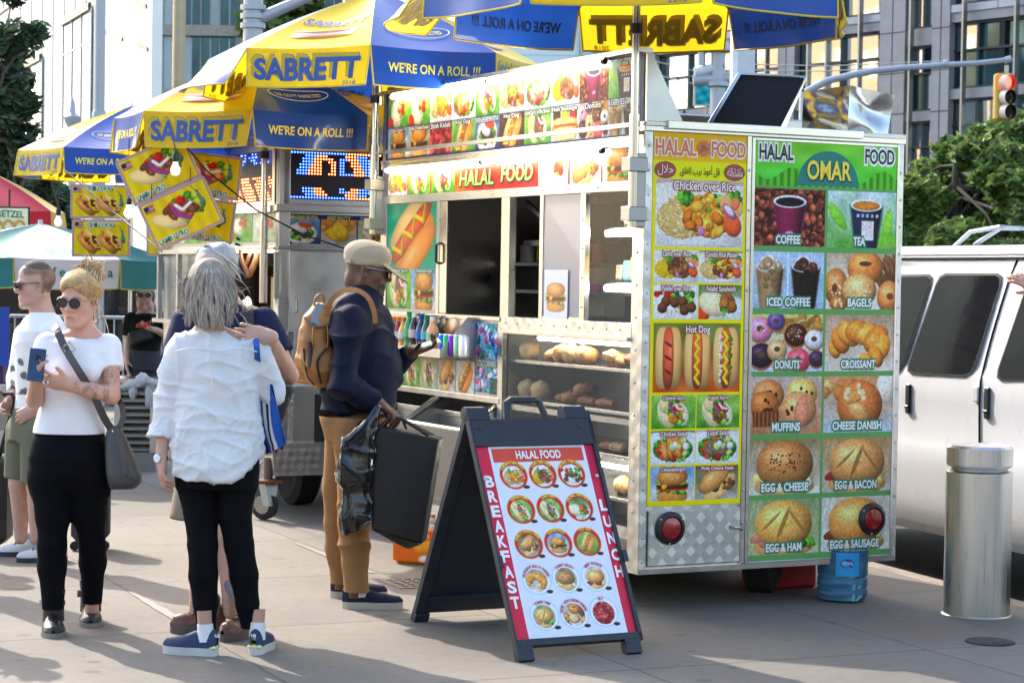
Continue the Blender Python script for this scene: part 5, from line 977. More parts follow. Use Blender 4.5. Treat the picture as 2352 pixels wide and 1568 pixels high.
 cw_ = ground(606, 1193); l = (cw_ - O2); lx, ly = l @ CX, l @ CY; c = MB(); c.lathe([(.03, -.028), (.07, -.03), (.105, -.02), (.105, .02), (.07, .03), (.03, .028)], RUBBER, o=(lx, ly, .106), d=(.8, .5, .1), n=22); c.lathe([(.062, -.031), (.062, .031)], DSTEEL, o=(lx, ly, .106), d=(.8, .5, .1), n=16); c.prism([(lx - .03, ly - .06, .1), (lx + .02, ly - .04, .1), (lx + .05, ly, .25), (lx - .05, ly - .02, .25)], (.03, -.045, 0), DSTEEL); c.bb((lx - .08, ly - .09, .25), (lx + .1, ly + .05, .27), mat('rusty_plate', (.22, .09, .04), .8, .4)); c.cyl((lx + .02, ly - .02, .27), (lx + .02, ly - .02, .42), .03, mat('rusty_tube', (.15, .1, .08), .7, .5)); c.build('castor_wheel', T2)
 w = MB(); w.lathe([(.13, -.09), (.22, -.1), (.27, -.07), (.27, .07), (.22, .1), (.13, .09)], RUBBER, o=(.5, .9, .272), d=(1, 0, 0), n=26); w.build('wheel', T2, smooth=True)
 w = MB(); w.bb((.38, -.06, .27), (.47, .4, .35), mat('rusty_hitch', (.09, .05, .04), .8)); w.bb((.40, -.064, .285), (.45, -.02, .335), DARK); w.bb((.3, .2, .3), (.36, 2.5, .36), DARK); w.build('hitch', T2)
second_trailer()
# umbrellas
UY = mat('umbrella_yellow_vinyl', (.88, .62, .015), .36, spec=.3, var=.06, translucent=.42, bump=.12, bscale=5); UB = mat('umbrella_blue_vinyl', (.01, .065, .36), .34, spec=.3, var=.08, translucent=.25, bump=.12, bscale=5, coat=.2)
UYE = mat('umbrella_piping', (.6, .45, .04), .5); UINY = mat('yellow_seen_through', (.78, .55, .03), .4, translucent=.4); UIN = mat('print_seen_through', (.30, .22, .01), .5, translucent=.3); UINB = mat('dark_print_seen_through', (.006, .025, .1), .5)
PINKH = mat('sausage_pink_print', (.62, .27, .24), .4); CREAMH = mat('bun_cream_print', (.85, .72, .5), .4)
def umbrella(cxy, zr, R_, rot, label, group, rise=.44, vh=.225, cols=(UB, UY), flare=0.03, pole_z=1.9, text=True, n=8, start=0, swing={}, pole_m=CHROME, pole_r=.02, words=True):
 cx, cy = cxy; root = empty('parasol', (cx, cy, 0), 0, label, 'parasol', group)
 p = MB(); p.cyl((0, 0, pole_z), (0, 0, zr + rise + .03), pole_r, pole_m, n=12); p.cyl((0, 0, pole_z), (0, 0, min(pole_z + .55, zr)), pole_r * 1.35, pole_m, n=12); p.cyl((0, 0, zr - .25), (0, 0, zr - .2), pole_r * 1.5, BLACK, n=12); p.build('pole', root, smooth=True)
 apex = np.array([0, 0, zr + rise]); ang = [R(rot + 360 / n * k) for k in range(n + 1)]
 for k in range(n):
  m_ = cols[k % len(cols)]; e0 = np.array([R_ * math.cos(ang[k]), R_ * math.sin(ang[k]), zr]); e1 = np.array([R_ * math.cos(ang[k + 1]), R_ * math.sin(ang[k + 1]), zr]); Lk = np.linalg.norm(e1 - e0); am = (ang[k] + ang[k + 1]) / 2; out = np.array([math.cos(am), math.sin(am), 0]); tn = (e1 - e0) / Lk
  def can(u, v, d=0):
   t = v[:, None]; ed = e0 + (e1 - e0) * u[:, None]; q = apex + (ed - apex) * t; q[:, 2] += -.035 * np.sin(np.pi * u) * np.sin(np.pi * v) + .03 * np.sin(np.pi * v) - .012 * np.sin(np.pi * u) * v; return q + (out * .35 + CZ * .94) * d
  c = MB(); c.grid(can, 10, 10, m_); pan = c.build('canopy_panel', root, smooth=True)
  sw = swing.get(k, 0); ph = rng.random() * 6
  def val(u, v, d=0):
   u = .5 + (u - .5) * (1 - .05 * v); q = e0 + (e1 - e0) * u[:, None]; q = q + out * (flare * v + .012 * v * np.sin(u * 9 + ph) + .01 * np.sin(u * 4 + ph) * v + sw * v * (.4 + .6 * np.sin(np.pi * u)))[:, None]; q[:, 2] -= vh * v * (1 - .25 * abs(sw)) + .012 * np.sin(np.pi * u); return q + out * (d + .0)
  f = MB(); f.grid(val, 14, 6, m_)
  for uu, vv in ((np.linspace(0, 1, 14), np.ones(14)), (np.zeros(6), np.linspace(0, 1, 6)), (np.ones(6), np.linspace(0, 1, 6))): f.tube(val(uu, vv), .0055, UYE, n=5)
  if text:
   yel = m_ is UY
   def F(x, y, d, sgn=1): return val(.5 + sgn * x / Lk, .5 - y / vh, d)
   if yel:
    for sg, d, mm, ml in ((1, .003, INK['blue'], INK['blue']), (1, -.003, UIN, UIN)):
     sgn = 1 if d > 0 else -1; face = m_ if d > 0 else UINY
     for kk, (bo, sh, mm2) in enumerate(((.06, 1, ml), (.042, 1, face), (.05, 0, ml), (.035, 0, mm))):
      if kk == 2: continue
      v0, f_ = text_data('SABRETT', bold=bo); vr, _ = text_data('SABRETT', bold=.035); lo, hi = vr[:, :2].min(0), vr[:, :2].max(0); q = (v0[:, :2] - (lo + hi) / 2) / (hi - lo) * np.array([Lk * .88, vh * .56])
      q[:, 1] *= 1 + .12 * np.cos(q[:, 0] / Lk * 3.6); f.add(F(q[:, 0] - Lk * .022 * sh, q[:, 1] + vh * (.085 * sh - .04), sgn * (.002 + .0012 * kk)), f_, mm2)
     v_, f_ = fit_text('2018', Lk * .11, vh * .1, bold=.0); f.add(F(v_[:, 0] + Lk * .36, v_[:, 1] - vh * .42, d), f_, mm)
   elif words:
    for d, mm in ((.003, INK['yellow']), (-.003, UINB)):
     v_, f_ = fit_text("WE'RE ON A ROLL !!!", Lk * .74, vh * .26, bold=.02, shear=.12); f.add(F(v_[:, 0], v_[:, 1] + .0, d), f_, mm)
   def G(x, y, d): return can(.5 + x / (Lk * (.72 - y)), np.clip(.72 - y, .05, 1), d)
   g = MB()
   if yel:
    v_, f_ = fit_text('SABRETT', .40, .085, bold=.03, shear=.15); g.add(G(v_[:, 0] * 1.0, v_[:, 1] + .13 + v_[:, 0] * .12, .007), f_, INK['blue'])
    for dy, mm, hh in ((-.02, PINKH, .028), (-.06, CREAMH, .03), (-.095, PINKH, .026)):
     xs = np.linspace(-.2, .2, 20); top = [(x, dy + hh * math.sqrt(max(0, 1 - (x / .205) ** 6)) * .6 + x * .08) for x in xs]; bot = [(x, dy - hh * math.sqrt(max(0, 1 - (x / .205) ** 6)) * .6 + x * .08) for x in xs[::-1]]; P_ = np.array(top + bot); g.add(G(P_[:, 0], P_[:, 1], .007), [list(range(40))], mm)
   else:
    v_, f_ = fit_text('U.S. GOV\'T INSPECTED', .3, .05, bold=.01); g.add(G(v_[:, 0], v_[:, 1], .007), f_, INK['yellow'])
    a = np.arange(33) * 2 * math.pi / 32; P_ = np.stack([.2 * np.cos(a), .085 * np.sin(a)], 1); q = G(P_[:, 0], P_[:, 1], .008); g.tube(q[:-1], .003, INK['white'], n=4, closed=True)
   g.build('canopy_print', pan)
  f.build('valance', root, smooth=True)
 r = MB()
 for k in range(n):
  e = np.array([R_ * math.cos(ang[k]), R_ * math.sin(ang[k]), zr]); r.tube([apex - CZ * .03, (apex + e) / 2 - CZ * .012, e - CZ * .01], .007, DSTEEL, n=5)
 r.build('rib', root)
 return root
pA = wld1(-.055, .02, 0); pB = wld1(-.055, 3.21, 0); pC = O2 + CX * -.08 + CY * .1
umbrella(pA[:2], 3.09, 1.04, 14, 'yellow and blue parasol over the near trailer, seen from below at the top edge', 'yellow and blue parasols', swing={3: .25})
umbrella(pB[:2], 2.96, 1.03, 2, 'highest yellow and blue parasol, on the far end of the near trailer', 'yellow and blue parasols', cols=(UB, UY)[::-1] if False else (UB, UY), swing={4: .25})
umbrella(pC[:2], 2.66, 1.0, 2, 'yellow and blue parasol over the second trailer, beside the red and blue light sign', 'yellow and blue parasols', pole_z=1.45)
pD = at(300, 600, 19.6); umbrella(pD[:2], 2.72, 1.02, 65, 'farthest and lowest yellow and blue parasol, above the chili dog signs', 'yellow and blue parasols', cols=(UB, UY), pole_z=0)
UT = mat('teal_canvas', (.03, .21, .2), .6, var=.08, translucent=.3); UW = mat('white_canvas', (.8, .8, .78), .6, var=.05, translucent=.3); UR = mat('red_canvas', (.55, .03, .07), .6, translucent=.3); UCR = mat('straw_canvas', (.72, .55, .2), .6, translucent=.3)
q = at(92, 600, 18.2); uw = umbrella(q[:2], 1.74, 1.13, -88, 'green and white parasol with green lettering behind the man in sunglasses', None, rise=.3, vh=.24, cols=(UW, UT), pole_z=0, text=False, flare=-.02, pole_m=WPOLE)
q2 = MB(); a0, a1 = R(-88), R(-43); e0 = np.array([1.13 * math.cos(a0), 1.13 * math.sin(a0), 1.74]); e1 = np.array([1.13 * math.cos(a1), 1.13 * math.sin(a1), 1.74]); o_ = np.array([math.cos((a0 + a1) / 2), math.sin((a0 + a1) / 2), 0])
def FW(x, y, d): return e0 + (e1 - e0) * (.5 + x / .865)[:, None] + CZ * (y - .12)[:, None] + o_ * (.012 + d)
outlined(q2, 'C o f f e e  J a v a', .74, .1, FW, INK['teal'], None, bold=.02)
def FW2(x, y, d): return e0 + (e1 - e0) * (.5 + x / .865)[:, None] + (np.array([0, 0, 2.04]) - (e0 + e1) / 2) * (y + .1)[:, None] + (o_ * .3 + CZ) * (.03 + d)
outlined(q2, 'DELIGHT', .3, .16, FW2, INK['teal'], None, bold=.01); q2.build('lettering', uw)
q = at(-50, 600, 20.5); uw = umbrella(q[:2], 2.2, .82, -67, 'red and straw coloured parasol half out of frame at the left edge', None, rise=.42, vh=.22, cols=(UR, UCR), pole_z=0, text=False, pole_m=WPOLE)
q2 = MB(); q3 = at(12, 465, 19.7); outlined(q2, 'MAS', .3, .1, lambda x, y, d: q3 + np.array([1, 0, -.15]) * x[:, None] + np.array([0, .5, .85]) * y[:, None] - np.array([0, d + .12, 0]), INK['white'], None, bold=.03, shear=.2); q2.build('lettering', uw); q2.v
b = MB(); q3 = at(20, 512, 18.9); b.box(q3, (.34, .02, .26), mat('cream_board', (.7, .62, .4), .6)); b.box(q3 + (0, .012, 0), (.37, .01, .29), BLACK); outlined(b, 'PRETZEL', .28, .06, lambda x, y, d: q3 + np.array([1, 0, -.05]) * x[:, None] + CZ * (y + .08)[:, None] - np.array([0, .011 + d, 0]), INK['green'], None, bold=.03)
for k in range(3): b.tube([q3 + np.array([-.1 + .1 * k + .045 * math.cos(a), -.015, -.04 + .06 * math.sin(a)]) for a in np.linspace(.3, 5.9, 16)], .012, mat('painted_pretzel', (.45, .28, .06), .6), n=6)
b.cyl(q3 + (0, .02, .14), q3 + (0, .02, .3), .01, BLACK)
tag(b.build('pretzel_sign'), 'cream PRETZEL sign with painted pretzels under the red parasol', 'sign')
# hanging picture signs, bulbs, cables
SFR = mat('sign_frame', (.45, .3, .33), .4, .3)
def flag(cv, x, y, w_, h):
 s_ = cv.sub(x, y, x + w_, y + h); X, Y = s_.xy(); s_.a[:] = (.8, .75, .7); s_.a[(np.floor(Y * 7) % 2) == 0] = (.6, .12, .12); s_.a[(X < .45) & (Y < .55)] = (.12, .14, .35)
def statue(cv, cx, cy, k=1.0):
 c_ = (.28, .45, .38); cv.bl(cx, cy, .025 * k, .08 * k, c_, 0, .5); cv.bl(cx, cy - .16 * k, .018 * k, .022 * k, c_, 0, .4); cv.bl(cx - .03 * k, cy - .2 * k, .008 * k, .07 * k, c_, -20, .3); cv.bl(cx - .055 * k, cy - .3 * k, .012 * k, .016 * k, (.5, .5, .2), 0, .2); cv.bl(cx + .01, cy + .1 * k, .04 * k, .07 * k, c_, 0, .5)
def hangsign(px4, Y, kind, text, label, group, tpos, hang):
 """px4: TL, TR, BR, BL picture corners"""
 P = [at(x, y, Y + dy) for (x, y, dy) in [(*p, 0) if len(p) == 2 else p for p in px4]]; TL, TR, BR, BL = P; u = (TR - TL + BR - BL) / 2; v = (TL - BL + TR - BR) / 2; c = sum(P) / 4; w_, h = np.linalg.norm(u), np.linalg.norm(v); u = u / w_; v = v - u * (v @ u); v = nrm(v); nn = np.cross(u, v); nn = nn if nn[1] < 0 else -nn
 root = empty('hanging_sign', c, 0, label, 'sign', group); Rm = np.stack([u, -nn, v], 1)
 b = MB(); t_ = .012
 for a, d in (((0, 0, h / 2), (w_, .014, t_)), ((0, 0, -h / 2), (w_, .014, t_)), ((w_ / 2, 0, 0), (t_, .014, h)), ((-w_ / 2, 0, 0), (t_, .014, h))): b.box(Rm @ np.array(a), d, SFR, rot=Rm)
 b.box((0, 0, 0), (w_ - .01, .006, h - .01), SFR, rot=Rm); b.build('frame', root)
 cv = Cv(110, 74, (.9, .78, .05)); cv.a += .03 * np.sin(np.arange(110) * .3)[None, :, None]
 if kind == 'chili':
  for cx in (.3, .68): hotdog(cv, 48, cx, .6, .25, (.78, .5, .2));
  for cx in (.3, .68): cv.sc(16, cx + .02, .56, .1, .18, .03, .05, [(.4, .16, .08), (.5, .22, .1)], .6, .4); cv.st([(cx - .1, .35), (cx + .02, .5), (cx + .02, .62), (cx + .1, .75)], .016, MUS, .2, 20)
  statue(cv, .9, .45); flag(cv, .02, .03, .15, .17)
 else:
  cv.bl(.32, .55, .28, .12, (.9, .78, .52), 28, .3, spk=.06); lettuce(cv, .62, .42, .26, .3, 40); cv.sc(26, .55, .42, .24, .22, .05, .09, (LAM if kind == 'lamb' else CHK) + RED, .6, .5, 3); cv.st([(.42, .3), (.46, .5), (.6, .66)], .03, (.6, .2, .5), .3, 20); cv.st([(.48, .28), (.55, .44), (.7, .36)], .024, (.95, .9, .95), .2, 16); statue(cv, .86, .35); flag(cv, .03, .05, .15, .17)
 p = MB(); q = lambda a, b_, d: u * a + v * b_ + nn * d; p.pic(cv.a, q(-w_ / 2 + .012, -h / 2 + .012, .009), q(w_ / 2 - .012, -h / 2 + .012, .009), q(-w_ / 2 + .012, h / 2 - .012, .009), PRINTM)
 tx, ty, tw = tpos; outlined(p, text, tw, .034, lambda x, y, d: u * 1.0 * (tx + x)[:, None] + v * (ty + y)[:, None] + nn * (.010 + d), INK['green'], INK['white'], .004, bold=.03); p.build('picture', root)
 if hang:
  k = MB(); a = q(w_ * .3, h / 2, 0); b_ = q(-w_ * .3, h / 2, 0)
  for e in (a, b_): k.tube([e, e + CZ * hang], .003, BLACK, n=4)
  k.build('cord', root)
 return root
g1 = 'hanging food signs'
hangsign([(265, 375), (415, 307), (462, 404), (312, 472)], 13.55, 'lamb', 'LAMB GYRO', 'tilted lamb gyro picture sign, the upper of two hanging corner to corner', g1, (-.1, -.115, .2), .12)
hangsign([(314, 476), (464, 408), (516, 506), (369, 574)], 13.5, 'lamb', 'LAMB GYRO', 'tilted lamb gyro picture sign, the lower of two hanging corner to corner', g1, (-.1, -.115, .2), .1)
hangsign([(405, 345), (560, 365), (542, 459), (388, 440)], 13.8, 'chicken', 'CHICKEN GYRO', 'upper chicken gyro sign partly hidden behind the tilted signs', g1, (.02, -.11, .26), .1)
hangsign([(387, 447), (541, 466), (531, 560), (378, 540)], 13.8, 'chicken', 'CHICKEN GYRO', 'lower chicken gyro sign partly hidden behind the tilted signs', g1, (.02, -.11, .26), .05)
hangsign([(162, 424), (293, 428), (295, 501), (165, 501)], 17, 'chili', 'CHILI DOG', 'upper chili dog sign tucked under the farthest parasol', g1, (.0, .105, .22), .2)
hangsign([(165, 504.5), (296, 507), (299, 588), (169, 588)], 17, 'chili', 'CHILI DOG', 'lower chili dog sign hanging above the blonde woman', g1, (.0, .105, .22), .05)
hangsign([(338, 500), (470, 500), (470, 586), (338, 586)], 16.4, 'chicken', 'CHICKEN GYRO', 'yellow food sign mostly hidden behind the lowest lamb gyro sign', g1, (.02, -.11, .26), .1)
def bulb(px, py, Y, top, label, lit):
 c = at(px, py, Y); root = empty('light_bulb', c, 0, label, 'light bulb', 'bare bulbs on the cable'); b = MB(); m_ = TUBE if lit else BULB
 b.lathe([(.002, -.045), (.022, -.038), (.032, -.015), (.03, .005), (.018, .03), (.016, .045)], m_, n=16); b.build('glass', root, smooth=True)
 b = MB(); b.lathe([(.018, .044), (.02, .05), (.02, .085), (.012, .1)], BLACK, n=12); b.build('socket', root, smooth=True)
 t = at(px + top[0], py + top[1], Y) - c; b = MB(); b.tube([(0, 0, .1), t * .5 + np.array([.004, 0, .03]), t], .004, BLACK, n=5); b.build('cord', root)
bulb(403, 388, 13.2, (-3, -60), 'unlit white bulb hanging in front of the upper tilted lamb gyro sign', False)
bulb(296, 486, 15.5, (3, -70), 'lit white bulb hanging between the chili dog and lamb gyro signs', True)
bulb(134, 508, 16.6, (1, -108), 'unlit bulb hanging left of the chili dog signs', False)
for pts, Y0, Y1, lab in (([(150, 392), (250, 478), (350, 560), (372, 578)], 16.5, 14.2, 'sagging black cable running behind the lamb gyro signs'), ([(430, 340), (475, 392), (588, 482), (700, 540), (790, 570), (830, 578)], 13.2, 13.9, 'thin black cable strung across the second trailer front')):
 b = MB(); b.tube([at(x, y, Y0 + (Y1 - Y0) * i / (len(pts) - 1)) for i, (x, y) in enumerate(pts)], .006, RUBBER, n=5, caps=True); tag(b.build('cable', smooth=True), lab, 'cable')
# sandwich board
def sandwich_board():
 F0 = np.array([.048, 9.10, 0]); ang = math.atan2(.263, .538); root = empty('sandwich_board', F0, ang, 'black folding sandwich board with round BREAKFAST and LUNCH dish pictures', 'sandwich board')
 W_, D, Hh = .605, .578, 1.03; e = nrm([0, D, Hh]); LN = math.hypot(D, Hh); nf = np.array([0, -Hh, D]) / LN
 PB = mat('sandwich_board_plastic', (.022, .026, .034), .45, var=.15, bump=.15, bscale=300)
 wd = np.array([math.cos(ang), math.sin(ang), 0]); bd = np.array([-math.sin(ang), math.cos(ang), 0]); ew = bd * e[1] + CZ * e[2]; pl = Plane(F0, wd, ew)
 tl, tr, br, bl = [pl.uv(*q) for q in ((1086, 1026), (1371, 1023), (1467, 1453), (1188, 1470))]; x0, x1 = (tl[0] + bl[0]) / 2, (tr[0] + br[0]) / 2; s0, s1 = (bl[1] + br[1]) / 2, (tl[1] + tr[1]) / 2
 P = lambda x, s, d=0: np.array([x, 0, 0]) + e * s + nf * d
 def bar(mb, xa, xb, sa, sb, da, db, m_=PB): mb.prism([P(xa, sa, da), P(xb, sa, da), P(xb, sb, da), P(xa, sb, da)], nf * (db - da), m_)
 b = MB(); bar(b, .0, x0, .06, LN, -.02, .018); bar(b, x1, W_, .06, LN, -.02, .018); bar(b, x0, x1, .065, s0, -.02, .018); bar(b, x0, x1, s1, s1 + .13, -.02, .018); bar(b, .0, .075, 0, .065, -.03, .02); bar(b, W_ - .075, W_, 0, .065, -.03, .02); bar(b, x0, x1, s0, s1, -.02, -.006)
 bar(b, .0, .11, s1 + .13, LN + .02, -.03, .02); bar(b, W_ - .11, W_, s1 + .13, LN + .02, -.03, .02)
 hs = s1 + .13; cx = W_ / 2; b.tube([P(cx - .1, hs, 0), P(cx - .085, hs + .09, 0), P(cx - .06, hs + .105, 0), P(cx + .06, hs + .105, 0), P(cx + .085, hs + .09, 0), P(cx + .1, hs, 0)], .02, PB, n=8, flat=.8)
 for cc in ((.05, s1 + .09), (W_ - .05, s1 + .09), (.06, s0 - .04), (W_ - .06, s0 - .04)): b.lathe([(.014, 0), (.012, .004), (.006, .005)], PB, o=P(cc[0], cc[1], .018), d=nf, n=12)
 for x in (.02, W_ - .02): b.lathe([(.01, 0), (.008, .004)], SCREW, o=P(x, LN * .72, .018), d=nf, n=10)
 for x, sg in ((x0 - .004, 1), (x1 + .004, -1)): bar(b, x - .012, x + .012, s0 + .33, s0 + .385, .017, .028)
 b.build('front_frame', root, bevel=.006)
 e2 = nrm([0, -D, Hh]); n2 = np.array([0, Hh, D]) / LN; Q = lambda x, s, d=0: np.array([x, 2 * D, 0]) + e2 * s + n2 * d
 b = MB()
 def bar2(xa, xb, sa, sb, da, db): b.prism([Q(xa, sa, da), Q(xb, sa, da), Q(xb, sb, da), Q(xa, sb, da)], n2 * (db - da), PB)
 bar2(0, .05, .06, LN, -.02, .018); bar2(W_ - .05, W_, .06, LN, -.02, .018); bar2(.05, W_ - .05, .06, .15, -.02, .018); bar2(.05, W_ - .05, 1.0, LN - .06, -.02, .018); bar2(.05, W_ - .05, .15, 1.0, -.004, .004); bar2(0, .075, 0, .06, -.03, .02); bar2(W_ - .075, W_, 0, .06, -.03, .02)
 b.build('back_frame', root, bevel=.006)
 b = MB()
 for x in (.0, W_ - .11): b.tube([P(x + .005, LN + .01, -.03), P(x + .105, LN + .01, -.03)], .034, PB, n=12)
 b.build('hinge', root, smooth=True)
 w_, h = x1 - x0, s1 - s0; k = 300; H = int(k * h / w_); cv = Cv(k, H, (.90, .91, .95)); A = H / k
 cv.rect(0, 0, .105, 1, (.86, .2, .3)); cv.rect(.895, 0, 1, 1, (.86, .2, .3)); cv.rect(.905, 0, .985, .16, (.8, .15, .3)); cv.rect(.125, .012, .875, .085, (.88, .33, .26)); cv.rect(.105, 0, .118, 1, (.92, .92, .95)); cv.rect(.885, 0, .897, 1, (.92, .92, .95)); cv.rect(.03, .34, .09, .8, (.86, .2, .3))
 kinds = ['chicken rice', 'lamb rice', 'falafel rice', 'chicken gyro', 'lamb gyro', 'falafel wrap', 'steak', 'burger', 'hot dog', 'croissant', 'egg cheese', 'egg sausage', 'egg ham', 'bagels', 'kebab']
 for i, kd in enumerate(kinds):
  r_, c_ = divmod(i, 3); cx, cy = .265 + .238 * c_, .155 + .182 * r_; rd = .108
  col_ = (.82, .22, .2) if r_ < 3 else (.93, .95, .97); cv.bl(cx, cy, rd + .006, rd + .006, (.95, .65, .3) if r_ < 3 else (.6, .82, .9), 0, 0); cv.bl(cx, cy, rd, rd, col_, 0, 0)
  n_ = int(k * .09); pc = pic(kd, 2 * n_, 2 * n_); yy, xx = np.mgrid[0:2 * n_, 0:2 * n_]; mk = ((xx - n_ + .5) ** 2 + (yy - n_ + .5) ** 2) < (n_ * .97) ** 2
  X0, Y0 = int(cx * k) - n_, int(cy * H) - n_ + 3; t = cv.a[Y0:Y0 + 2 * n_, X0:X0 + 2 * n_]; t[mk] = pc[mk] * .9 + .08; cv.bl(cx + .085, cy + .095 / A, .026, .014, (.25, .2, .2), 0, .2)
 b = MB(); b.pic(cv.a, P(x0, s0, .003), P(x1, s0, .003), P(x0, s1, .003), PRINT); G = lambda x, y, d: np.array([P(a, c, .004 + d) for a, c in zip(x, y)]).reshape(-1, 3)
 def word(t, cx, cs, ww, hh, m_=INK['white'], **k_): outlined(b, t, ww, hh, lambda x, y, d: np.array([0, 0, 0]) + np.array([1, 0, 0]) * (cx + x)[:, None] + e * (cs + y)[:, None] + nf * (.004 + d), m_, None, **k_)
 word('HALAL FOOD', x0 + w_ * .5, s1 - h * .047, w_ * .37, h * .045, bold=.03)
 for i, ch in enumerate('BREAKFAST'): word(ch, x0 + w_ * .055, s1 - h * (.185 + .0785 * i), w_ * .07, h * .062, bold=.04)
 for i, ch in enumerate('LUNCH'): word(ch, x0 + w_ * .945, s1 - h * (.33 + .088 * i), w_ * .066, h * .062, bold=.04)
 def arc(t, cx, cs, r_, m_):
  n_ = len(t)
  for i, ch in enumerate(t):
   if ch == ' ': continue
   a = math.pi / 2 - (i - (n_ - 1) / 2) * .125; v_, f_ = fit_text(ch, .0115 if ch != 'I' else .004, .013, bold=.02); ca, sa = math.cos(a - math.pi / 2), math.sin(a - math.pi / 2); x = v_[:, 0] * ca - v_[:, 1] * sa + cx + r_ * math.cos(a); y = v_[:, 0] * sa + v_[:, 1] * ca + cs + r_ * math.sin(a)
   b.add(np.array([1, 0, 0]) * x[:, None] + e * y[:, None] + nf * .0062, f_, m_)
 for i, t in enumerate(['CHICKEN OVER RICE', 'LAMB OVER RICE', 'FALAFEL OVER RICE', 'CHICKEN GYRO', 'LAMB GYRO', 'FALAFEL SANDWICH', 'PHILLY CHEESE STEAK', 'CHEESEBURGER', 'HOT DOG', 'CROISSANT EGG & CHEESE', 'TURKEY BACON', 'BEEF SAUSAGE', 'TURKEY HAM', 'BAGEL WITH CREAM CHEESE', 'BLT']):
  r_, c_ = divmod(i, 3); arc(t, x0 + w_ * (.265 + .238 * c_), s1 - h * (.155 + .182 * r_), w_ * .1, INK['yellow'] if r_ < 3 else INK['pink'])
 b.build('poster', root)
sandwich_board()
# bollard, drain, covers, jug, crate, drinks pack
def misc():
 BS = mat('bollard_steel', (.58, .57, .55), .3, 1.0, var=.06, stretch=(30, 30, 1), vscale=2)
 p = ground(2259, 1421); r = .165; root = empty('bollard', (p[0], p[1] + r, 0), 0, 'fat stainless steel bollard with a grooved cap on the kerb side', 'bollard')
 b = MB(); b.lathe([(r + .01, 0), (r, .006), (r, .715), (r - .012, .722)], BS, n=40); b.build('post', root, smooth=True); b = MB(); b.lathe([(r - .025, .72), (r - .025, .745)], DSTEEL, n=36, caps=False); b.lathe([(r - .01, .74), (r, .75), (r, .835), (r - .012, .848), (.001, .852)], BS, n=40); b.build('cap', root, smooth=True)
 for px in (1790, 2228): pass
 p = ground(2274, 1474); b = MB(); b.lathe([(.115, .001), (.112, .006), (.001, .006)], mat('drain_iron', (.03, .027, .025), .7, .4, bump=.8, bscale=70), o=(0, 0, 0), n=30); tag(b.build('drain_cover', loc=(p[0], p[1], 0)), 'small round dark iron drain cover near the bollard', 'drain cover')
 p = ground(955, 1338); b = MB(); IR = mat('utility_iron', (.2, .16, .13), .6, .3, var=.2); b.box((0, 0, .003), (.42, .34, .006), IR)
 for i in range(7):
  for j in range(5): b.box((-.16 + i * .053, -.12 + j * .06, .008), (.03, .014, .005), IR)
 tag(b.build('utility_cover', loc=(p[0] + .05, p[1], 0), rot=(0, 0, R(24))), 'square rusty utility cover in the pavement behind the sandwich board', 'utility cover')
 JG = mat('blue_jug_plastic', (.08, .25, .42), .18, glass=.55, var=.1, ior=1.3)
 p = ground(1943, 1386); root = empty('water_jug', (p[0], p[1] + .13, 0), 0, 'blue plastic water jug standing upside down under the trailer corner', 'water jug')
 b = MB(); b.lathe([(.001, .012), (.09, .006), (.118, .012), (.13, .035), (.13, .06), (.124, .07), (.13, .082), (.13, .118), (.124, .128), (.13, .14), (.13, .27), (.001, .28)], JG, n=32); b.build('body', root, smooth=True)
 b = MB(); a = np.linspace(-2.0, -1.05, 9); vs = [[.1325 * math.cos(t), .1325 * math.sin(t), z] for z in (.14, .262) for t in a]; b.add(vs, [[i, i + 1, i + 10, i + 9] for i in range(8)], mat('jug_label_blue', (.02, .3, .6), .35)); b.build('label', root, smooth=True)['label'] = 'bright blue paper label, upside down'
 F = lambda x, y, d: np.stack([(.1335 + d) * np.cos(-1.55 - x / .13), (.1335 + d) * np.sin(-1.55 - x / .13), .195 - y], 1); b = MB(); a = np.arange(20) * 2 * math.pi / 20; b.add(F(.035 * np.cos(a), .024 * np.sin(a) - .012, .0), [list(range(20))], INK['blue']); outlined(b, 'Pure Life', .055, .018, lambda x, y, d: F(x, y - .012, d), INK['white'], None, bold=.0); b.build('lettering', root)
 p = wld1(1.25, .62, 0); b = MB(); b.box((0, 0, .12), (.3, .3, .24), mat('red_crate_plastic', (.4, .012, .015), .45), ch=.015); b.box((0, 0, .225), (.32, .32, .03), mat('red_crate_plastic'), ch=.008); tag(b.build('crate', loc=p, rot=(0, 0, YAW)), 'red plastic crate tucked behind the wheel under the near trailer', 'crate')
 OR = mat('orange_shrink_wrap', (.8, .2, .02), .25, coat=.4, var=.1); g = ground(935, 1297); root = empty('drinks_pack', (g[0], g[1] + .1, 0), YAW - .9, 'orange shrink wrapped pack of soda bottles on the pavement by the bins', 'drinks pack')
 b = MB(); b.box((.1, .06, .105), (.34, .26, .21), OR, ch=.025); b.build('wrap', root); b = MB(); cv = Cv(70, 44, (.93, .42, .1)); cv.sc(14, .5, .5, .45, .45, .06, .13, [(.95, .6, .15), (.9, .85, .8), (.95, .5, .1), (.2, .25, .5)], .6, .2, 3); b.pic(cv.a, (-.06, -.0715, .02), (.26, -.0715, .02), (-.06, -.0715, .2), PRINT); F = lambda x, y, d: np.stack([.02 + x, np.full_like(x, -.0725) - d, .15 + y], 1); outlined(b, 'Fanta', .12, .04, F, INK['white'], INK['green'], .006, bold=.02); b.build('label', root)
 for i in range(3):
  for j in range(2): b = MB(); b.lathe([(.035, .2), (.03, .225), (.014, .25), (.014, .258)], mat('clear_bottle', (.7, .75, .78), .1, alpha=.5), o=(.0 + i * .1, .0 + j * .11, 0), n=12); b.lathe([(.016, .256), (.016, .272), (.001, .273)], mat('orange_cap', (.8, .25, .02), .4), o=(.0 + i * .1, j * .11, 0), n=12); b.build('bottle', root, smooth=True)
misc()
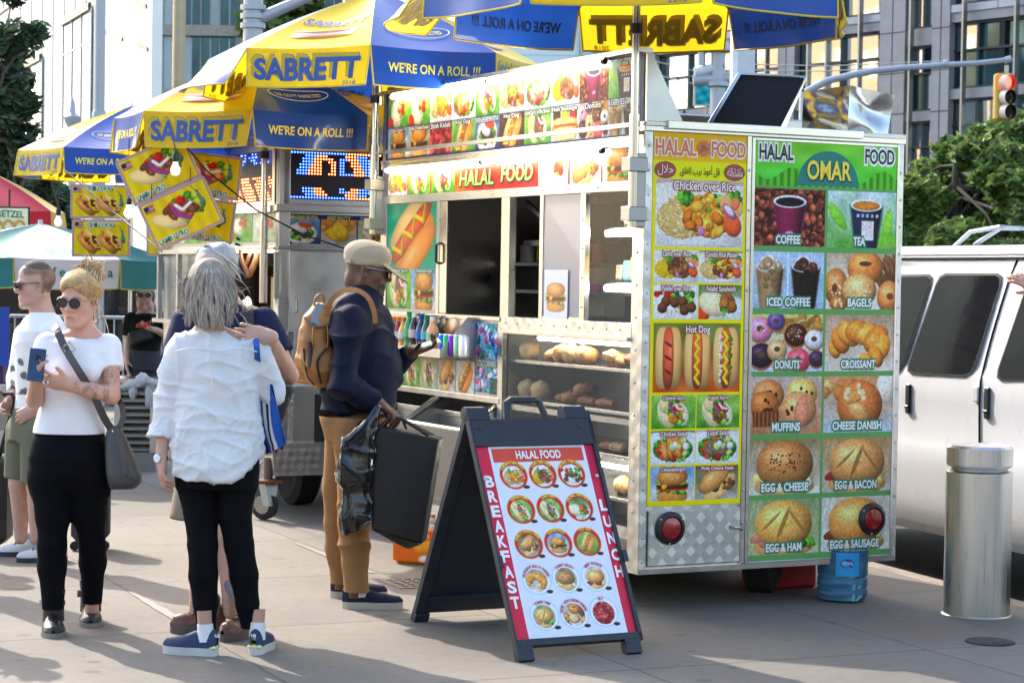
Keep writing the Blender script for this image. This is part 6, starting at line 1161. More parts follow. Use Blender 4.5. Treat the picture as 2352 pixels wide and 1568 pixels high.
# drinks on the tray, pastries, jars
def bottle(y, x, h, body, cap, liquid, label, lab_c=None, r=.034, glass_c=(.75, .8, .82), neck=.0):
 P = wld1(x, y, 1.197); root = empty('soda_bottle', P, 0, label, 'bottle', 'soft drink bottles on the tray')
 m1 = mat('liquid_' + liquid[0], liquid[1], .12, coat=.5, var=.05); b = MB(); hb = h - .025
 b.lathe([(r * .8, 0), (r, .008), (r, hb * .22), (r * .9, hb * .3), (r, hb * .38), (r, hb * .66), (r * .82, hb * .78), (.014, hb * .93), (.013, hb)], m1, n=18); b.build('body', root, smooth=True)
 b = MB(); b.lathe([(.016, hb - .002), (.016, h), (.001, h + .001)], mat('cap_' + cap[0], cap[1], .4), n=14); b.build('cap', root, smooth=True)
 if lab_c: b = MB(); b.lathe([(r + .0012, hb * .4), (r + .0012, hb * .64)], mat('label_' + lab_c[0], lab_c[1], .35), n=18, caps=False); b.build('label', root, smooth=True)
 return root
CAPB, CAPO, CAPG, CAPW = ('blue', (.02, .05, .45)), ('orange', (.85, .2, .03)), ('green', (.0, .28, .06)), ('white', (.8, .8, .8)); LC = dict(red=('red', (.35, .02, .02)), cyan=('cyan', (.02, .35, .6)), orange=('orange', (.8, .22, .02)), amber=('amber', (.85, .38, .03)), green=('green', (.0, .3, .08)), cola=('cola', (.03, .012, .01)), navy=('navy', (.01, .03, .15)), dkgreen=('dkgreen', (.0, .12, .08)), peach=('peach', (.8, .33, .15)), clear=('clear', (.6, .65, .65)))
spec = [(148, CAPB, 'red', 'white', .2), (185, CAPO, 'cyan', 'white', .2), (222, CAPO, 'red', 'white', .2), (265, CAPO, 'amber', 'white', .2), (308, CAPG, 'green', 'lime', .235), (348, CAPW, 'cola', 'pinkwhite', .23), (402, CAPB, 'navy', 'blue', .22), (445, CAPG, 'dkgreen', 'cyan', .22), (492, CAPB, 'amber', 'orange', .22), (536, CAPW, 'peach', 'greenwhite', .215)]
LB = dict(white=('white', (.7, .7, .7)), lime=('lime', (.1, .5, .2)), pinkwhite=('pinkwhite', (.8, .55, .58)), blue=('blue', (.03, .15, .6)), cyan=('cyan', (.1, .5, .6)), orange=('orange', (.9, .4, .05)), greenwhite=('greenwhite', (.4, .55, .42)))
desc = {0: 'dark red drink with a blue cap, first by the customer', 1: 'pale blue drink with an orange cap', 2: 'red drink with an orange cap beside the pale blue one', 3: 'amber orange drink with an orange cap', 4: 'bright green bottle with a green cap', 5: 'dark cola bottle with a white cap', 6: 'navy bottle with a blue cap and label', 7: 'dark green bottle with a green cap', 8: 'orange soda bottle with a blue cap behind the peach one', 9: 'peach coloured bottle with a white cap nearest the cans'}
for i, (X, cap, lq, lb, h) in enumerate(spec):
 y = sy(*c2(X, 1000), x=-.055)[0]; bt = bottle(y, -.055 if i < 9 else -.09, h, None, cap, LC[lq], desc[i] + ' on the steel tray', LB[lb], r=.033 if i < 9 else .038)
def can(y, x, c, nm, label):
 P = wld1(x, y, 1.198); root = empty('soda_can', P, 0, label, 'can', 'soda cans on the tray'); b = MB(); b.lathe([(.024, 0), (.031, .008), (.031, .105), (.026, .118)], mat('can_' + nm, c, .25, .5), n=18); b.build('body', root, smooth=True); b = MB(); b.lathe([(.027, .117), (.026, .122), (.022, .12), (.001, .119)], STEELB, n=16); b.build('lid', root, smooth=True)
for X, c, nm, lb in ((575, (.02, .1, .5), 'blue', 'blue soda can, first of the cans after the bottles'), (614, (.0, .35, .12), 'green', 'bright green soda can between blue and purple ones'), (652, (.18, .02, .4), 'purple', 'purple soda can in the tray'), (696, (.25, .45, .28), 'pale_green', 'pale green ginger soda can next to the purple one'), (738, (.75, .75, .76), 'silver', 'silver soda can at the tray end plate')):
 can(sy(*c2(X, 1130), x=-.15)[0], -.15, c, nm, lb)
PST = [mat('crust_golden', (.6, .3, .1), .6, var=.35, vscale=25, bump=.4, bscale=60), mat('crust_pale', (.75, .5, .22), .6, var=.25, vscale=25, bump=.4, bscale=60), mat('crust_brown', (.33, .13, .05), .55, var=.4, vscale=25, bump=.4, bscale=60), mat('crumb_cream', (.85, .68, .4), .75, var=.15, vscale=30)]
def pastry(name, y, x, z, kind, label):
 P = wld1(x, y, z); b = MB()
 if kind == 'bun': b.ell((0, 0, .05), (.058, .058, .055), PST[1], noise=.06, nu=20, nv=14)
 elif kind == 'muffin': b.lathe([(.03, 0), (.042, .045)], PST[2], n=18); b.ell((0, 0, .055), (.053, .053, .032), PST[1], noise=.12)
 elif kind == 'loaf': b.ell((.0, 0, .05), (.06, .05, .05), PST[0], noise=.08); b.box((0, .03, .045), (.09, .05, .08), PST[3], ch=.012)
 elif kind == 'double': b.ell((0, -.03, .045), (.055, .05, .047), PST[0], noise=.06); b.ell((0, .035, .048), (.055, .045, .05), PST[1], noise=.06)
 elif kind == 'swirl':
  for i in range(4): a = i * 1.57; b.ell((.03 * math.cos(a), .035 * math.sin(a), .03 + .012 * (i % 2)), (.04, .03, .028), PST[2 if i % 2 else 0], noise=.1)
 elif kind == 'stick': b.tube([(0, -.09, .02), (0, 0, .03), (0, .09, .02)], [.018, .026, .016], PST[2], n=10)
 elif kind == 'twist':
  for i in range(5): b.ell((0, -.05 + i * .025, .028), (.035, .019, .026), PST[1], noise=.08)
 o = b.build(name, smooth=True, loc=P, rot=(0, 0, YAW)); tag(o, label, 'pastry')
s1z, s2z = 1.2, .985
for X, k, n_, lb in ((1255, 'bun', 'bread_roll', 'round golden roll, leftmost on the top shelf of the pastry case'), (1460, 'swirl', 'pastry', 'small brown pastry behind the cut loaf on the top shelf'), (1525, 'loaf', 'loaf', 'cut loaf showing its cream crumb on the top shelf'), (1590, 'bun', 'bread_roll', 'golden roll half behind the cut loaf'), (1700, 'double', 'bread_roll', 'double topped golden roll in the middle of the top shelf'), (1905, 'muffin', 'muffin', 'pale muffin in a brown case on the top shelf'), (2020, 'swirl', 'pastry', 'brown swirl pastry at the right end of the top shelf')):
 pastry(n_, sy(*c2(X, 1300), x=.1)[0], .1, s1z, k, lb)
for X, Y_, k, n_, lb in ((1240, 200, 'bun', 'bread_roll', 'pale roll at the left of the second shelf'), (1345, 200, 'bun', 'bread_roll', 'dim golden roll beside the pale one on the second shelf'), (1530, 240, 'stick', 'pastry', 'short brown pastry at the foot of the sausage pile'), (1600, 215, 'swirl', 'pastry', 'brown glazed pastry stacked left on the second shelf'), (1690, 190, 'swirl', 'pastry', 'topmost brown glazed pastry of the second shelf pile'), (1700, 250, 'stick', 'pastry', 'dark pastry stick lying under the pile'), (1850, 250, 'stick', 'pastry', 'flat dark pastry right of the pile')):
 pastry(n_, sy(*c3(X, Y_), x=.12)[0], .12, s2z + (.05 if 'topmost' in lb else 0), k, lb)
pastry('pastry', sy(*c3(1960, 650), x=.1)[0], .1, .765, 'twist', 'pale twisted pastry on the third shelf above the sandwich board')
pastry('pastry', sy(*c3(1880, 650), x=.12)[0], .12, .765, 'stick', 'dark pastry beside the pale twist on the third shelf')
pastry('pastry', sy(*c3(1960, 880), x=.1)[0], .14, .55, 'double', 'brown bun in the dim bottom shelf of the pastry case')
def jar(y, x, z, c, nm, label, h=.13, r=.05):
 root = empty('jar', wld1(x, y, z), 0, label, 'jar', 'sauce jars in the trailer'); b = MB(); b.lathe([(r * .95, 0), (r, .006), (r, h - .02)], mat('jar_' + nm, c, .35), n=18); b.build('body', root, smooth=True); b = MB(); b.lathe([(r + .003, h - .022), (r + .003, h), (.001, h + .001)], DARK, n=18); b.build('lid', root, smooth=True)
for i, (y, c, nm) in enumerate(((2.88, (.6, .6, .58), 'white'), (2.66, (.75, .55, .02), 'yellow'), (2.42, (.13, .06, .02), 'brown'), (2.18, (.05, .03, .02), 'black'), (1.98, (.3, .02, .02), 'red'))): jar(y, .86, 1.742, c, nm, nm + ' sauce jar on the shelf inside the serving window')
for i in range(12):
 z = 1.912 if i < 5 else 1.632; y = .14 + (i % 6) * .075; b = MB(); c = [(.7, .75, .1), (.75, .1, .1), (.8, .6, .1), (.2, .5, .75), (.85, .8, .6), (.75, .15, .2), (.4, .6, .3)][i % 7]; b.bb((.15, y - .03, z), (.19, y + .03, z + .13 - .02 * (i % 3)), mat('snack_bag_%s' % 'abcdefg'[i % 7], c, .35), ch=.01)
 tag(b.build('snack_bag', loc=CO, rot=(0, 0, YAW)), 'coloured snack bag on the %s shelf behind the right hand window' % ('upper' if i < 5 else 'lower'), 'snack bag', 'snack bags on the %s window shelf' % ('upper' if i < 5 else 'lower'))
b = MB(); b.bb((.82, 1.9, 1.572), (1.1, 2.7, 1.61), mat('pink_box', (.5, .05, .3), .5)); tag(b.build('box', loc=CO, rot=(0, 0, YAW)), 'flat pink box on the shelf below the sauce jars', 'box')
b = MB(); b.ell((.5, 1.75, 1.95), (.1, .12, .1), mat('thin_white_plastic', (.8, .8, .8), .25, alpha=.45), noise=.15); b.tube([(.5, 1.68, 2.0), (.5, 1.7, 2.1), (.5, 1.78, 2.09), (.5, 1.8, 2.0)], .012, mat('thin_white_plastic'), n=6); tag(b.build('plastic_bag', smooth=True, loc=CO, rot=(0, 0, YAW)), 'white plastic bag hanging inside the serving window', 'plastic bag')
def pretzel():
 c = at(572, 590, 14.9); root = empty('pretzel', c, 0, 'big salted pretzel hung on a black peg at the second trailer', 'pretzel'); b = MB(); t = np.linspace(0, 2 * math.pi, 60)
 P = np.stack([.05 * np.sin(t) + .018 * np.sin(2 * t), .02 * np.cos(t * 2) * .4, .11 * np.cos(t) - .02], 1); b.tube(P, .019 + .004 * np.sin(t), mat('pretzel_dough', (.33, .15, .07), .5, var=.3, vscale=30), n=10, closed=True); b.tube([(.03, 0, .06), (.0, -.012, .0), (-.02, 0, -.05)], .015, mat('pretzel_dough'), n=8); b.build('dough', root, smooth=True)
 b = MB(); b.tube([(-.09, .0, .13), (0, 0, .085), (.02, .01, .07)], .01, BLACK, n=6); b.tube([(-.1, .02, .09), (0, .02, .06)], .01, BLACK, n=6); b.build('peg', root)
pretzel()
# van
def van():
 U = np.array([-math.sin(.345), math.cos(.345), 0]); N = np.array([math.cos(.345), math.sin(.345), 0]); kb = ground(2005, 1290); o = kb + N * .38; o[2] = -.15; pl = Plane(o, U)
 VW = mat('van_white_paint', (.74, .75, .77), .28, coat=.5, var=.04, vscale=2); VG = mat('tinted_van_glass', (.006, .007, .009), .07, spec=.35, var=.1, bump=.05, bscale=6)
 root = empty('van', o, .345, 'white passenger van with dark windows parked at the kerb behind the bollard', 'van')     # local x = away from pavement, y = towards the rear
 f = lambda px, py: pl.uv(px, py)
 sec = [(.06, .30), (.02, .36), (.0, .55), (-.012, .72), (.0, .84), (.012, .88), (.006, 1.1), (.012, 1.27), (.03, 1.33), (.11, 1.86), (.135, 1.95)]
 y0, y1 = -2.6, 3.0; sy_ = lambda z: np.interp(z, [p[1] for p in sec], [p[0] for p in sec])
 b = MB(); ys = np.linspace(y0, y1, 12); V = [[x, y, z] for y in ys for x, z in sec]; k = len(sec); b.add(V, [[j * k + i, j * k + i + 1, (j + 1) * k + i + 1, (j + 1) * k + i] for j in range(11) for i in range(k - 1)], VW)
 b.bb((.08, y0, .3), (1.9, y1, .4), DARK); b.bb((1.85, y0, .3), (1.95, y1, 1.95), VW); b.bb((.06, y1, .3), (1.9, y1 + .05, 1.95), VW); b.build('body', root, smooth=True)
 b = MB(); b.prism([(.12, y0, 1.945), (.13, y0, 1.965), (.12, y0, 1.98), (.14, y0, 1.99), (.16, y0, 1.99), (.2, y0, 2.01), (.23, y0, 2.01), (.3, y0, 2.03), (.5, y0, 2.04), (1.5, y0, 2.04), (1.9, y0, 1.97), (1.9, y0, 1.945)], (0, y1 - y0, 0), VW); b.bb((.1, y0, 1.952), (.14, y1, 1.96), BLACK); b.build('roof', root, bevel=.01)
 def pane(pts, name, par):
  P = []
  for (px, py) in pts:
   u, v = f(px, py); P.append([sy_(v + .0) - .004, u, v])
  P = np.array(P); C = P.mean(0); g = MB(); rr = []
  for i in range(4):
   a, c, d = P[i - 1], P[i], P[(i + 1) % 4]
   for t in (.14, .05, .0): pass
   rr += [c + (a - c) * .1, c + (a - c) * .03 + (d - c) * .025, c + (d - c) * .1]
  rr = np.array(rr); g.add(rr + np.array([-.006, 0, 0]), [list(range(12))], VG); big = C + (rr - C) * 1.05; g.add(np.concatenate([rr + np.array([-.004, 0, 0]), big + np.array([-.003, 0, 0])]), [[i, (i + 1) % 12, 12 + (i + 1) % 12, 12 + i] for i in range(12)], VW if False else BLACK); return g.build(name, par)
 def door(y_a, y_b, nm):
  g = MB(); return g
 pane([(2125, 632), (2266, 632), (2226, 860), (2081, 852)], 'window', root); pane([(2000, 636), (2108, 634), (2068, 850), (1960, 845)], 'window', root)
 u0 = f(2290, 640)[0]; pane([(2332, 634), (2460, 638), (2440, 870), (2286, 868)], 'window', root)
 s = MB()
 for px in (2250, 1975):
  uu, _ = f(px, 860); top, _ = f(px + 38, 620); zz = np.linspace(.42, 1.94, 14); pts = [[sy_(z) - .003, uu + (top - uu) * max(0, (z - 1.3) / .6) ** 1.3, z] for z in zz]; s.tube(pts, .007, DARK, n=4)
 s.build('door_gap', root)
 for px, py in ((2086, 915), (2267, 925)):
  uu, z = f(px, py); h = MB(); h.box((sy_(z) - .006, uu, z), (.02, .055, .185), BLACK, ch=.012); h.box((sy_(z) - .012, uu, z - .05), (.022, .042, .02), BLACK, ch=.005); h.build('door_handle', root)
 uu, z = f(2243, 905); h = MB(); h.box((.0, uu, z), (.02, .05, .09), VW, ch=.006); h.build('hinge', root)
 h = MB(); h.tube([(.4, .45, 2.03), (.42, .3, 2.12), (.5, .1, 2.15), (.62, .0, 2.14), (.75, -.05, 2.05)], .014, GPOLE, n=6); h.tube([(.45, .3, 2.04), (.5, .1, 2.14), (.58, .0, 2.14)], .014, GPOLE, n=6); h.build('roof_rack', root)
 for y in (-1.75, 2.1):
  w_ = MB(); w_.lathe([(.2, -.1), (.34, -.1), (.37, -.06), (.37, .08), (.33, .1), (.2, .1)], RUBBER, o=(.2, y, .37), d=(1, 0, 0), n=28); w_.build('wheel', root, smooth=True)
 return root, o, U, N
van()
# left and far street clutter
def clutter():
 Y = 16.4; xr = at(45, 900, Y)[0]; root = empty('hot_dog_cart', (xr - .9, Y, 0), .12, 'tan and steel hot dog cart with a blue HOT DOG sign at the left edge', 'food cart'); TAN = mat('tan_panel', (.34, .28, .2), .5)
 b = MB(); b.bb((-1.0, 0, .38), (.86, 1.0, .7), TAN); b.bb((-1.0, -.01, .28), (.9, 1.0, .4), STEEL); b.bb((-1.05, -.05, .7), (.9, 1.05, .76), STEELB); b.bb((-1.0, .05, .76), (.75, .95, .9), mat('purple_panel', (.08, .02, .1), .5)); b.build('body', root, bevel=.008)
 b = MB(); b.bb((.45, -.03, .9), (.8, .0, 1.35), mat('sign_blue', (.01, .06, .4), .4)); [outlined(b, ch, .05, .05, lambda x, y, d, i=i: np.stack([.66 + x, np.full_like(x, -.032) - d, 1.28 - i * .065 - (.03 if i > 2 else 0) + y], 1), INK['yellow'], None, bold=.03) for i, ch in enumerate('HOTDOG')]; b.build('hot_dog_sign', root)
 b = MB(); b.bb((.3, .0, .9), (.4, .3, 1.0), mat('lime_box', (.3, .7, .05), .5)); b.build('lime_box', root)
 for x in (-.6, .62): w_ = MB(); w_.lathe([(.1, -.03), (.19, -.03), (.2, 0), (.19, .03), (.1, .03)], RUBBER, o=(x, .1, .2), d=(0, 1, 0), n=24); w_.lathe([(.1, -.02), (.1, .02)], STEELB, o=(x, .1, .2), d=(0, 1, 0), n=20); w_.build('wheel', root, smooth=True)
 Y = 17.6; a = at(262, 1050, Y); c = at(357, 1050, Y); root = empty('steel_stand', ((a[0] + c[0]) / 2, Y, 0), .1, 'low steel stand with louvred sides behind the blonde woman', 'stand'); hw = (c[0] - a[0]) / 2; b = MB(); b.bb((-hw, .05, .16), (hw, .4, .72), DSTEEL); b.bb((-hw - .02, 0, .72), (hw + .02, .45, .76), STEELB); b.bb((hw - .05, 0, .1), (hw, .05, .74), STEEL); b.bb((-hw, 0, .1), (-hw + .05, .05, .74), STEEL); b.bb((-hw, 0, .1), (hw, .4, .15), mat('block', (.3, .28, .25), .8)); b.bb((hw - .2, -.02, .0), (hw, .2, .1), mat('block')); b.build('frame', root)
 for i in range(9): s = MB(); s.box((-.02, .03, .2 + i * .058), (hw * 1.75, .05, .012), STEELB, rot=rotm(.5)); s.build('louvre', root)
 WP = mat('white_bag_plastic', (.8, .8, .8), .35, var=.05, translucent=.2)
 g = at(328, 872, 17.55); b = MB(); b.ell((0, 0, 0), (.06, .05, .055), WP, noise=.2); b.ell((-.09, 0, -.04), (.09, .03, .035), WP, rot=rotm(0, -.3), noise=.2); b.ell((-.08, 0, -.1), (.03, .03, .06), WP, noise=.2); b.ell((.05, 0, -.13), (.03, .02, .09), WP, noise=.2); b.ell((.07, 0, -.02), (.06, .03, .03), WP, rot=rotm(0, .5), noise=.2)
 tag(b.build('plastic_bag', smooth=True, loc=g), 'white plastic bag knotted on the corner of the steel stand', 'plastic bag')
 Y = 24.; x0, x1 = at(-200, 700, Y)[0], at(420, 700, Y)[0]; n_ = 3
 for k in range(n_):
  xa = x0 + (x1 - x0) * k / n_ + .03; xb = x0 + (x1 - x0) * (k + 1) / n_ - .03; root = empty('crowd_barrier', (xa, Y, 0), 0, 'grey tubular crowd barrier behind the walking woman', 'barrier', 'grey crowd barriers'); b = MB(); b.tube([(0, 0, .05), (0, 0, 1.05), (.06, 0, 1.12), (xb - xa - .06, 0, 1.12), (xb - xa, 0, 1.05), (xb - xa, 0, .05)], .02, GPOLE, n=8); b.tube([(0, 0, .2), (xb - xa, 0, .2)], .016, GPOLE, n=6); b.build('frame', root, smooth=True)
  for i in range(1, 9): s = MB(); s.cyl((i * (xb - xa) / 9, 0, .2), (i * (xb - xa) / 9, 0, 1.11), .009, GPOLE, n=6); s.build('bar', root)
  for x in (0.05, xb - xa - .05): s = MB(); s.box((x, 0, .02), (.06, .5, .03), GPOLE); s.build('foot', root)
 Y = 33.; x0, x1 = at(245, 700, Y)[0], at(420, 700, Y)[0]; z0, z1 = at(300, 726, Y)[2], at(300, 702, Y)[2]; b = MB(); b.bb((x0, Y, 0), (x1, Y + 1.5, z1), mat('planter_stone', (.16, .17, .18), .7)); tag(b.build('planter'), 'long grey stone planter of grass in the far background', 'planter')
 g = np.random.default_rng(3); k = 1500; b = MB(); X = x0 + (x1 - x0) * g.random(k); Yg = Y + 1.4 * g.random(k); hh = .12 + .16 * g.random(k); V = np.stack([np.stack([X - .012, Yg, np.full(k, z1)], 1), np.stack([X + .012, Yg, np.full(k, z1)], 1), np.stack([X + g.normal(0, .05, k), Yg, z1 + hh], 1)], 1).reshape(-1, 3); b.add(V, np.arange(3 * k).reshape(-1, 3).tolist(), mat('grass_blade', (.12, .26, .04), .6, translucent=.3)); tag(b.build('grass'), kind='stuff')
 Y = 44.; x0, x1 = at(232, 650, Y)[0], at(362, 650, Y)[0]; root = empty('glass_screen', ((x0 + x1) / 2, Y, 0), 0, 'tall pale glass screen with grey mullions in the far background', 'screen'); z1 = at(300, 606, Y)[2]; b = MB(); b.bb((x0 - (x0 + x1) / 2, 0, 0), (x1 - (x0 + x1) / 2, .1, z1), PALEG); b.build('glass', root)
 for i in range(9): q = MB(); xx = (x0 - x1) / 2 + (x1 - x0) * i / 8; q.bb((xx - .05, -.12, 0), (xx + .05, -.005, z1), DSTEEL); q.build('mullion', root)
 Y = 43.; b = MB(); p = at(348, 630, Y); b.bb((p[0] - .1, Y, p[2] - .35), (p[0] + .1, Y + .03, p[2] + .35), mat('banner_red', (.6, .03, .05), .6)); b.cyl((p[0], Y + .06, 0), (p[0], Y + .06, p[2] + .4), .03, GPOLE); tag(b.build('banner'), 'small red banner on a post left of the second trailer', 'banner')
 zpole(259, 610, 29., .06, WPOLE, 'post', 'thin white post rising behind the blonde woman', 'post')
 b = MB(); Y = 31; p = at(262, 655, Y); b.box((p[0], Y, p[2]), (.16, .1, .2), mat('bin_blue', (.03, .15, .4), .5), ch=.02); b.cyl((p[0], Y, 0), (p[0], Y, p[2]), .03, GPOLE); tag(b.build('post_box'), 'small blue box on a post far behind the blonde woman', 'box')
 def car(px0, Y, yaw, c, label, h=1.45, L_=4.4, cab=(.25, .85)):
  p = at(px0, 700, Y); root = empty('parked_car', (p[0], Y, 0), yaw, label, 'car', 'cars parked beyond the barriers'); PT = mat('car_paint_' + c[0], c[1], .25, .3, coat=.8); b = MB(); W_ = 1.75
  prof = [(0, .35), (0, .62), (.1, .82), (L_ * cab[0] * .9, .95), (L_ * (cab[0] + .13), h), (L_ * (cab[1] - .1), h), (L_ * cab[1], .98), (L_ - .05, .9), (L_, .6), (L_, .35)]
  b.prism([(x, 0, z) for x, z in prof], (0, W_, 0), PT); b.build('body', root, bevel=.06); g = MB(); g.prism([(L_ * cab[0] + .1, -.008, .97), (L_ * (cab[0] + .13) + .06, -.008, h - .07), (L_ * (cab[1] - .1) - .06, -.008, h - .07), (L_ * cab[1] - .12, -.008, .99)], (0, W_ + .016, 0), mat('car_glass', (.01, .012, .014), .06)); g.build('window', root)
  for x in (L_ * .18, L_ * .82): w_ = MB(); w_.lathe([(.2, -.1), (.31, -.1), (.33, 0), (.31, .1), (.2, .1)], RUBBER, o=(x, .06, .33), d=(0, 1, 0), n=24); w_.lathe([(.2, -.11), (.2, .0)], STEELB, o=(x, .05, .33), d=(0, 1, 0), n=16); w_.build('wheel', root, smooth=True)
  l = MB(); l.box((L_ - .03, .25, .72), (.1, .3, .12), LRED if 'tail' in label else WHITE); l.build('headlight', root)
 car(-330, 26.5, .0, ('black', (.012, .013, .016)), 'black car with dark windows behind the man in sunglasses', 1.55, 4.6); car(150, 27.5, .12, ('silver', (.4, .42, .44)), 'silver car behind the barrier and the walking woman', 1.4, 4.3); car(300, 36, .2, ('white', (.7, .7, .7)), 'white car farther off behind the walking woman', 1.45, 4.4)
clutter()
# organic modelling: distance field -> one smooth mesh
class Sdf:
 def __init__(s, lo, hi, h):
  s.lo = np.array(lo, float); s.h = h; n = np.ceil((np.array(hi) - s.lo) / h).astype(int) + 1; s.n = n; s.F = np.full(n, .2, np.float32)
  s.ax = [s.lo[i] + h * np.arange(n[i]) for i in range(3)]
 def blk(s, lo, hi):
  a = [max(0, int((lo[i] - s.lo[i]) / s.h)) for i in range(3)]; b = [min(s.n[i], int((hi[i] - s.lo[i]) / s.h) + 2) for i in range(3)]
  if any(b[i] <= a[i] for i in range(3)): return None
  sl = tuple(slice(a[i], b[i]) for i in range(3)); return sl, np.stack(np.meshgrid(*[s.ax[i][sl[i]] for i in range(3)], indexing='ij'), -1)
 def put(s, lo, hi, fn, k=.015, sub=False):
  m = .03 + k; q = s.blk(np.array(lo) - m, np.array(hi) + m)
  if q is None: return s
  sl, X = q; d = fn(X); f = s.F[sl]
  if sub: hh = np.clip(.5 - .5 * (f + d) / k, 0, 1); s.F[sl] = f * (1 - hh) - d * hh + k * hh * (1 - hh)
  else: hh = np.clip(.5 + .5 * (f - d) / k, 0, 1); s.F[sl] = f * (1 - hh) + d * hh - k * hh * (1 - hh)
  return s
 def cap(s, a, b, ra, rb, k=.015, flat=None, end=False, beg=False, sub=False):
  a, b = np.array(a, float), np.array(b, float); r = max(ra, rb); d_ = b - a; L2 = d_ @ d_ + 1e-12; L = math.sqrt(L2)
  def fn(X):
   P = X - a
   if flat is not None: fd, fq = flat; fd = np.array(fd); P = P + fd * ((P @ fd) * (1 / fq - 1))[..., None]; dd = d_ + fd * ((d_ @ fd) * (1 / fq - 1))
   else: dd = d_
   t = np.clip((P @ dd) / (dd @ dd + 1e-12), 0, 1); d = np.linalg.norm(P - t[..., None] * dd, axis=-1) - (ra + (rb - ra) * t)
   if end: d = np.maximum(d, ((X - b) @ d_) / L)
   if beg: d = np.maximum(d, ((a - X) @ d_) / L)
   return d
  return s.put(np.minimum(a, b) - r, np.maximum(a, b) + r, fn, k, sub)
 def chain(s, pts, rs, k=.015, **kw):
  for i in range(len(pts) - 1): s.cap(pts[i], pts[i + 1], rs[i], rs[i + 1], k, **{q: v for q, v in kw.items() if q != 'end' or i == len(pts) - 2})
  return s
 def ell(s, c, r, M=np.eye(3), k=.015, sub=False):
  c = np.array(c, float); r = np.array(r, float); R_ = max(r)
  def fn(X):
   P = (X - c) @ M; k0 = np.linalg.norm(P / r, axis=-1); k1 = np.linalg.norm(P / (r * r), axis=-1); return k0 * (k0 - 1) / np.maximum(k1, 1e-6)
  return s.put(c - R_, c + R_, fn, k, sub)
 def loft(s, sl, yaw=0, p=2.4, k=.02):
  """sl: rows of (x, y, z, rx, ry), z strictly rising or falling"""
  S = np.array(sorted(sl, key=lambda q: q[2])); z = S[:, 2]; R_ = S[:, 3:].max(); ca, sa = math.cos(yaw), math.sin(yaw)
  def fn(X):
   Z = np.clip(X[..., 2], z[0], z[-1]); g = lambda i: np.interp(Z, z, S[:, i]); dx, dy = X[..., 0] - g(0), X[..., 1] - g(1); u = (dx * ca + dy * sa) / g(3); v = (-dx * sa + dy * ca) / g(4)
   d = ((np.abs(u) ** p + np.abs(v) ** p) ** (1 / p) - 1) * np.minimum(g(3), g(4)); return np.maximum(d, np.maximum(X[..., 2] - z[-1], z[0] - X[..., 2]))
  return s.put((S[:, 0].min() - R_, S[:, 1].min() - R_, z[0]), (S[:, 0].max() + R_, S[:, 1].max() + R_, z[-1]), fn, k)
 def clip(s, p, n):
  X = np.stack(np.meshgrid(*s.ax, indexing='ij'), -1); s.F = np.maximum(s.F, ((X - np.array(p)) @ nrm(n)).astype(np.float32)); return s
 def mesh(s):
  F = s.F; ins = F < 0; n = F.shape; acc = np.zeros((n[0] - 1, n[1] - 1, n[2] - 1, 3), np.float32); cnt = np.zeros(acc.shape[:3], np.float32)
  C = [(0, 0), (0, 1), (1, 0), (1, 1)]; N = [n[0] - 1, n[1] - 1, n[2] - 1]
  for axs in range(3):
   o1, o2 = [i for i in range(3) if i != axs]
   for c1_, c2_ in C:
    st = [0, 0, 0]; st[o1] = c1_; st[o2] = c2_; A = tuple(slice(st[i], st[i] + N[i]) for i in range(3)); st[axs] = 1; B = tuple(slice(st[i], st[i] + N[i]) for i in range(3))
    fa, fb = F[A], F[B]; x = (fa < 0) != (fb < 0); t = np.where(x, fa / np.where(x, fa - fb, 1), 0); pos = [np.full(t.shape, 0., np.float32) for _ in range(3)]; pos[axs] = t; pos[o1] = np.full(t.shape, c1_, np.float32); pos[o2] = np.full(t.shape, c2_, np.float32)
    for i in range(3): acc[..., i] += np.where(x, pos[i], 0)
    cnt += x
  act = cnt > 0; idx = np.full(act.shape, -1, np.int64); ij = np.argwhere(act); idx[act] = np.arange(len(ij)); V = s.lo + s.h * (ij + acc[act] / cnt[act][:, None]); Q = []
  for axs in range(3):
   o1, o2 = [(1, 2), (2, 0), (0, 1)][axs]; A = [slice(1, -1)] * 3; A[axs] = slice(0, -1); B = list(A); B[axs] = slice(1, None); fa, fb = ins[tuple(A)], ins[tuple(B)]
   for flip, m in ((False, fa & ~fb), (True, ~fa & fb)):
    e = np.argwhere(m); e = e + np.array([0 if i == axs else 1 for i in range(3)]); d1 = np.zeros(3, int); d1[o1] = 1; d2 = np.zeros(3, int); d2[o2] = 1
    q = np.stack([idx[tuple((e - d1 - d2).T)], idx[tuple((e - d2).T)], idx[tuple(e.T)], idx[tuple((e - d1).T)]], 1); Q.append(q[:, ::-1] if flip else q)
  return V, np.concatenate(Q)
def sines(P, f, seed, st=(1, 1, 1), n=7):
 g = np.random.default_rng(seed); out = 0
 for _ in range(n): k = g.normal(0, 1, 3); k = k / np.linalg.norm(k) * f * (.6 + .8 * g.random()); out = out + np.sin((P * np.array(st)) @ k + g.random() * 6.28)
 return out / math.sqrt(n) / 1.2
def folds(P, amp, f, seed, st=(1, 1, 1)):
 w = P + .03 * np.stack([sines(P, f * .5, seed + i + 50) for i in range(3)], 1); return amp * (1 - np.abs(sines(w, f, seed, st))).clip(0, 1) ** 3 - amp * .25
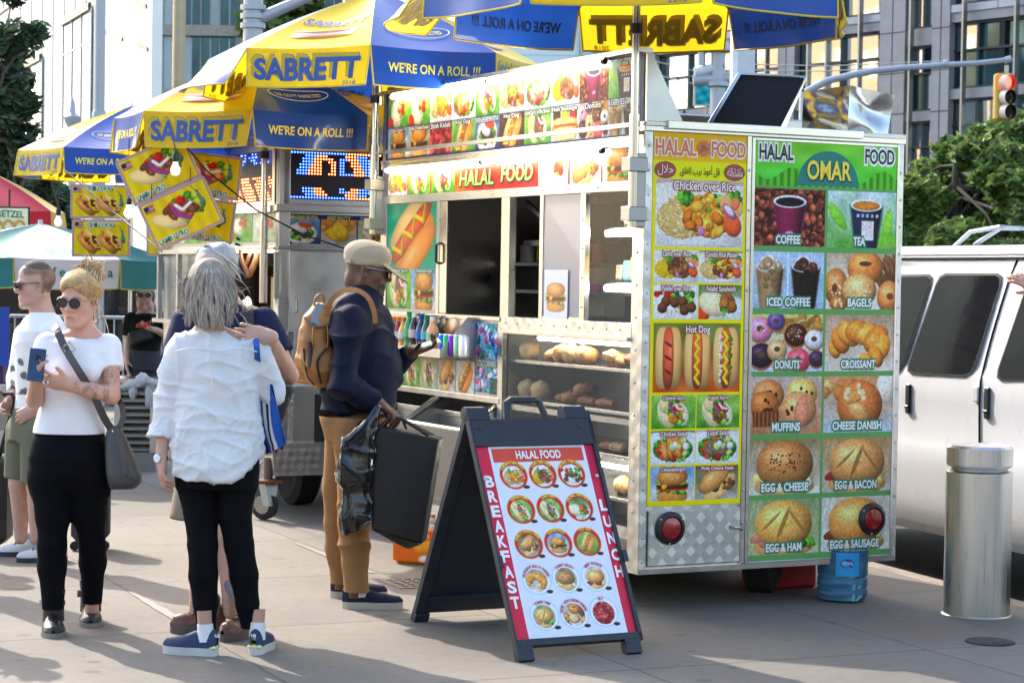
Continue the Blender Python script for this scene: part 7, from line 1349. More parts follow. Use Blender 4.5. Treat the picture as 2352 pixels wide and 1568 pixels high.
def skinmesh(S, name, parent, m, colf=None, disp=None, o=(0, 0, 0), smooth=2):
 V, Q = S.mesh(); o = np.array(o, float)
 for _ in range(smooth):        # light smoothing
  a = np.zeros_like(V); c = np.zeros(len(V));
  for i in range(4): np.add.at(a, Q[:, i], V[Q[:, (i + 1) % 4]] + V[Q[:, i - 1]]); np.add.at(c, Q[:, i], 2)
  V = V * .5 + .5 * a / c[:, None]
 if disp is not None:
  fn = np.cross(V[Q[:, 2]] - V[Q[:, 0]], V[Q[:, 3]] - V[Q[:, 1]]); vn = np.zeros_like(V)
  for i in range(4): np.add.at(vn, Q[:, i], fn)
  vn /= np.linalg.norm(vn, axis=1)[:, None] + 1e-12; V = V + vn * disp(V)[:, None]
 me = bpy.data.meshes.new(name); me.from_pydata((V - o).astype(np.float32).tolist() if len(V) < 3 else [], [], [])
 me.vertices.add(len(V)); me.vertices.foreach_set('co', (V - o).astype(np.float32).ravel()); k = len(Q); me.loops.add(k * 4); me.loops.foreach_set('vertex_index', Q.astype(np.int32).ravel()); me.polygons.add(k); me.polygons.foreach_set('loop_start', np.arange(0, 4 * k, 4, dtype=np.int32)); me.update(calc_edges=True); me.validate()
 me.polygons.foreach_set('use_smooth', np.ones(len(me.polygons), dtype=bool)); me.materials.append(m)
 if colf is not None:
  C = colf(V); a = me.color_attributes.new('Col', 'FLOAT_COLOR', 'POINT'); a.data.foreach_set('color', np.concatenate([C, np.ones((len(C), 1))], 1).astype(np.float32).ravel())
 ob = bpy.data.objects.new(name, me); col.objects.link(ob); ob.parent = parent; return ob
def skin_mat(name):
 m = mat(name, rough=.5, var=.06, vscale=25, attr=True, bump=.06, bscale=160); b = m.node_tree.nodes['Principled BSDF']; b.inputs['Subsurface Weight'].default_value = .12; b.inputs['Subsurface Scale'].default_value = .01; b.inputs['Subsurface Radius'].default_value = (1, .4, .25); return m
SKIN = skin_mat('skin')
def cloth(name, c, rough=.85, **k): return mat(name, c, rough, var=k.pop('var', .06), vscale=k.pop('vscale', 9), bump=k.pop('bump', .12), bscale=k.pop('bscale', 420), spec=k.pop('spec', .15), **k)
class Person:
 def __init__(s, name_label, Y, feet, tone, group=None):
  s.Y = Y; s.o = np.array([at(feet, 1000, Y)[0], Y, 0]); s.root = empty('person', s.o, 0, name_label, 'person', group); s.tone = np.array(tone); s.pc = []
 def J(s, px, py, dy=0.): return at(px, py, s.Y + dy)
 def m(s, px): return px / FOC * s.Y
 def head(s, S, c, yaw, pitch, roll=0, sc=1.0, neck=None, female=False, jaw=1.0):
  """yaw: 0 faces the camera, + turns towards picture left"""
  M = rotm(0, 0, math.pi - yaw) @ rotm(pitch, 0, 0) @ rotm(0, roll, 0); s.M, s.hc, s.sc = M, np.array(c), sc; W = lambda x, y, z: s.hc + M @ (np.array([x, y, z]) * sc); s.W = W; E = lambda q, r, k=.015, sub=False: S.ell(W(*q), np.array(r) * sc, M, k, sub); Cc = lambda a, b, ra, rb, k=.012, sub=False: S.cap(W(*a), W(*b), ra * sc, rb * sc, k, sub=sub)
  E((0, -.02, .04), (.077, .096, .086)); E((0, .0, .06), (.07, .085, .068)); E((0, .032, -.028), (.058, .058, .085), .03)
  for q in (-1, 1): Cc((q * .052 * jaw, -.01, -.05), (q * .02 * jaw, .062, -.098), .026, .02, .03); E((q * .042, .05, -.022), (.026, .026, .022), .03); E((q * .0785, -.012, -.008), (.008, .021, .033), .008); E((q * .082, -.006, -.008), (.006, .010, .017), .006, True); E((q * .031, .094, .004), (.018, .012, .011), .012, True); E((q * .031, .077, .003), (.0125, .0125, .0125), .003); Cc((q * .012, .083, .024), (q * .048, .072, .022), .009, .007, .014)
  Cc((0, .082, .012), (0, .104, -.026), .0085, .0125, .014);
  for q in (-1, 1): E((q * .0125, .094, -.03), (.0085, .011, .008), .008)
  E((0, .07, -.106), (.02, .018, .016), .02); Cc((-.02, .083, -.062), (.02, .083, -.062), .0065, .0065, .01); Cc((-.016, .0835, -.073), (.016, .0835, -.073), .0075, .0075, .01); Cc((-.021, .0925, -.0672), (.021, .0925, -.0672), .0028, .0028, .004, True)
  if neck is not None: nb, r0, r1 = neck; S.cap(W(0, -.022, -.05), nb, r0, r1, .03)
 def facecol(s, V, extra=None):
  """skin tone with lips, brows, flush"""
  C = np.tile(s.tone, (len(V), 1)) * (1 + .05 * sines(V, 60, 3))[:, None]; L = ((V - s.hc) @ s.M) / s.sc; x, y, z = L.T; near = (np.abs(x) < .08) & (np.abs(z) < .14) & (y > .03)
  lips = np.exp(-((x / .021) ** 4 + ((z + .0672) / .0115) ** 4)) * near; C = C * (1 - .55 * lips[:, None] * (1 - np.array([.95, .5, .5])))
  fl = (np.exp(-(((np.abs(x) - .042) / .022) ** 2 + ((z + .03) / .025) ** 2)) + np.exp(-((x / .014) ** 2 + ((z + .026) / .016) ** 2))) * near; C = C * (1 - .28 * fl[:, None] * np.array([0, .45, .5])); line = np.exp(-((x / .024) ** 6 + ((z + .0672) / .0025) ** 2)) * near; C *= (1 - .5 * line)[:, None]
  br = np.exp(-(((np.abs(x) - .03) / .018) ** 4 + ((z - .028 + .25 * np.abs(np.abs(x) - .03)) / .005) ** 2)) * near; C *= (1 - .55 * br)[:, None]
  return C if extra is None else extra(V, C, L)
 def hand(s, S, wrist, d, n, curl=(.3, .4, .3), side=1, sc=1.0, spread=.12, thumb=(.5, .5), curls=None, flat=1.0):
  d = nrm(d); n = np.array(n, float); n = nrm(n - d * (n @ d)); sd = np.cross(d, n) * side; w = np.array(wrist); P = lambda a, b, c: w + (d * a + sd * b + n * c) * sc
  M = np.stack([d, sd, n], 1); S.ell(P(.045, 0, 0), np.array([.055, .041, .017]) * sc, M, .012); S.cap(P(-.02, 0, 0), P(.03, 0, 0), .025 * sc, .027 * sc, .015, flat=(n, .75))
  tips = []
  for i, (b, ln) in enumerate(((.03, .072), (.0105, .080), (-.0095, .075), (-.0285, .06))):
   cu = curl if curls is None else curls[i]; p = P(.085 - .006 * abs(i - 1), b, 0); a = 0; f = spread * (1.5 - i) * .5; dd = nrm(d + sd * f)
   for j, fr in enumerate((.46, .31, .23)): a += cu[j]; q = p + (dd * math.cos(a) + n * math.sin(a)) * ln * fr * sc; S.cap(p, q, (.0098 - .0008 * j) * sc, (.0092 - .0009 * j) * sc, .004); p = q
   tips.append(p)
  p = P(.018, .028, .006); S.cap(P(.005, .012, .004), p, .018 * sc, .016 * sc, .012); a, b2 = thumb; t1 = nrm(d * .75 + sd * .75 * (1 - a * .6) + n * a); q = p + t1 * .036 * sc; S.cap(p, q, .0135 * sc, .011 * sc, .008); t2 = nrm(t1 * (1 - b2 * .4) + d * .5 + n * b2); q2 = q + t2 * .03 * sc; S.cap(q, q2, .011 * sc, .009 * sc, .004); tips.append(q2); return tips
 def box(s, lo, hi, h): return Sdf(lo, hi, h)
 def part(s, S, name, m, **k): return skinmesh(S, name, s.root, m, o=s.o, **k)
 def mb(s, b, name, smooth=True, **k): b.v = [v - s.o for v in b.v]; return b.build(name, s.root, smooth=smooth, **k)
 def shoe(s, heel, toe, up, so, h=.07, w=.047, ankle=None, boot=0, lace=None, sole_h=.026, tip=.034):
  heel, toe = np.array(heel, float), np.array(toe, float); z0 = heel[2]; L = np.linalg.norm((toe - heel)[:2]); f = nrm([*(toe - heel)[:2], 0]); sd = np.array([f[1], -f[0], 0])
  wd = lambda t: w * (np.interp(t, [0, .04, .12, .35, .62, .82, .94, 1], [.25, .55, .72, .72, 1.0, .92, .58, .18])); ht = lambda t: np.interp(t, [0, .06, .3, .42, .6, .8, .95, 1], [h * .8, h, h * .94, h * .9, h * .62, tip * 1.25, tip, tip * .5])
  b = MB(); b.grid(lambda u, v: heel + f * (v * L)[:, None] + sd * (wd(v) * np.cos(np.pi * u) * np.where(np.abs(np.cos(np.pi * u)) > .2, 1, 1))[:, None] + CZ * (sole_h * .8 + (ht(v) - 0) * np.abs(np.sin(np.pi * u)) ** .75)[:, None], 14, 18, up); sh = s.mb(b, 'boot' if boot else 'shoe')
  q = MB(); t = np.concatenate([np.linspace(0, 1, 16), np.linspace(1, 0, 16)]); sg = np.concatenate([np.ones(16), -np.ones(16)]); o2 = heel + f * (t * L)[:, None] + sd * (sg * wd(t) * 1.06)[:, None]; q.prism(o2 + f * 0, (0, 0, sole_h), so); q.v = [v - s.o for v in q.v]; q.build('sole', sh, smooth=True)
  if boot:
   g = MB(); P = [heel + f * L * .26 + CZ * z for z in (.05, .1, boot * .8, boot)]; g.tube(P, [.056, .054, .055, .06], up, n=16, caps=False, flat=.9); g.tube([P[2] - CZ * .03 + f * 0, P[2] - CZ * .012], [.0535, .0535], DARK, n=16, caps=False); g.box(P[2] - CZ * .02 + sd * .055, (.012, .02, .03), STEELB); g.v = [v - s.o for v in g.v]; g.build('boot_shaft', sh, smooth=True)
  if lace is not None:
   g = MB()
   for i in range(4): t_ = .4 + .08 * i; c_ = heel + f * (t_ * L) + CZ * (sole_h * .8 + ht(t_) + .001); r_ = wd(t_) * .5; g.tube([c_ - sd * r_ - CZ * .008, c_ + CZ * .002 + f * .01, c_ + sd * r_ - CZ * .008], .0028, lace, n=5); g.tube([c_ + sd * r_ - CZ * .008, c_ + CZ * .003 + f * .01, c_ - sd * r_ + f * .02 - CZ * .01], .0028, lace, n=5)
   g.v = [v - s.o for v in g.v]; g.build('lace', sh)
  return sh
 def glasses(s, lens, frame, rx=.026, ry=.021, sq=2.0, arm=None, z=.003):
  W = s.W; b = MB(); a = np.arange(22) * 2 * math.pi / 22; cx = np.sign(np.cos(a)) * np.abs(np.cos(a)) ** (2 / sq); cy = np.sign(np.sin(a)) * np.abs(np.sin(a)) ** (2 / sq)
  for q in (-1, 1):
   yy = lambda x: .107 - .35 * np.abs(x) ** 1.5 * 1.6; X = q * .032 + rx * cx; P = np.array([W(x, yy(x), z + ry * v) for x, v in zip(X, cy)]); b.add(P, [list(range(22))], lens); b.tube(P, .0026 if sq < 3 else .0036, frame, n=6, closed=True)
   b.tube([W(q * .06, yy(.06), z + .012), W(q * .078, .05, z + .013), W(q * .082, -.005, z + .012)], .0026, arm or frame, n=6)
  b.tube([W(-.008, .105, z + .004), W(0, .108, z + .008), W(.008, .105, z + .004)], .0026, frame, n=6); return s.mb(b, 'sunglasses', autosmooth=40)
 def strands(s, paths, r, mats, name='hair_strands', parent=None):
  b = MB()
  for i, p in enumerate(paths): p = np.array(p); k = len(p); b.tube(p, r * np.interp(np.linspace(0, 1, k), [0, .2, .8, 1], [.7, 1, .9, .25]), mats[i % len(mats)], n=5)
  b.v = [v - s.o for v in b.v]; return b.build(name, parent or s.root, smooth=True)
def bez(a, b, c, n=8):
 t = np.linspace(0, 1, n)[:, None]; return (1 - t) ** 2 * np.array(a) + 2 * t * (1 - t) * np.array(b) + t * t * np.array(c)
def strap(pts, w_, m, name, n0, th=.004):
 """flat band along a path; n0 = outward direction"""
 P = np.array(pts, float); T = np.gradient(P, axis=0); b = MB(); V = []
 for p, t in zip(P, T):
  t = nrm(t); n = nrm(np.array(n0) - t * (np.array(n0) @ t)); s_ = np.cross(t, n); V += [p - s_ * w_ / 2, p + s_ * w_ / 2, p + s_ * w_ / 2 + n * th, p - s_ * w_ / 2 + n * th]
 k = len(P); b.add(V, [[i * 4 + j, i * 4 + (j + 1) % 4, (i + 1) * 4 + (j + 1) % 4, (i + 1) * 4 + j] for i in range(k - 1) for j in range(4)] + [[0, 1, 2, 3], [(k - 1) * 4 + j for j in (3, 2, 1, 0)]], m); return b
def sm(pts, n=24):
 """smooth path through points"""
 P = np.array(pts, float); k = len(P); t = np.linspace(0, k - 1, n); out = []
 for q in t:
  i = min(int(q), k - 2); f = q - i; p0, p1, p2, p3 = P[max(i - 1, 0)], P[i], P[i + 1], P[min(i + 2, k - 1)]; out.append(.5 * (2 * p1 + (p2 - p0) * f + (2 * p0 - 5 * p1 + 4 * p2 - p3) * f * f + (3 * p1 - p0 - 3 * p2 + p3) * f ** 3))
 return np.array(out)
BLK = mat('black_leggings', (.004, .004, .006), .85, var=.15, spec=.12); WTEE = cloth('white_cotton', (.78, .78, .8)); LENS = mat('dark_lens', (.012, .008, .016), .06, coat=1.0); FRM = mat('black_frame', (.012, .01, .01), .25); GOLD = mat('gold_wire', (.75, .5, .22), .25, 1.0)
# blonde woman with the phone
def blonde():
 p = Person('blonde woman in white t-shirt and black leggings looking at a blue phone', 9.68, 165, (.60, .34, .25)); J, m = p.J, p.m
 sR, sL = J(104, 794, .02), J(254, 797, .02); eR, wR = J(80, 918, -.06), J(82, 868, -.25); eL, wL = J(256, 908, -.06), J(154, 884, -.22); nb = J(193, 768, .03); pel = J(160, 1050, .02)
 S = Sdf(p.o + (-.42, -.42, .0), p.o + (.42, .25, 1.78), .0052); p.head(S, J(182, 690, -.02), R(17), R(-8), R(-3), .98, (nb, .042, .047), True, .95)
 S.chain([nb, J(180, 850), pel], [.06, .1, .1], .03, flat=((0, 1, 0), .7)); S.cap(nb + (-.02, 0, -.01), sR, .04, .045, .03); S.cap(nb + (.02, 0, -.01), sL, .04, .045, .03)
 S.chain([sR, eR], [.042, .036]); S.chain([eR, wR], [.038, .025]); S.chain([sL, eL], [.042, .037]); S.chain([eL, (eL + wL) / 2, wL], [.038, .035, .025])
 for a, k, f, d in ((115, 119, 122, 0), (207, 212, 212, .1)): S.chain([J(a, 1075, .02), J(k, 1240, d), J(f, 1400, d * 2)], [.075, .045, .03], .02)
 p.hand(S, wL, J(84, 866, -.27) - wL, (.0, .55, .3), curl=(.25, .3, .2), side=-1, spread=.55, thumb=(.1, .1), curls=[(-.1, .15, .1), (.1, .25, .2), (.15, .3, .2), (.2, .3, .2)])
 p.hand(S, wR, J(80, 838, -.30) - wR, (.45, .75, .0), curl=(.6, .8, .5), side=1, spread=.2, thumb=(.4, .3))
 def ex(V, C, L):
  q = V - CAM; X = 1176 + FOC * (q @ C_R) / (q @ C_F); Yp = 784 - FOC * (q @ C_U) / (q @ C_F); arm = (X > 150) & (Yp > 835) & (V[:, 1] < p.Y + .1) & (Yp < 940); t = np.zeros(len(V))
  for cx, cy, r in ((257, 864, 17), (175, 884, 9), (214, 893, 12), (243, 900, 9)):
   dx, dy = X - cx, Yp - cy; rr = np.hypot(dx, dy) / r; an = np.arctan2(dy, dx); t = np.maximum(t, ((rr < .22) | ((rr > .3) & (rr < 1) & (np.sin(an * 12 + rr * 2) > .35))) * .75)
  lf = (sines(V, 110, 8) > .25) & (Yp > 872) & (X > 190) & (X < 250); t = np.maximum(t, lf * .6); return C * (1 - (t * arm)[:, None] * np.array([.7, .62, .55]))
 p.part(S, 'body', SKIN, colf=lambda V: p.facecol(V, ex))
 T = Sdf(p.o + (-.36, -.3, .85), p.o + (.36, .25, 1.52), .0058); sl = [(px, py, hw, ry) for px, py, hw, ry in ((180, 775, 40, .06), (180, 786, 72, .085), (178, 810, 76, .105), (172, 850, 69, .125), (165, 900, 66, .112), (163, 935, 69, .112), (161, 965, 75, .12), (160, 999, 84, .128))]
 T.loft([(*J(a, b, .02), m(c), d) for a, b, c, d in sl], 0, 2.3)
 for q in (148, 206): T.ell(J(q, 852, -.085), (.052, .045, .05), k=.04)
 T.cap(sR + (.012, 0, .0), sR + (eR - sR) * .5, .063, .055, .03, end=True); T.cap(sL - (.012, 0, 0), sL + (eL - sL) * .47, .063, .06, .03, end=True); S2 = J(190, 762, -.01); T.ell(J(193, 754, -.02), (.068, .07, .047), k=.012, sub=True); T.clip(J(160, 996, 0), (.0, .0, -1))
 p.part(T, 'tshirt', WTEE, disp=lambda V: folds(V, .008, 14, 5, (.7, .7, 2.2)) * np.clip((1.28 - V[:, 2]) * 4, .25, 1))
 G = Sdf(p.o + (-.3, -.35, .1), p.o + (.3, .4, 1.05), .0058); G.loft([(*J(160, y, .02), m(h), d) for y, h, d in ((980, 72, .1), (1010, 86, .115), (1050, 95, .128), (1090, 95, .115), (1118, 91, .08), (1135, 85, .04))], 0, 2.1, .03)
 G.chain([J(115, 1100), J(122, 1180), J(119, 1255), J(119, 1300, .01), J(122, 1415, .0)], [m(49), m(38), m(31), m(31), m(23)], .03); G.chain([J(208, 1100, .03), J(204, 1180, .06), J(212, 1255, .1), J(213, 1290, .13), J(212, 1392, .2)], [m(47), m(37), m(29), m(29), m(22)], .03); p.part(G, 'leggings', BLK, disp=lambda V: folds(V, .002, 22, 3))
 BT = mat('black_boot_leather', (.012, .012, .013), .4, coat=.25, var=.2); BS = mat('boot_sole', (.25, .22, .17), .7)
 g1, g2 = ground(122, 1466), ground(208, 1442); p.shoe(g1 * (1 + .26 / g1[1]), g1, BT, BS, .085, .054, boot=.19, sole_h=.022); p.shoe(g2 * (1 + .26 / g2[1]), g2, BT, BS, .085, .054, boot=.19, sole_h=.022)
 p.glasses(LENS, FRM, .0245, .022, 2.1, GOLD)
 HB = [mat('hair_blonde', (.42, .27, .12), .6, var=.35, vscale=60, spec=.25), mat('hair_blonde_light', (.75, .58, .36), .6, var=.2, vscale=60, spec=.25), mat('hair_blonde_dark', (.2, .115, .05), .6, var=.3, vscale=60, spec=.25)]
 H = Sdf(p.hc - .2, p.hc + .22, .005); W, M = p.W, p.M; H.ell(W(0, -.028, .05), (.088, .1, .092), M); H.ell(W(0, .01, .075), (.08, .085, .058), M, .02); H.ell(W(-.0, .1, -.03), (.072, .09, .104), M, .012, True); H.cap(W(.0, -.06, -.09), W(.0, -.02, -.13), .06, .09, .02, sub=True); bun = J(212, 618, .06); H.ell(bun, (.048, .045, .04), k=.02); H.ell(bun + (.012, .0, -.03), (.05, .05, .03), k=.02)
 hh = p.part(H, 'hair', HB[0], disp=lambda V: folds(V, .006, 40, 9, (1, 1, .6)))
 g = np.random.default_rng(5); ps = []
 for i in range(700):
  a = g.random() * 6.283; e = g.random(); d = nrm([math.cos(a) * .088, math.sin(a) * .1, .02 + .07 * e]); q0 = W(*(np.array([0, -.028, .045]) + d * np.array([.09, .102, .1]) * 1.02)); L0 = (q0 - p.hc) @ M
  if L0[1] > .06 and L0[2] < .045: continue
  mid = (q0 + bun) / 2; mid = p.hc + nrm(mid - p.hc) * (np.linalg.norm(mid - p.hc) * 1.0 + .018 + .022 * g.random()); ps.append(bez(q0, mid, bun + g.normal(0, .022, 3)))
 for i in range(70): q0 = bun + g.normal(0, .022, 3); ps.append(bez(q0, bun + nrm(g.normal(0, 1, 3)) * .06, bun + g.normal(0, .03, 3), 8))
 for i in range(22): sg = 1 if g.random() < .6 else -1; q0 = W(sg * .078, .02 * g.random() - .03, .03 + .04 * g.random()); ps.append(bez(q0, q0 + g.normal(0, .02, 3) + (sg * .01, 0, -.04), q0 + g.normal(0, .025, 3) + (sg * .02, 0, -.12 * g.random() - .03), 7))
 for i in range(14): q0 = W(.02 * g.normal(), -.1, -.02); ps.append(bez(q0, q0 + (.04, 0, -.03), q0 + g.normal(0, .03, 3) + (.02, 0, -.13), 7))
 p.strands(ps, .0021, HB, parent=hh)
 b = MB(); c = J(105, 877, -.285); b.tube([c + np.array([math.cos(a) * .011, .004 * math.sin(a), .011 * math.sin(a)]) for a in np.linspace(0, 6.28, 14)], .0022, CHROME, n=6); p.mb(b, 'ring')
 ph = MB(); c = J(84, 838, -.315); Rm = rotm(.12, .1, .25); ph.box((0, 0, 0), (.071, .0085, .148), mat('phone_blue', (.01, .07, .2), .12, .4, coat=1), rot=Rm, ch=.004); ph.box(Rm @ np.array([.0, -.0055, .035]), (.014, .004, .02), BLACK, rot=Rm, ch=.001); ph.box(Rm @ np.array([.011, -.0053, .036]), (.006, .003, .014), DARK, rot=Rm)
 tag(ph.build('phone', loc=c), 'blue smartphone held up by the blonde woman', 'phone')
 GL = mat('grey_bag_leather', (.06, .056, .058), .45, var=.12, bump=.12, bscale=60); b0 = J(280, 1060, -.02); root = empty('handbag', b0, 0, 'dark grey leather handbag hanging at the hip of the blonde woman', 'handbag')
 B = Sdf(b0 - .25, b0 + .25, .006); B.loft([(*J(x, y, -.04), m(hw), d) for x, y, hw, d in ((262, 976, 13, .025), (268, 1010, 24, .045), (277, 1050, 33, .065), (285, 1090, 39, .075), (288, 1108, 37, .07), (283, 1122, 28, .05))], 0, 2.6); skinmesh(B, 'body', root, GL, o=b0, disp=lambda V: folds(V, .006, 16, 2, (1, 1, .4)))
 b = strap(sm([J(125, 748, -.02), J(133, 762, -.08), J(150, 800, -.115), J(180, 850, -.17), J(213, 903, -.135), J(240, 960, -.09), J(256, 985, -.06)]), .034, GL, 's', (0, -1, .1)); b.v = [v - b0 for v in b.v]; b.build('strap', root)
 b = MB(); c = J(158, 800, -.125); [b.box(c - b0 + rotm(0, .9) @ np.array(q), dd, CHROME, rot=rotm(0, .9)) for q, dd in (((0, 0, .02), (.046, .006, .005)), ((0, 0, -.02), (.046, .006, .005)), ((.021, 0, 0), (.005, .006, .04)), ((-.021, 0, 0), (.005, .006, .04)))]; c = J(258, 988, -.07) - b0; b.tube([c, c + (.01, 0, -.03), c + (.016, 0, -.04)], .005, CHROME, n=6); b.build('buckle', root)
 b = strap(sm([J(262, 990, -.05), J(275, 978, -.05), J(283, 955, -.04), J(277, 925, -.03), J(262, 915, .0), J(255, 930, .03)]), .026, GL, 's', (0, -1, .2)); b.v = [v - b0 for v in b.v]; b.build('handle', root)
 b = strap(sm([J(277, 1020, -.105), J(282, 1050, -.12), J(288, 1090, -.125)], 8), .02, GL, 's', (0, -1, .1)); b.v = [v - b0 for v in b.v]; b.build('tassel', root)
blonde()
def lerp(a, b, t): return np.array(a) + (np.array(b) - np.array(a)) * t
# grey haired woman from behind
def grey_woman():
 p = Person('grey haired woman seen from behind in a white linen shirt and black leggings', 9.22, 497, (.52, .3, .22)); J, m = p.J, p.m
 nb = J(480, 762, .0); sL, sR = J(412, 800, 0), J(592, 802, 0); eL, wL = J(383, 915, .02), J(371, 1050, -.04); eR, wR = J(628, 900, .06), J(560, 870, .28)
 S = Sdf(p.o + (-.36, -.3, .55), p.o + (.36, .42, 1.75), .0055); p.head(S, J(481, 665, .0), math.pi, 0, 0, .98, (nb, .046, .052)); S.chain([nb, J(497, 900, .02), J(500, 1040, .02)], [.06, .1, .1], .03, flat=((0, 1, 0), .7)); S.cap(nb, sL, .045, .045); S.cap(nb, sR, .045, .045)
 S.chain([sL, eL, wL], [.042, .038, .026]); S.chain([sR, eR, wR], [.042, .038, .026]); S.chain([J(456, 1050, .03), J(460, 1180, .02)], [.06, .04]); S.chain([J(540, 1050, .03), J(540, 1180, .02)], [.06, .04])
 p.hand(S, wL, (.05, -.1, -1), (.8, .3, 0), side=-1, curls=[(.2, .3, .2), (.35, .5, .3), (.45, .6, .4), (.5, .7, .4)], spread=.15, thumb=(.3, .2)); p.hand(S, wR, (-1, .2, .2), (0, -1, 0)); p.part(S, 'body', SKIN, colf=lambda V: p.facecol(V))
 T = Sdf(p.o + (-.38, -.32, .62), p.o + (.38, .42, 1.5), .0058); T.loft([(*J(c, y, .02), m(h), d) for y, c, h, d in ((752, 480, 30, .06), (766, 484, 62, .085), (784, 494, 92, .105), (820, 502, 97, .13), (880, 502, 93, .135), (950, 498, 99, .14), (1010, 497, 104, .155), (1060, 498, 107, .165), (1098, 498, 103, .165))], 0, 2.4)
 T.chain([sL + (.02, 0, -.01), eL + (.012, 0, 0), J(372, 1000, -.02)], [.08, .068, .05], .02, end=True); T.cap(J(372, 976, -.01), J(369, 1004, -.02), .053, .06, .008, end=True, beg=True); T.chain([sR - (.02, 0, .0), eR, wR], [.068, .052, .043], .02)
 z0 = J(0, 1096, 0)[2]; X = np.stack(np.meshgrid(*T.ax, indexing='ij'), -1); xs = (X[..., 0] - J(498, 0, 0)[0]) / m(104); T.F = np.maximum(T.F, np.where(X[..., 0] < J(398, 0, 0)[0], -1, (z0 + .085 * np.clip(np.abs(xs) ** 3, 0, 1.2) - X[..., 2])).astype(np.float32))
 LIN = cloth('white_linen', (.76, .76, .78), .8, translucent=.12); p.part(T, 'shirt', LIN, disp=lambda V: folds(V, .013, 14, 6, (.8, .6, 1.7)) * np.clip((1.32 - V[:, 2]) * 3.5, .25, 1) + folds(V, .012, 17, 12, (2, 1, .6)) + folds(V, .009, 36, 4, (.9, .7, 1.5)) + folds(V, .005, 70, 14) * np.clip((1.2 - V[:, 2]) * 4, .2, 1))
 b = MB(); c = sm([J(405, 806, -.13), J(440, 800, -.15), J(500, 806, -.16), J(560, 800, -.15), J(590, 808, -.12)], 20); b.tube(c, .003, LIN, n=4); b.tube([J(483, 806, -.163), J(487, 900, -.15)], .003, LIN, n=4); p.mb(b, 'seam')
 G = Sdf(p.o + (-.3, -.25, .1), p.o + (.3, .3, .9), .0058); G.loft([(*J(498, y, .02), m(h), d) for y, h, d in ((1040, 98, .13), (1080, 98, .13), (1120, 93, .12))]); G.chain([J(450, 1110, .02), J(461, 1177, .02), J(466, 1252, .0), J(467, 1320, -.01), J(472, 1385, .0), J(474, 1445, .0)], [m(46), m(39), m(34), m(33), m(28), m(22)]); G.chain([J(546, 1110, .02), J(539, 1177, .02), J(549, 1252, .03), J(560, 1320, .02), J(568, 1385, .02), J(574, 1442, .03)], [m(46), m(38), m(34), m(33), m(27), m(20)]); p.part(G, 'leggings', BLK, disp=lambda V: folds(V, .002, 22, 4))
 NV = mat('navy_suede', (.025, .045, .1), .8, var=.2); SO = mat('pale_sole', (.5, .5, .46), .7); YL = mat('lemon_heel', (.7, .66, .25), .6); SK = mat('white_sock', (.75, .75, .75), .8)
 for hx, tx in ((ground(499, 1506), (-.245, .07)), (ground(582, 1505), (.035, .25))):
  h = hx + np.array([0, .01, 0]); sh = p.shoe(h, h + (*tx, 0), NV, SO, .085, .046, sole_h=.034); f = nrm([*tx, 0]); b = MB(); b.tube([h + f * .055 + CZ * .06, h + f * .06 + CZ * .135], [.036, .034], SK, n=14); b.tube([h + f * .06 + CZ * .12, h + f * .065 + CZ * .19], [.03, .032], mat('ankle_skin', (.5, .28, .2), .55), n=12); p.mb(b, 'sock'); b = MB(); b.box(h + f * .035 + CZ * .036, (.075, .064, .016), YL, rot=rotm(0, 0, math.atan2(tx[1], tx[0])), ch=.008); b.v = [v - p.o for v in b.v]; b.build('heel_pad', sh)
  b = MB(); outlined(b, 'NB', .022, .014, lambda x, y, d: h + np.array([1, 0, 0]) * x[:, None] + CZ * (.088 + y)[:, None] + np.array([0, -.006 - d, 0]) + np.array([0, -.006, 0]), INK['white'], None, bold=.02); b.v = [v - p.o for v in b.v]; b.build('emblem', sh)
 HG = [mat('hair_ash', (.3, .25, .205), .75, var=.2, vscale=60, spec=.12), mat('hair_silver', (.43, .375, .32), .75, var=.15, vscale=60, spec=.12), mat('hair_taupe', (.215, .175, .14), .75, var=.2, vscale=60, spec=.12)]
 H = Sdf(J(480, 700) - .24, J(480, 700) + .24, .005); H.ell(p.W(0, -.025, .045), (.087, .104, .092), p.M); H.loft([(*J(c, y, dy), m(h), d) for y, c, h, d, dy in ((640, 482, 44, .095, -.015), (670, 482, 50, .095, -.02), (700, 481, 54, .085, -.03), (722, 478, 54, .065, -.045), (735, 478, 46, .045, -.05))], 0, 2.2, .03); hh = p.part(H, 'hair', HG[0], disp=lambda V: folds(V, .006, 26, 3, (2, 1, .35)))
 g = np.random.default_rng(2); ps = []; cr = p.W(0, -.03, .135)
 for i in range(1100):
  x = g.uniform(-1, 1); y1 = 754 - 35 * abs(x) ** 2 * g.random() - 34 * g.random() ** 2; t = np.linspace(0, 1, 14); px = 480 + x * np.interp(t, [0, .15, .35, .7, 1], [6, 32, 50, 63, 60]) + (6 * np.sin(t * 8 + np.floor(x * 5) * 2.4) + 1.5 * np.sin(t * 14 + i)) * t; py = 606 + (y1 - 606) * t ** 1.15; dep = -.03 - np.sqrt(np.maximum(0, 1 - x * x)) * np.interp(t, [0, .2, .5, 1], [.04, .108, .118, .105]); ps.append([J(a, b_, c) for a, b_, c in zip(px, py, dep)])
 for i in range(60): q = J(480 + g.choice([-1, 1]) * 52, g.uniform(630, 720), -.02); ps.append(bez(q, q + g.normal(0, .03, 3), q + g.normal(0, .04, 3) + (g.choice([-1, 1]) * .03, 0, -.03)))
 p.strands(ps, .0026, HG, parent=hh)
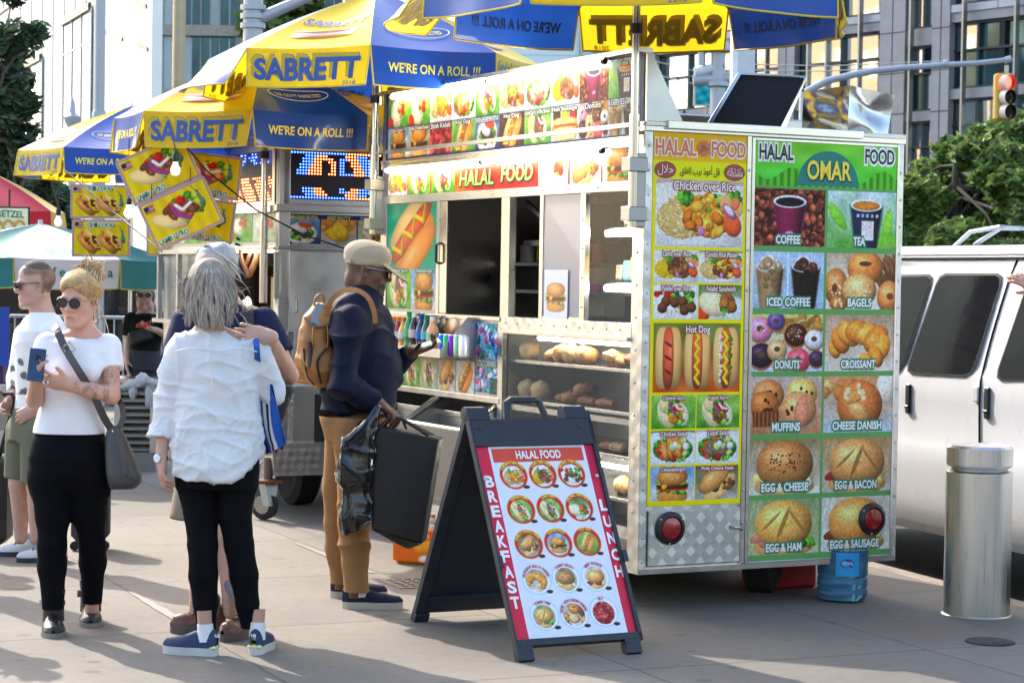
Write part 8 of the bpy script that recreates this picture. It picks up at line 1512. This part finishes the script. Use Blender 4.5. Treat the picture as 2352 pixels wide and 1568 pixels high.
 b = MB(); b.tube([wL + (0, 0, .005), wL + (0, 0, -.012)], [.0285, .028], BLACK, n=16, caps=False); b.lathe([(.019, 0), (.019, .006), (.016, .008)], CHROME, o=wL + (-.012, -.024, -.003), d=(-.45, -.9, 0), n=20); b.lathe([(.016, .0085), (.001, .0088)], mat('watch_dial', (.8, .8, .78), .3), o=wL + (-.012, -.024, -.003), d=(-.45, -.9, 0), n=20); p.mb(b, 'watch')
 o = J(620, 950, .08); root = empty('tote_bag', o, 0, 'blue, red and white striped tote bag at the elbow of the grey haired woman', 'tote bag'); cols = [mat('stripe_blue', (.02, .1, .4), .8), mat('stripe_white', (.7, .7, .72), .8), mat('stripe_navy', (.012, .012, .05), .8), mat('stripe_red', (.55, .06, .12), .8)]; q = MB(); A, B_, C, D = J(587, 872, .12), J(624, 884, -.02), J(655, 1020, .0), J(604, 1042, .16); n_ = nrm(np.cross(B_ - A, D - A)) * .04; seq = [0, 1, 3, 1, 2, 0, 1, 2, 1, 0, 0]; k = len(seq)
 RGB = np.array([[.02, .1, .4], [.7, .7, .72], [.012, .012, .05], [.55, .06, .12]]); cf = lambda u, v: RGB[np.array(seq)[np.minimum((u * k).astype(int), k - 1)]]
 for sg in (1, -1): q.grid(lambda u, v: (A + (B_ - A) * u[:, None]) * (1 - v[:, None]) + (D + (C - D) * u[:, None]) * v[:, None] - n_ * sg * (1.1 * np.sin(np.pi * u) * (.3 + .7 * v) * np.sin(np.pi * np.minimum(v, .93)) ** .5 + .12 * np.sin(u * 14 + v * 4))[:, None] + CZ * (-.02 * np.sin(np.pi * u) * (v - .3))[:, None], 44, 12, PRINTM, cf)
 q.v = [v - o for v in q.v]; q.build('body', root, smooth=True); s_ = strap(sm([J(606, 880, .05), J(594, 840, -.02), J(590, 800, -.1), J(588, 778, -.04), J(590, 780, .06), J(596, 830, .12), J(600, 880, .12)]), .025, cols[0], 's', (0, -1, .3)); s_.v = [v - o for v in s_.v]; s_.build('strap', root)
grey_woman()
def couple_man():
 p = Person('grey haired man in a navy t-shirt and khaki shorts hugging the grey haired woman', 9.85, 500, (.56, .33, .25)); J, m = p.J, p.m; nb = J(520, 705, .02); sR, sL = J(425, 740), J(606, 738); eL = J(664, 862, -.04); wL = at(617, 772, 9.2); h0 = J(494, 632, -.05)
 S = Sdf(p.o + (-.4, -.85, .0), p.o + (.45, .25, 1.85), .006); p.head(S, h0, R(35), R(-12), 0, 1.03, (nb, .055, .06)); S.chain([nb, J(510, 850), J(505, 1060)], [.07, .11, .11], .03, flat=((0, 1, 0), .7)); S.cap(nb, sL, .05, .05); S.cap(nb, sR, .05, .05); S.chain([sL, eL, wL], [.05, .043, .03]); S.chain([sR, J(395, 860, -.1), J(430, 930, -.3)], [.05, .043, .03])
 for h, k, a in (((465, 1080), (462, 1230), (452, 1400)), ((545, 1080), (520, 1230), (530, 1405))): S.chain([J(*h), J(*k, -.05), J(*a, -.05)], [.08, .052, .035], .02); S.cap(J(k[0], k[1] + 40, -.03), J(a[0], a[1] - 80, -.04), .05, .042, .02)
 p.hand(S, wL, (-1, -.22, .15), (0.1, .9, -.25), side=1, curls=[(.1, .25, .2), (.15, .3, .2), (.15, .35, .2), (.2, .4, .2)], spread=.3, thumb=(.2, .2)); p.part(S, 'body', SKIN, colf=lambda V: p.facecol(V))
 NT = cloth('navy_cotton', (.016, .02, .055)); T = Sdf(p.o + (-.36, -.25, .75), p.o + (.4, .25, 1.55), .007); T.loft([(*J(c, y, .0), m(h), d) for y, c, h, d in ((698, 522, 36, .07), (712, 516, 70, .09), (740, 514, 92, .11), (820, 512, 92, .125), (920, 508, 92, .13), (1010, 505, 92, .135))]); T.cap(sL, lerp(sL, eL, .62), .07, .075, .03, end=True); T.cap(sR, J(400, 830, -.08), .068, .066, .03, end=True); p.part(T, 'tshirt', NT, disp=lambda V: folds(V, .008, 12, 4))
 KH = cloth('khaki_cotton', (.3, .25, .19)); G = Sdf(p.o + (-.35, -.25, .4), p.o + (.3, .3, 1.0), .008); G.loft([(*J(505, y, .0), m(h), d) for y, h, d in ((985, 92, .13), (1060, 96, .14))]); G.cap(J(455, 1070), J(440, 1195, -.03), .1, .1, .03, end=True); G.cap(J(550, 1070), J(532, 1195, -.03), .1, .09, .03, end=True); p.part(G, 'shorts', KH, disp=lambda V: folds(V, .008, 12, 4))
 BR = mat('brown_leather', (.13, .05, .03), .45, var=.25, coat=.2); SO = mat('brown_sole', (.12, .09, .07), .8); SK = mat('grey_sock', (.2, .2, .22), .9, bump=.4, bscale=90)
 for t, h, a in ((ground(392, 1453), (.23, .13), (452, 1395)), (ground(510, 1474), (.12, .24), (530, 1395))): p.shoe(t + (*h, 0), t, BR, SO, .095, .054, lace=mat('brown_lace', (.05, .02, .015), .8), sole_h=.034, tip=.05); b = MB(); q = t + np.array([h[0] * .75, h[1] * .75, 0]); b.tube([q + CZ * .07, q + CZ * .14, J(a[0], 1335, -.05)], [.04, .042, .043], SK, n=14); p.mb(b, 'sock')
 HG = [_M['hair_silver'], mat('hair_steel', (.38, .38, .38), .65, var=.2, vscale=60), mat('hair_white', (.7, .7, .7), .65)]; H = Sdf(p.hc - .2, p.hc + .2, .006); H.ell(p.W(0, -.025, .05), (.09, .108, .098), p.M); H.ell(p.W(0, .1, -.04), (.075, .08, .09), p.M, .012, True); H.cap(p.W(0, 0, -.09), p.W(0, -.1, -.12), .09, .08, .02, sub=True); hh = p.part(H, 'hair', HG[1], disp=lambda V: folds(V, .006, 40, 9)); g = np.random.default_rng(8); ps = []
 for i in range(170): a = g.uniform(-1, 1); q0 = p.W(a * .05, .03, .145 - .03 * abs(a)); e = p.W(a * .1 + .0, -.09 * g.random(), .02 - .06 * g.random() + .05 * (1 - abs(a))); ps.append(bez(q0, lerp(q0, e, .5) + nrm(lerp(q0, e, .5) - p.hc) * .04, e + g.normal(0, .012, 3)))
 p.strands(ps, .0028, HG, parent=hh); o = J(650, 930, -.05); root = empty('shoulder_bag', o, 0, 'black shoulder bag hung on the far arm side of the man hugging the woman', 'bag'); q = MB(); q.prism([J(600, 880, -.15), J(672, 892, -.15), J(640, 985, -.15), J(612, 1000, -.15)], (0, .1, 0), BLACK); q.v = [v - o for v in q.v]; q.build('body', root, bevel=.01)
 s_ = strap(sm([J(560, 690, .12), J(566, 695, .0), J(570, 725, -.1), J(575, 790, -.13), J(600, 890, -.13)]), .05, mat('black_webbing', (.02, .02, .022), .6), 's', (0, -1, .2)); s_.v = [v - o for v in s_.v]; s_.build('strap', root)
couple_man()
def cap_man():
 p = Person('man in a beige cap, navy jacket and tan trousers holding out money at the trailer', 10.62, 830, (.13, .06, .035)); J, m = p.J, p.m; nb = J(835, 680, .0); sR, sL = J(806, 742, -.19), J(868, 742, .19); eR, wR = J(788, 878, -.27), J(872, 928, -.24); eL, wL = J(893, 850, .2), J(948, 806, .1)
 S = Sdf(p.o + (-.4, -.45, .05), p.o + (.5, .4, 1.85), .0055); p.head(S, J(848, 622, 0), R(-87), R(-9), 0, 1.04, (nb, .06, .066)); S.ell(p.W(0, -.075, -.05), (.05, .04, .06), p.M, .03); S.chain([nb, J(835, 830), J(825, 950)], [.07, .12, .09], .03); S.cap(nb, sR, .05, .05); S.cap(nb, sL, .05, .05); S.chain([sR, eR, wR], [.05, .043, .032]); S.chain([sL, eL, wL], [.05, .043, .032]); S.chain([J(830, 970, -.1), J(812, 1170, -.12), J(816, 1375, -.12)], [.09, .055, .035]); S.chain([J(815, 970, .1), J(780, 1170, .13), J(785, 1350, .16)], [.09, .055, .035])
 p.hand(S, wR, (.85, -.1, -.5), (-.45, .1, -.85), side=1, curls=[(.5, .9, .6), (.6, .95, .6), (.65, 1, .6), (.7, 1, .6)], thumb=(.7, .3), sc=1.05); p.hand(S, wL, (.95, -.25, .25), (-.2, -.3, .9), side=1, curls=[(.25, .4, .3), (.45, .6, .4), (.55, .7, .4), (.5, .7, .4)], thumb=(.6, .5), sc=1.05)
 def ex(V, C, L): x, y, z = L.T; bd = ((y > .045) & (z < -.05) & (np.abs(x) < .05) & ~((np.abs(x) < .018) & (z > -.08) & (y > .09))) * 1.; return C * (1 - .75 * np.clip(bd * (1 + .3 * sines(V, 150, 2)), 0, 1))[:, None]
 p.part(S, 'body', SKIN, colf=lambda V: p.facecol(V, ex))
 NJ = cloth('navy_jacket_cloth', (.009, .012, .03), .7); T = Sdf(p.o + (-.35, -.42, .78), p.o + (.42, .38, 1.6), .0062); T.loft([(*J(c, y, 0), m(h), d) for y, c, h, d in ((655, 831, 30, .09), (674, 838, 37, .095), (692, 826, 56, .13), (725, 820, 66, .2), (770, 826, 72, .2), (830, 836, 80, .195), (880, 832, 84, .19), (942, 823, 89, .185))], 0, 2.3); T.chain([sR, eR, lerp(eR, wR, .93)], [.085, .068, .05], .03, end=True); T.chain([sL, eL, lerp(eL, wL, .93)], [.085, .068, .05], .03, end=True); T.ell(J(846, 648, 0), (.07, .075, .06), k=.012, sub=True); p.part(T, 'jacket', NJ, disp=lambda V: folds(V, .026, 12, 7, (.8, .8, 1.8)) + folds(V, .012, 26, 8))
 TR = cloth('tan_chino', (.3, .16, .07)); G = Sdf(p.o + (-.32, -.35, .08), p.o + (.3, .38, .95), .0065); G.loft([(*J(c, y, 0), m(h), d) for y, c, h, d in ((895, 822, 80, .165), (925, 822, 84, .17), (960, 822, 85, .18), (1010, 822, 74, .18))]); G.chain([J(828, 985, -.09), J(820, 1120, -.12), J(812, 1200, -.12), J(815, 1290, -.12), J(818, 1368, -.12)], [m(66), m(44), m(36), m(31), m(29)], .02, end=True); G.chain([J(806, 985, .09), J(782, 1120, .13), J(776, 1200, .14), J(780, 1280, .15), J(784, 1345, .16)], [m(62), m(40), m(32), m(28), m(27)], .02, end=True); p.part(G, 'trousers', TR, disp=lambda V: folds(V, .012, 13, 3, (.8, .8, 1.8)) * np.where(V[:, 2] < .35, 1.5, .8))
 NS = mat('navy_canvas', (.012, .014, .035), .85, var=.15); SO = mat('offwhite_sole', (.5, .47, .4), .7); SK = mat('white_sock', (.75, .75, .75), .8)
 for h, L_ in ((ground(784, 1399), .3), (ground(757, 1374), .29)): h = h + np.array([0, .05, 0]); p.shoe(h, h + (L_, .01, 0), NS, SO, .08, .05, sole_h=.034); b = MB(); b.cyl(h + (.085, 0, .06), h + (.085, 0, .13), .045, SK, n=14); p.mb(b, 'sock')
 CP = cloth('beige_cap_cloth', (.42, .34, .24)); H = Sdf(p.hc - .24, p.hc + .24, .005); H.ell(p.W(0, -.02, .075), (.098, .122, .075), p.M); H.ell(p.W(0, -.02, .045), (.094, .118, .05), p.M, .01); H.clip(p.W(0, -.02, .022), p.M @ np.array([0, .02, -1])); H.cap(p.W(0, .08, .034), p.W(0, .155, -.004), .066, .05, .008, flat=(p.M @ np.array([0, .45, .89]), .16)); p.part(H, 'cap', CP, disp=lambda V: folds(V, .005, 24, 3, (.7, .7, 2))); b = MB(); b.box(p.W(.075, -.1, .03), (.03, .012, .016), CHROME); p.mb(b, 'cap_buckle')
 p.glasses(LENS, FRM, .027, .022, 2.4, CHROME); b = MB(); b.box(wL + (.09, -.03, .04), (.1, .05, .01), mat('banknote', (.45, .5, .4), .8), rot=rotm(.3, -.3, .3)); tag(b.build('banknote'), 'folded banknotes in the outstretched hand of the man in the cap', 'money')
 TN = mat('tan_leather', (.38, .17, .045), .5, var=.2, vscale=8, bump=.15, bscale=50); DB = mat('dark_leather', (.06, .025, .02), .5); o = J(728, 790, 0); root = empty('backpack', o, 0, 'tan leather backpack on the back of the man in the cap', 'backpack'); B = Sdf(o - .28, o + .28, .006); B.loft([(*J(c, y, -.02), m(h), d) for y, c, h, d in ((700, 742, 22, .1), (725, 733, 36, .13), (780, 728, 40, .15), (840, 732, 40, .15), (875, 742, 34, .13), (890, 750, 24, .1))], 0, 3); B.ell(J(742, 830, -.15), (.07, .05, .09), k=.02); B.ell(J(700, 820, .0), (.04, .09, .1), k=.02); B.cap(J(712, 740, -.05), J(765, 735, -.1), .035, .045, .03); B.cap(J(700, 760, -.1), J(694, 800, -.1), .03, .02, .02); skinmesh(B, 'body', root, TN, o=o, disp=lambda V: folds(V, .016, 13, 6, (1, 1, .9)))
 q = MB(); q.tube(sm([J(724, 715, -.1), J(722, 690, -.1), J(732, 676, -.1), J(744, 680, -.1), J(742, 712, -.1)], 14), .013, TN, n=6, flat=.5); q.tube(sm([J(758, 790, -.19), J(730, 825, -.21), J(732, 860, -.2), J(738, 880, -.19)], 12), .007, DB, n=6); q.tube([J(712, 785, -.17), J(713, 845, -.18)], .014, DB, n=6); q.tube(sm([J(700, 730, -.13), J(725, 752, -.19), J(762, 745, -.17)], 12), .006, DB, n=5); q.tube(sm([J(697, 800, -.16), J(705, 860, -.17), J(722, 884, -.16)], 10), .005, DB, n=5); q.tube(sm([J(720, 752, -.19), J(718, 775, -.2), J(719, 792, -.195)], 8), .008, TN, n=6, flat=.5); q.tube(sm([J(752, 748, -.19), J(754, 780, -.2), J(752, 800, -.195)], 8), .008, TN, n=6, flat=.5); q.v = [v - o for v in q.v]; q.build('trim', root, smooth=True)
 q = strap(sm([J(748, 730, -.14), J(762, 690, -.19), J(790, 668, -.23), J(820, 667, -.25), J(846, 684, -.26), J(859, 715, -.26), J(862, 742, -.25)]), .024, TN, 's', (0, -1, .3), .006); q.v = [v - o for v in q.v]; q.build('strap', root); q = MB(); q.box(J(735, 725, -.13), (.075, .03, .11), mat('grey_device', (.12, .13, .15), .2, .5, coat=.5), rot=rotm(-.2, .35, .2), ch=.006); tag(q.build('tablet'), 'grey flat device tucked in the top of the tan backpack', 'tablet')
 GB_ = mat('glossy_bag_plastic', (.008, .008, .009), .16, coat=.5, bump=.5, bscale=16, var=.1); h = J(880, 948, -.26); root = empty('plastic_bag', h, 0, 'shiny black plastic bag hanging in two lobes from the hand of the cap man', 'plastic bag'); B = Sdf(h + (-.28, -.18, -.66), h + (.12, .18, .06), .006); B.loft([(*J(c, y, -.3), m(w_), d) for y, c, w_, d in ((930, 868, 8, .02), (970, 846, 20, .05), (1010, 826, 36, .07), (1070, 815, 44, .09), (1105, 812, 44, .085), (1122, 815, 34, .06))]); B.loft([(*J(c, y, -.3), m(w_), d) for y, c, w_, d in ((1118, 818, 30, .06), (1150, 820, 38, .075), (1190, 816, 40, .08), (1222, 805, 22, .04))]); skinmesh(B, 'body', root, GB_, o=h, disp=lambda V: folds(V, .016, 16, 5, (1.8, 1, .45)) + folds(V, .008, 40, 9, (1, 1, .7)), smooth=1)
 MT = mat('matte_black_bag', (.016, .014, .014), .55, var=.3, vscale=5, bump=.3, bscale=14); h = J(900, 950, -.3); root = empty('shopping_bag', h, 0, 'big matt black shopping bag hanging from the hand of the cap man', 'shopping bag'); C8 = [J(858, 978, -.3), J(1008, 1006, -.26), J(968, 1250, -.26), J(852, 1216, -.3)]; q = MB(); q.prism(C8, (0.02, .13, 0), MT); q.add([C8[3], C8[2], C8[2] + (0, .13, 0), C8[3] + (0, .13, 0), J(935, 1262, -.2)], [[0, 1, 4], [1, 2, 4], [2, 3, 4], [3, 0, 4]], MT); q.v = [v - h for v in q.v]; bo = q.build('body', root, bevel=.012); q = MB(); [q.tube(sm([J(a, 985, dy), J(908, 958, -.27), J(b_, 1000, dy)], 10), .009, MT, n=6) for a, b_, dy in ((870, 985, -.3), (880, 995, -.16))]; q.v = [v - h for v in q.v]; q.build('handle', root)
cap_man()
def shades_man():
 p = Person('short haired man in black sunglasses, white long sleeved top and olive shorts', 12.1, 70, (.52, .31, .24)); J, m = p.J, p.m; nb = J(98, 728, .02); sL, sR = J(128, 768, -.1), J(62, 772, .14); eL, wL = J(128, 880, -.12), J(82, 940, -.16); eR, wR = J(42, 870, .1), J(30, 912, -.02)
 S = Sdf(p.o + (-.42, -.4, .05), p.o + (.45, .35, 1.82), .0062); p.head(S, J(80, 656, 0), R(62), R(-3), 0, 1.04, (nb, .058, .066)); S.chain([nb, J(95, 850), J(85, 960)], [.07, .12, .11], .03); S.cap(nb, sL, .05, .05); S.cap(nb, sR, .05, .05); S.chain([sL, eL, wL], [.05, .043, .03]); S.chain([sR, eR, wR], [.05, .043, .03])
 for k, f, d in ((46, 48, .02), (86, 84, -.12)): S.chain([J(k + 14, 1010, d), J(k, 1110, d), J(f, 1235, d)], [.09, .062, .036], .02); S.cap(J(k + 3, 1130, d + .02), J(f + 3, 1180, d + .02), .055, .045, .02)
 p.hand(S, wR, (-.5, -.4, -.7), (.7, -.5, -.2), curls=[(.6, .9, .5)] * 4, side=1); p.hand(S, wL, (-.85, -.2, -.4), (.2, .9, 0), curls=[(.5, .8, .5)] * 4, side=1)
 def ex(V, C, L): x, y, z = L.T; hr = np.clip((z - .052 + .5 * (y - .055).clip(0, 1) * 0) * 60, 0, 1) * (y < .07) + np.clip((-y - .005) * 60, 0, 1) * (z > -.04); hr = np.clip(hr, 0, 1) * (np.hypot(x, y) < .2) * (np.abs(z) < .2); return C * (1 - .62 * hr[:, None] * (1 + .15 * sines(V, 150, 3))[:, None])
 p.part(S, 'body', SKIN, colf=lambda V: p.facecol(V, ex)); HB = mat('hair_cropped', (.12, .085, .065), .8, var=.3, vscale=90, bump=.6, bscale=300); H = Sdf(p.hc - .2, p.hc + .2, .006); H.ell(p.W(0, -.012, .06), (.077, .093, .083), p.M); H.clip(p.W(0, 0, .088), p.M @ np.array([0, .12, -1])); p.part(H, 'hair', HB); p.glasses(LENS, FRM, .03, .02, 4)
 T = Sdf(p.o + (-.42, -.36, .75), p.o + (.4, .36, 1.55), .0065); T.loft([(*J(c, y, 0), m(h), d) for y, c, h, d in ((716, 98, 26, .08), (730, 98, 42, .11), (760, 97, 60, .16), (830, 92, 58, .16), (900, 90, 52, .15), (950, 88, 54, .15))], 0, 2.2); T.chain([sL, eL, lerp(eL, wL, .8)], [.08, .065, .048], .03, end=True); T.chain([sR, eR, lerp(eR, wR, .75)], [.08, .065, .048], .03, end=True)
 def pr(V): q = V - CAM; X = 1176 + FOC * (q @ C_R) / (q @ C_F); Yp = 784 - FOC * (q @ C_U) / (q @ C_F); t = (sines(V, 75, 6) > .35) & (X < 62) & (X > 24) & (Yp > 815) & (Yp < 905); return np.where(t[:, None], .12, .78) * np.ones((len(V), 3))
 p.part(T, 'long_sleeved_top', mat('white_printed_jersey', rough=.85, attr=True, var=.04, bump=.1, bscale=400), colf=pr, disp=lambda V: folds(V, .01, 12, 4))
 OL = cloth('olive_cotton', (.15, .155, .11)); G = Sdf(p.o + (-.36, -.36, .4), p.o + (.3, .3, 1.0), .0065); G.loft([(*J(c, y, 0), m(h), d) for y, c, h, d in ((938, 84, 50, .15), (980, 80, 56, .16), (1010, 80, 58, .16))]); G.cap(J(58, 990, .04), J(46, 1100, .03), .115, .095, .03, end=True); G.cap(J(96, 990, -.1), J(86, 1112, -.12), .115, .1, .03, end=True); p.part(G, 'shorts', OL, disp=lambda V: folds(V, .014, 10, 3))
 NS = mat('pale_knit_shoe', (.55, .57, .62), .8, var=.1); SO = mat('dark_sole', (.03, .035, .04), .7)
 for t in (ground(-2, 1277), ground(38, 1291)): h = t + np.array([.26, .12, 0]); p.shoe(h, t, NS, SO, .09, .05, lace=mat('navy_lace', (.015, .02, .045), .8), sole_h=.028); b = MB(); c = lerp(h, t, .28); b.cyl(c + CZ * .07, c + CZ * .125, .046, mat('grey_ankle_sock', (.3, .3, .31), .9), n=14); b.tube([lerp(h, t, .05) + CZ * .06, lerp(h, t, .02) + CZ * .12, lerp(h, t, .1) + CZ * .125], .004, SO, n=5); p.mb(b, 'sock')
 NVY = mat('navy_suitcase_cloth', (.012, .014, .03), .7, var=.2); a, c = ground(160, 1268), ground(246, 1268); root = empty('suitcase', (a + c) / 2, .1, 'dark navy wheeled suitcase standing behind the legs of the blonde woman', 'suitcase'); w_ = np.linalg.norm(c - a); b = MB(); b.box((0, .14, .28), (w_, .24, .46), NVY, ch=.04); b.box((.02, .01, .25), (w_ * .7, .05, .3), NVY, ch=.02); b.build('body', root); b = MB(); [b.cyl((x, .06, .03), (x, .1, .03), .028, RUBBER, n=14) for x in (-w_ * .4, w_ * .4)]; b.build('wheel', root); hd = p.J(27, 905, -.05); o2 = ground(-40, 1262); r2 = empty('suitcase', o2, 0, 'dark suitcase with a raised pull handle held by the man in sunglasses', 'suitcase'); b = MB(); b.box((0, 0, .3), (.32, .24, .52), BLACK, ch=.04); b.build('body', r2); b = MB(); t = hd - o2; b.tube([(.08, 0, .5), t + (.02, 0, -.03), t, t + (-.05, 0, .0)], .014, BLACK, n=8); b.build('pull_handle', r2); return p.root
sm_root = shades_man()
def walking_woman():
 p = Person('woman in a black printed t-shirt looking down at her phone in the background', 18.8, 334, (.55, .33, .26)); J, m = p.J, p.m; nb = J(335, 722, .02); sR, sL = J(302, 734), J(370, 734); eR, wR = J(296, 782, .02), J(292, 825, -.06); eL, wL = J(388, 772, -.05), J(356, 757, -.26); S = Sdf(p.o + (-.32, -.4, .0), p.o + (.32, .25, 1.72), .008); p.head(S, J(334, 693, 0), R(-4), R(-22), 0, 1.0, (nb, .046, .052)); S.chain([nb, J(335, 780), J(334, 830)], [.06, .1, .1], .03); S.cap(nb, sR, .045, .045); S.cap(nb, sL, .045, .045); S.chain([sR, eR, wR], [.044, .038, .027]); S.chain([sL, eL, wL], [.044, .038, .027])
 p.hand(S, wR, (0, -.1, -1), (.8, .2, 0), curls=[(.3, .4, .3)] * 4); p.hand(S, wL, (-.9, -.3, .2), (0, -.3, .95), curls=[(.4, .6, .4)] * 4, side=-1); p.part(S, 'body', SKIN, colf=lambda V: p.facecol(V)); T = Sdf(p.o + (-.34, -.3, .85), p.o + (.34, .25, 1.5), .008); T.loft([(*J(c, y, 0), m(h), d) for y, c, h, d in ((718, 335, 12, .06), (726, 336, 30, .09), (742, 336, 38, .12), (775, 336, 36, .13), (806, 334, 34, .12))]); T.cap(sR, lerp(sR, eR, .75), .07, .072, .03, end=True); T.cap(sL, lerp(sL, eL, .7), .07, .075, .03, end=True); BT = cloth('black_cotton', (.009, .009, .011)); p.part(T, 'tshirt', BT, disp=lambda V: folds(V, .008, 12, 4)); b = MB(); outlined(b, 'EQUALITY', .17, .04, lambda x, y, d: J(334, 744, -.15) + np.array([1, 0, .25]) * x[:, None] + CZ * y[:, None] - np.array([0, d, 0]), mat('ink_ochre', (.6, .28, .02), .6), None, bold=.03, shear=.3); p.mb(b, 'print')
 G = Sdf(p.o + (-.3, -.3, .05), p.o + (.3, .3, 1.05), .009); G.loft([(*J(334, y, 0), m(h), d) for y, h, d in ((798, 34, .12), (830, 38, .13), (850, 36, .12))]); G.chain([J(318, 845), J(316, 940, -.05), J(318, 1030, .0)], [.085, .06, .045]); G.chain([J(350, 845), J(354, 940, .05), J(352, 1020, .15)], [.085, .06, .045]); p.part(G, 'leggings', cloth('slate_leggings', (.055, .06, .075))); [p.shoe(g + (0, .22, 0), g, BLACK, RUBBER) for g in (np.array([*J(318, 1040)[:2], 0]) - (0, .12, 0), np.array([*J(352, 1030)[:2], 0]) - (0, -.03, 0))]
 HB = mat('hair_brunette', (.045, .025, .018), .5, var=.3, vscale=60); H = Sdf(p.hc - .2, p.hc + .2, .007); H.ell(p.W(0, -.025, .045), (.085, .102, .09), p.M); H.ell(p.W(0, .105, -.04), (.068, .08, .1), p.M, .01, True); H.cap(p.W(.06, -.09, 0), p.W(.07, -.08, -.13), .03, .02, .02); p.part(H, 'hair', HB); b = MB(); [b.ell(p.W(q * .035, .075, .095), (.032, .02, .022), LENS) for q in (-1, 1)]; p.mb(b, 'sunglasses')
 b = MB(); b.box(wL + (-.1, -.03, .04), (.07, .1, .02), mat('red_phone_case', (.7, .05, .05), .4), rot=rotm(.3)); tag(b.build('phone'), 'red cased phone in the hand of the walking woman in black', 'phone'); o = J(330, 765, -.15); root = empty('crossbody_bag', o, 0, 'small black crossbody bag on the chest of the walking woman', 'bag'); b = MB(); b.box((-.02, -.02, -.02), (.22, .05, .12), BLACK, rot=rotm(0, -.35), ch=.02); b.build('body', root); s_ = strap(sm([J(352, 722, -.07), J(346, 745, -.15), J(332, 762, -.17)], 10), .03, BLACK, 's', (0, -1, 0)); s_.v = [v - o for v in s_.v]; s_.build('strap', root); return p.root
ww_root = walking_woman()
def driver():
 p = Person('driver hand with fingers hooked over the top of the van window', 11.1, 2352, (.55, .28, .2)); J = p.J; S = Sdf(J(2390, 700, 0) - .3, J(2390, 700, 0) + .3, .006); w_ = J(2378, 664, -.02); S.chain([J(2420, 830, .2), J(2395, 720, .0), w_], [.05, .04, .028]); p.hand(S, w_, (-.8, .1, .55), (-.2, .8, -.4), curls=[(.3, .4, .3)] * 4, side=1); p.part(S, 'body', SKIN, colf=lambda V: np.tile(p.tone, (len(V), 1)))
driver()
for src, loc_, lab in ((sm_root, (-3.15, 11.3, 0), 'unseen man added outside the left edge to cast a long shadow on the pavement'), (ww_root, (-3.1, 10.2, 0), 'unseen woman added outside the left edge to shadow the lower left corner'), (ww_root, (-3.75, 12.6, 0), 'unseen woman added outside the left edge, farther back, to cast a shadow by the boots')):
 c = copy_tree(src); c.location = loc_; c['label'] = lab; c['group'] = 'unseen people added for their shadows'  # copies out of view, added only to cast shadows on the pavement
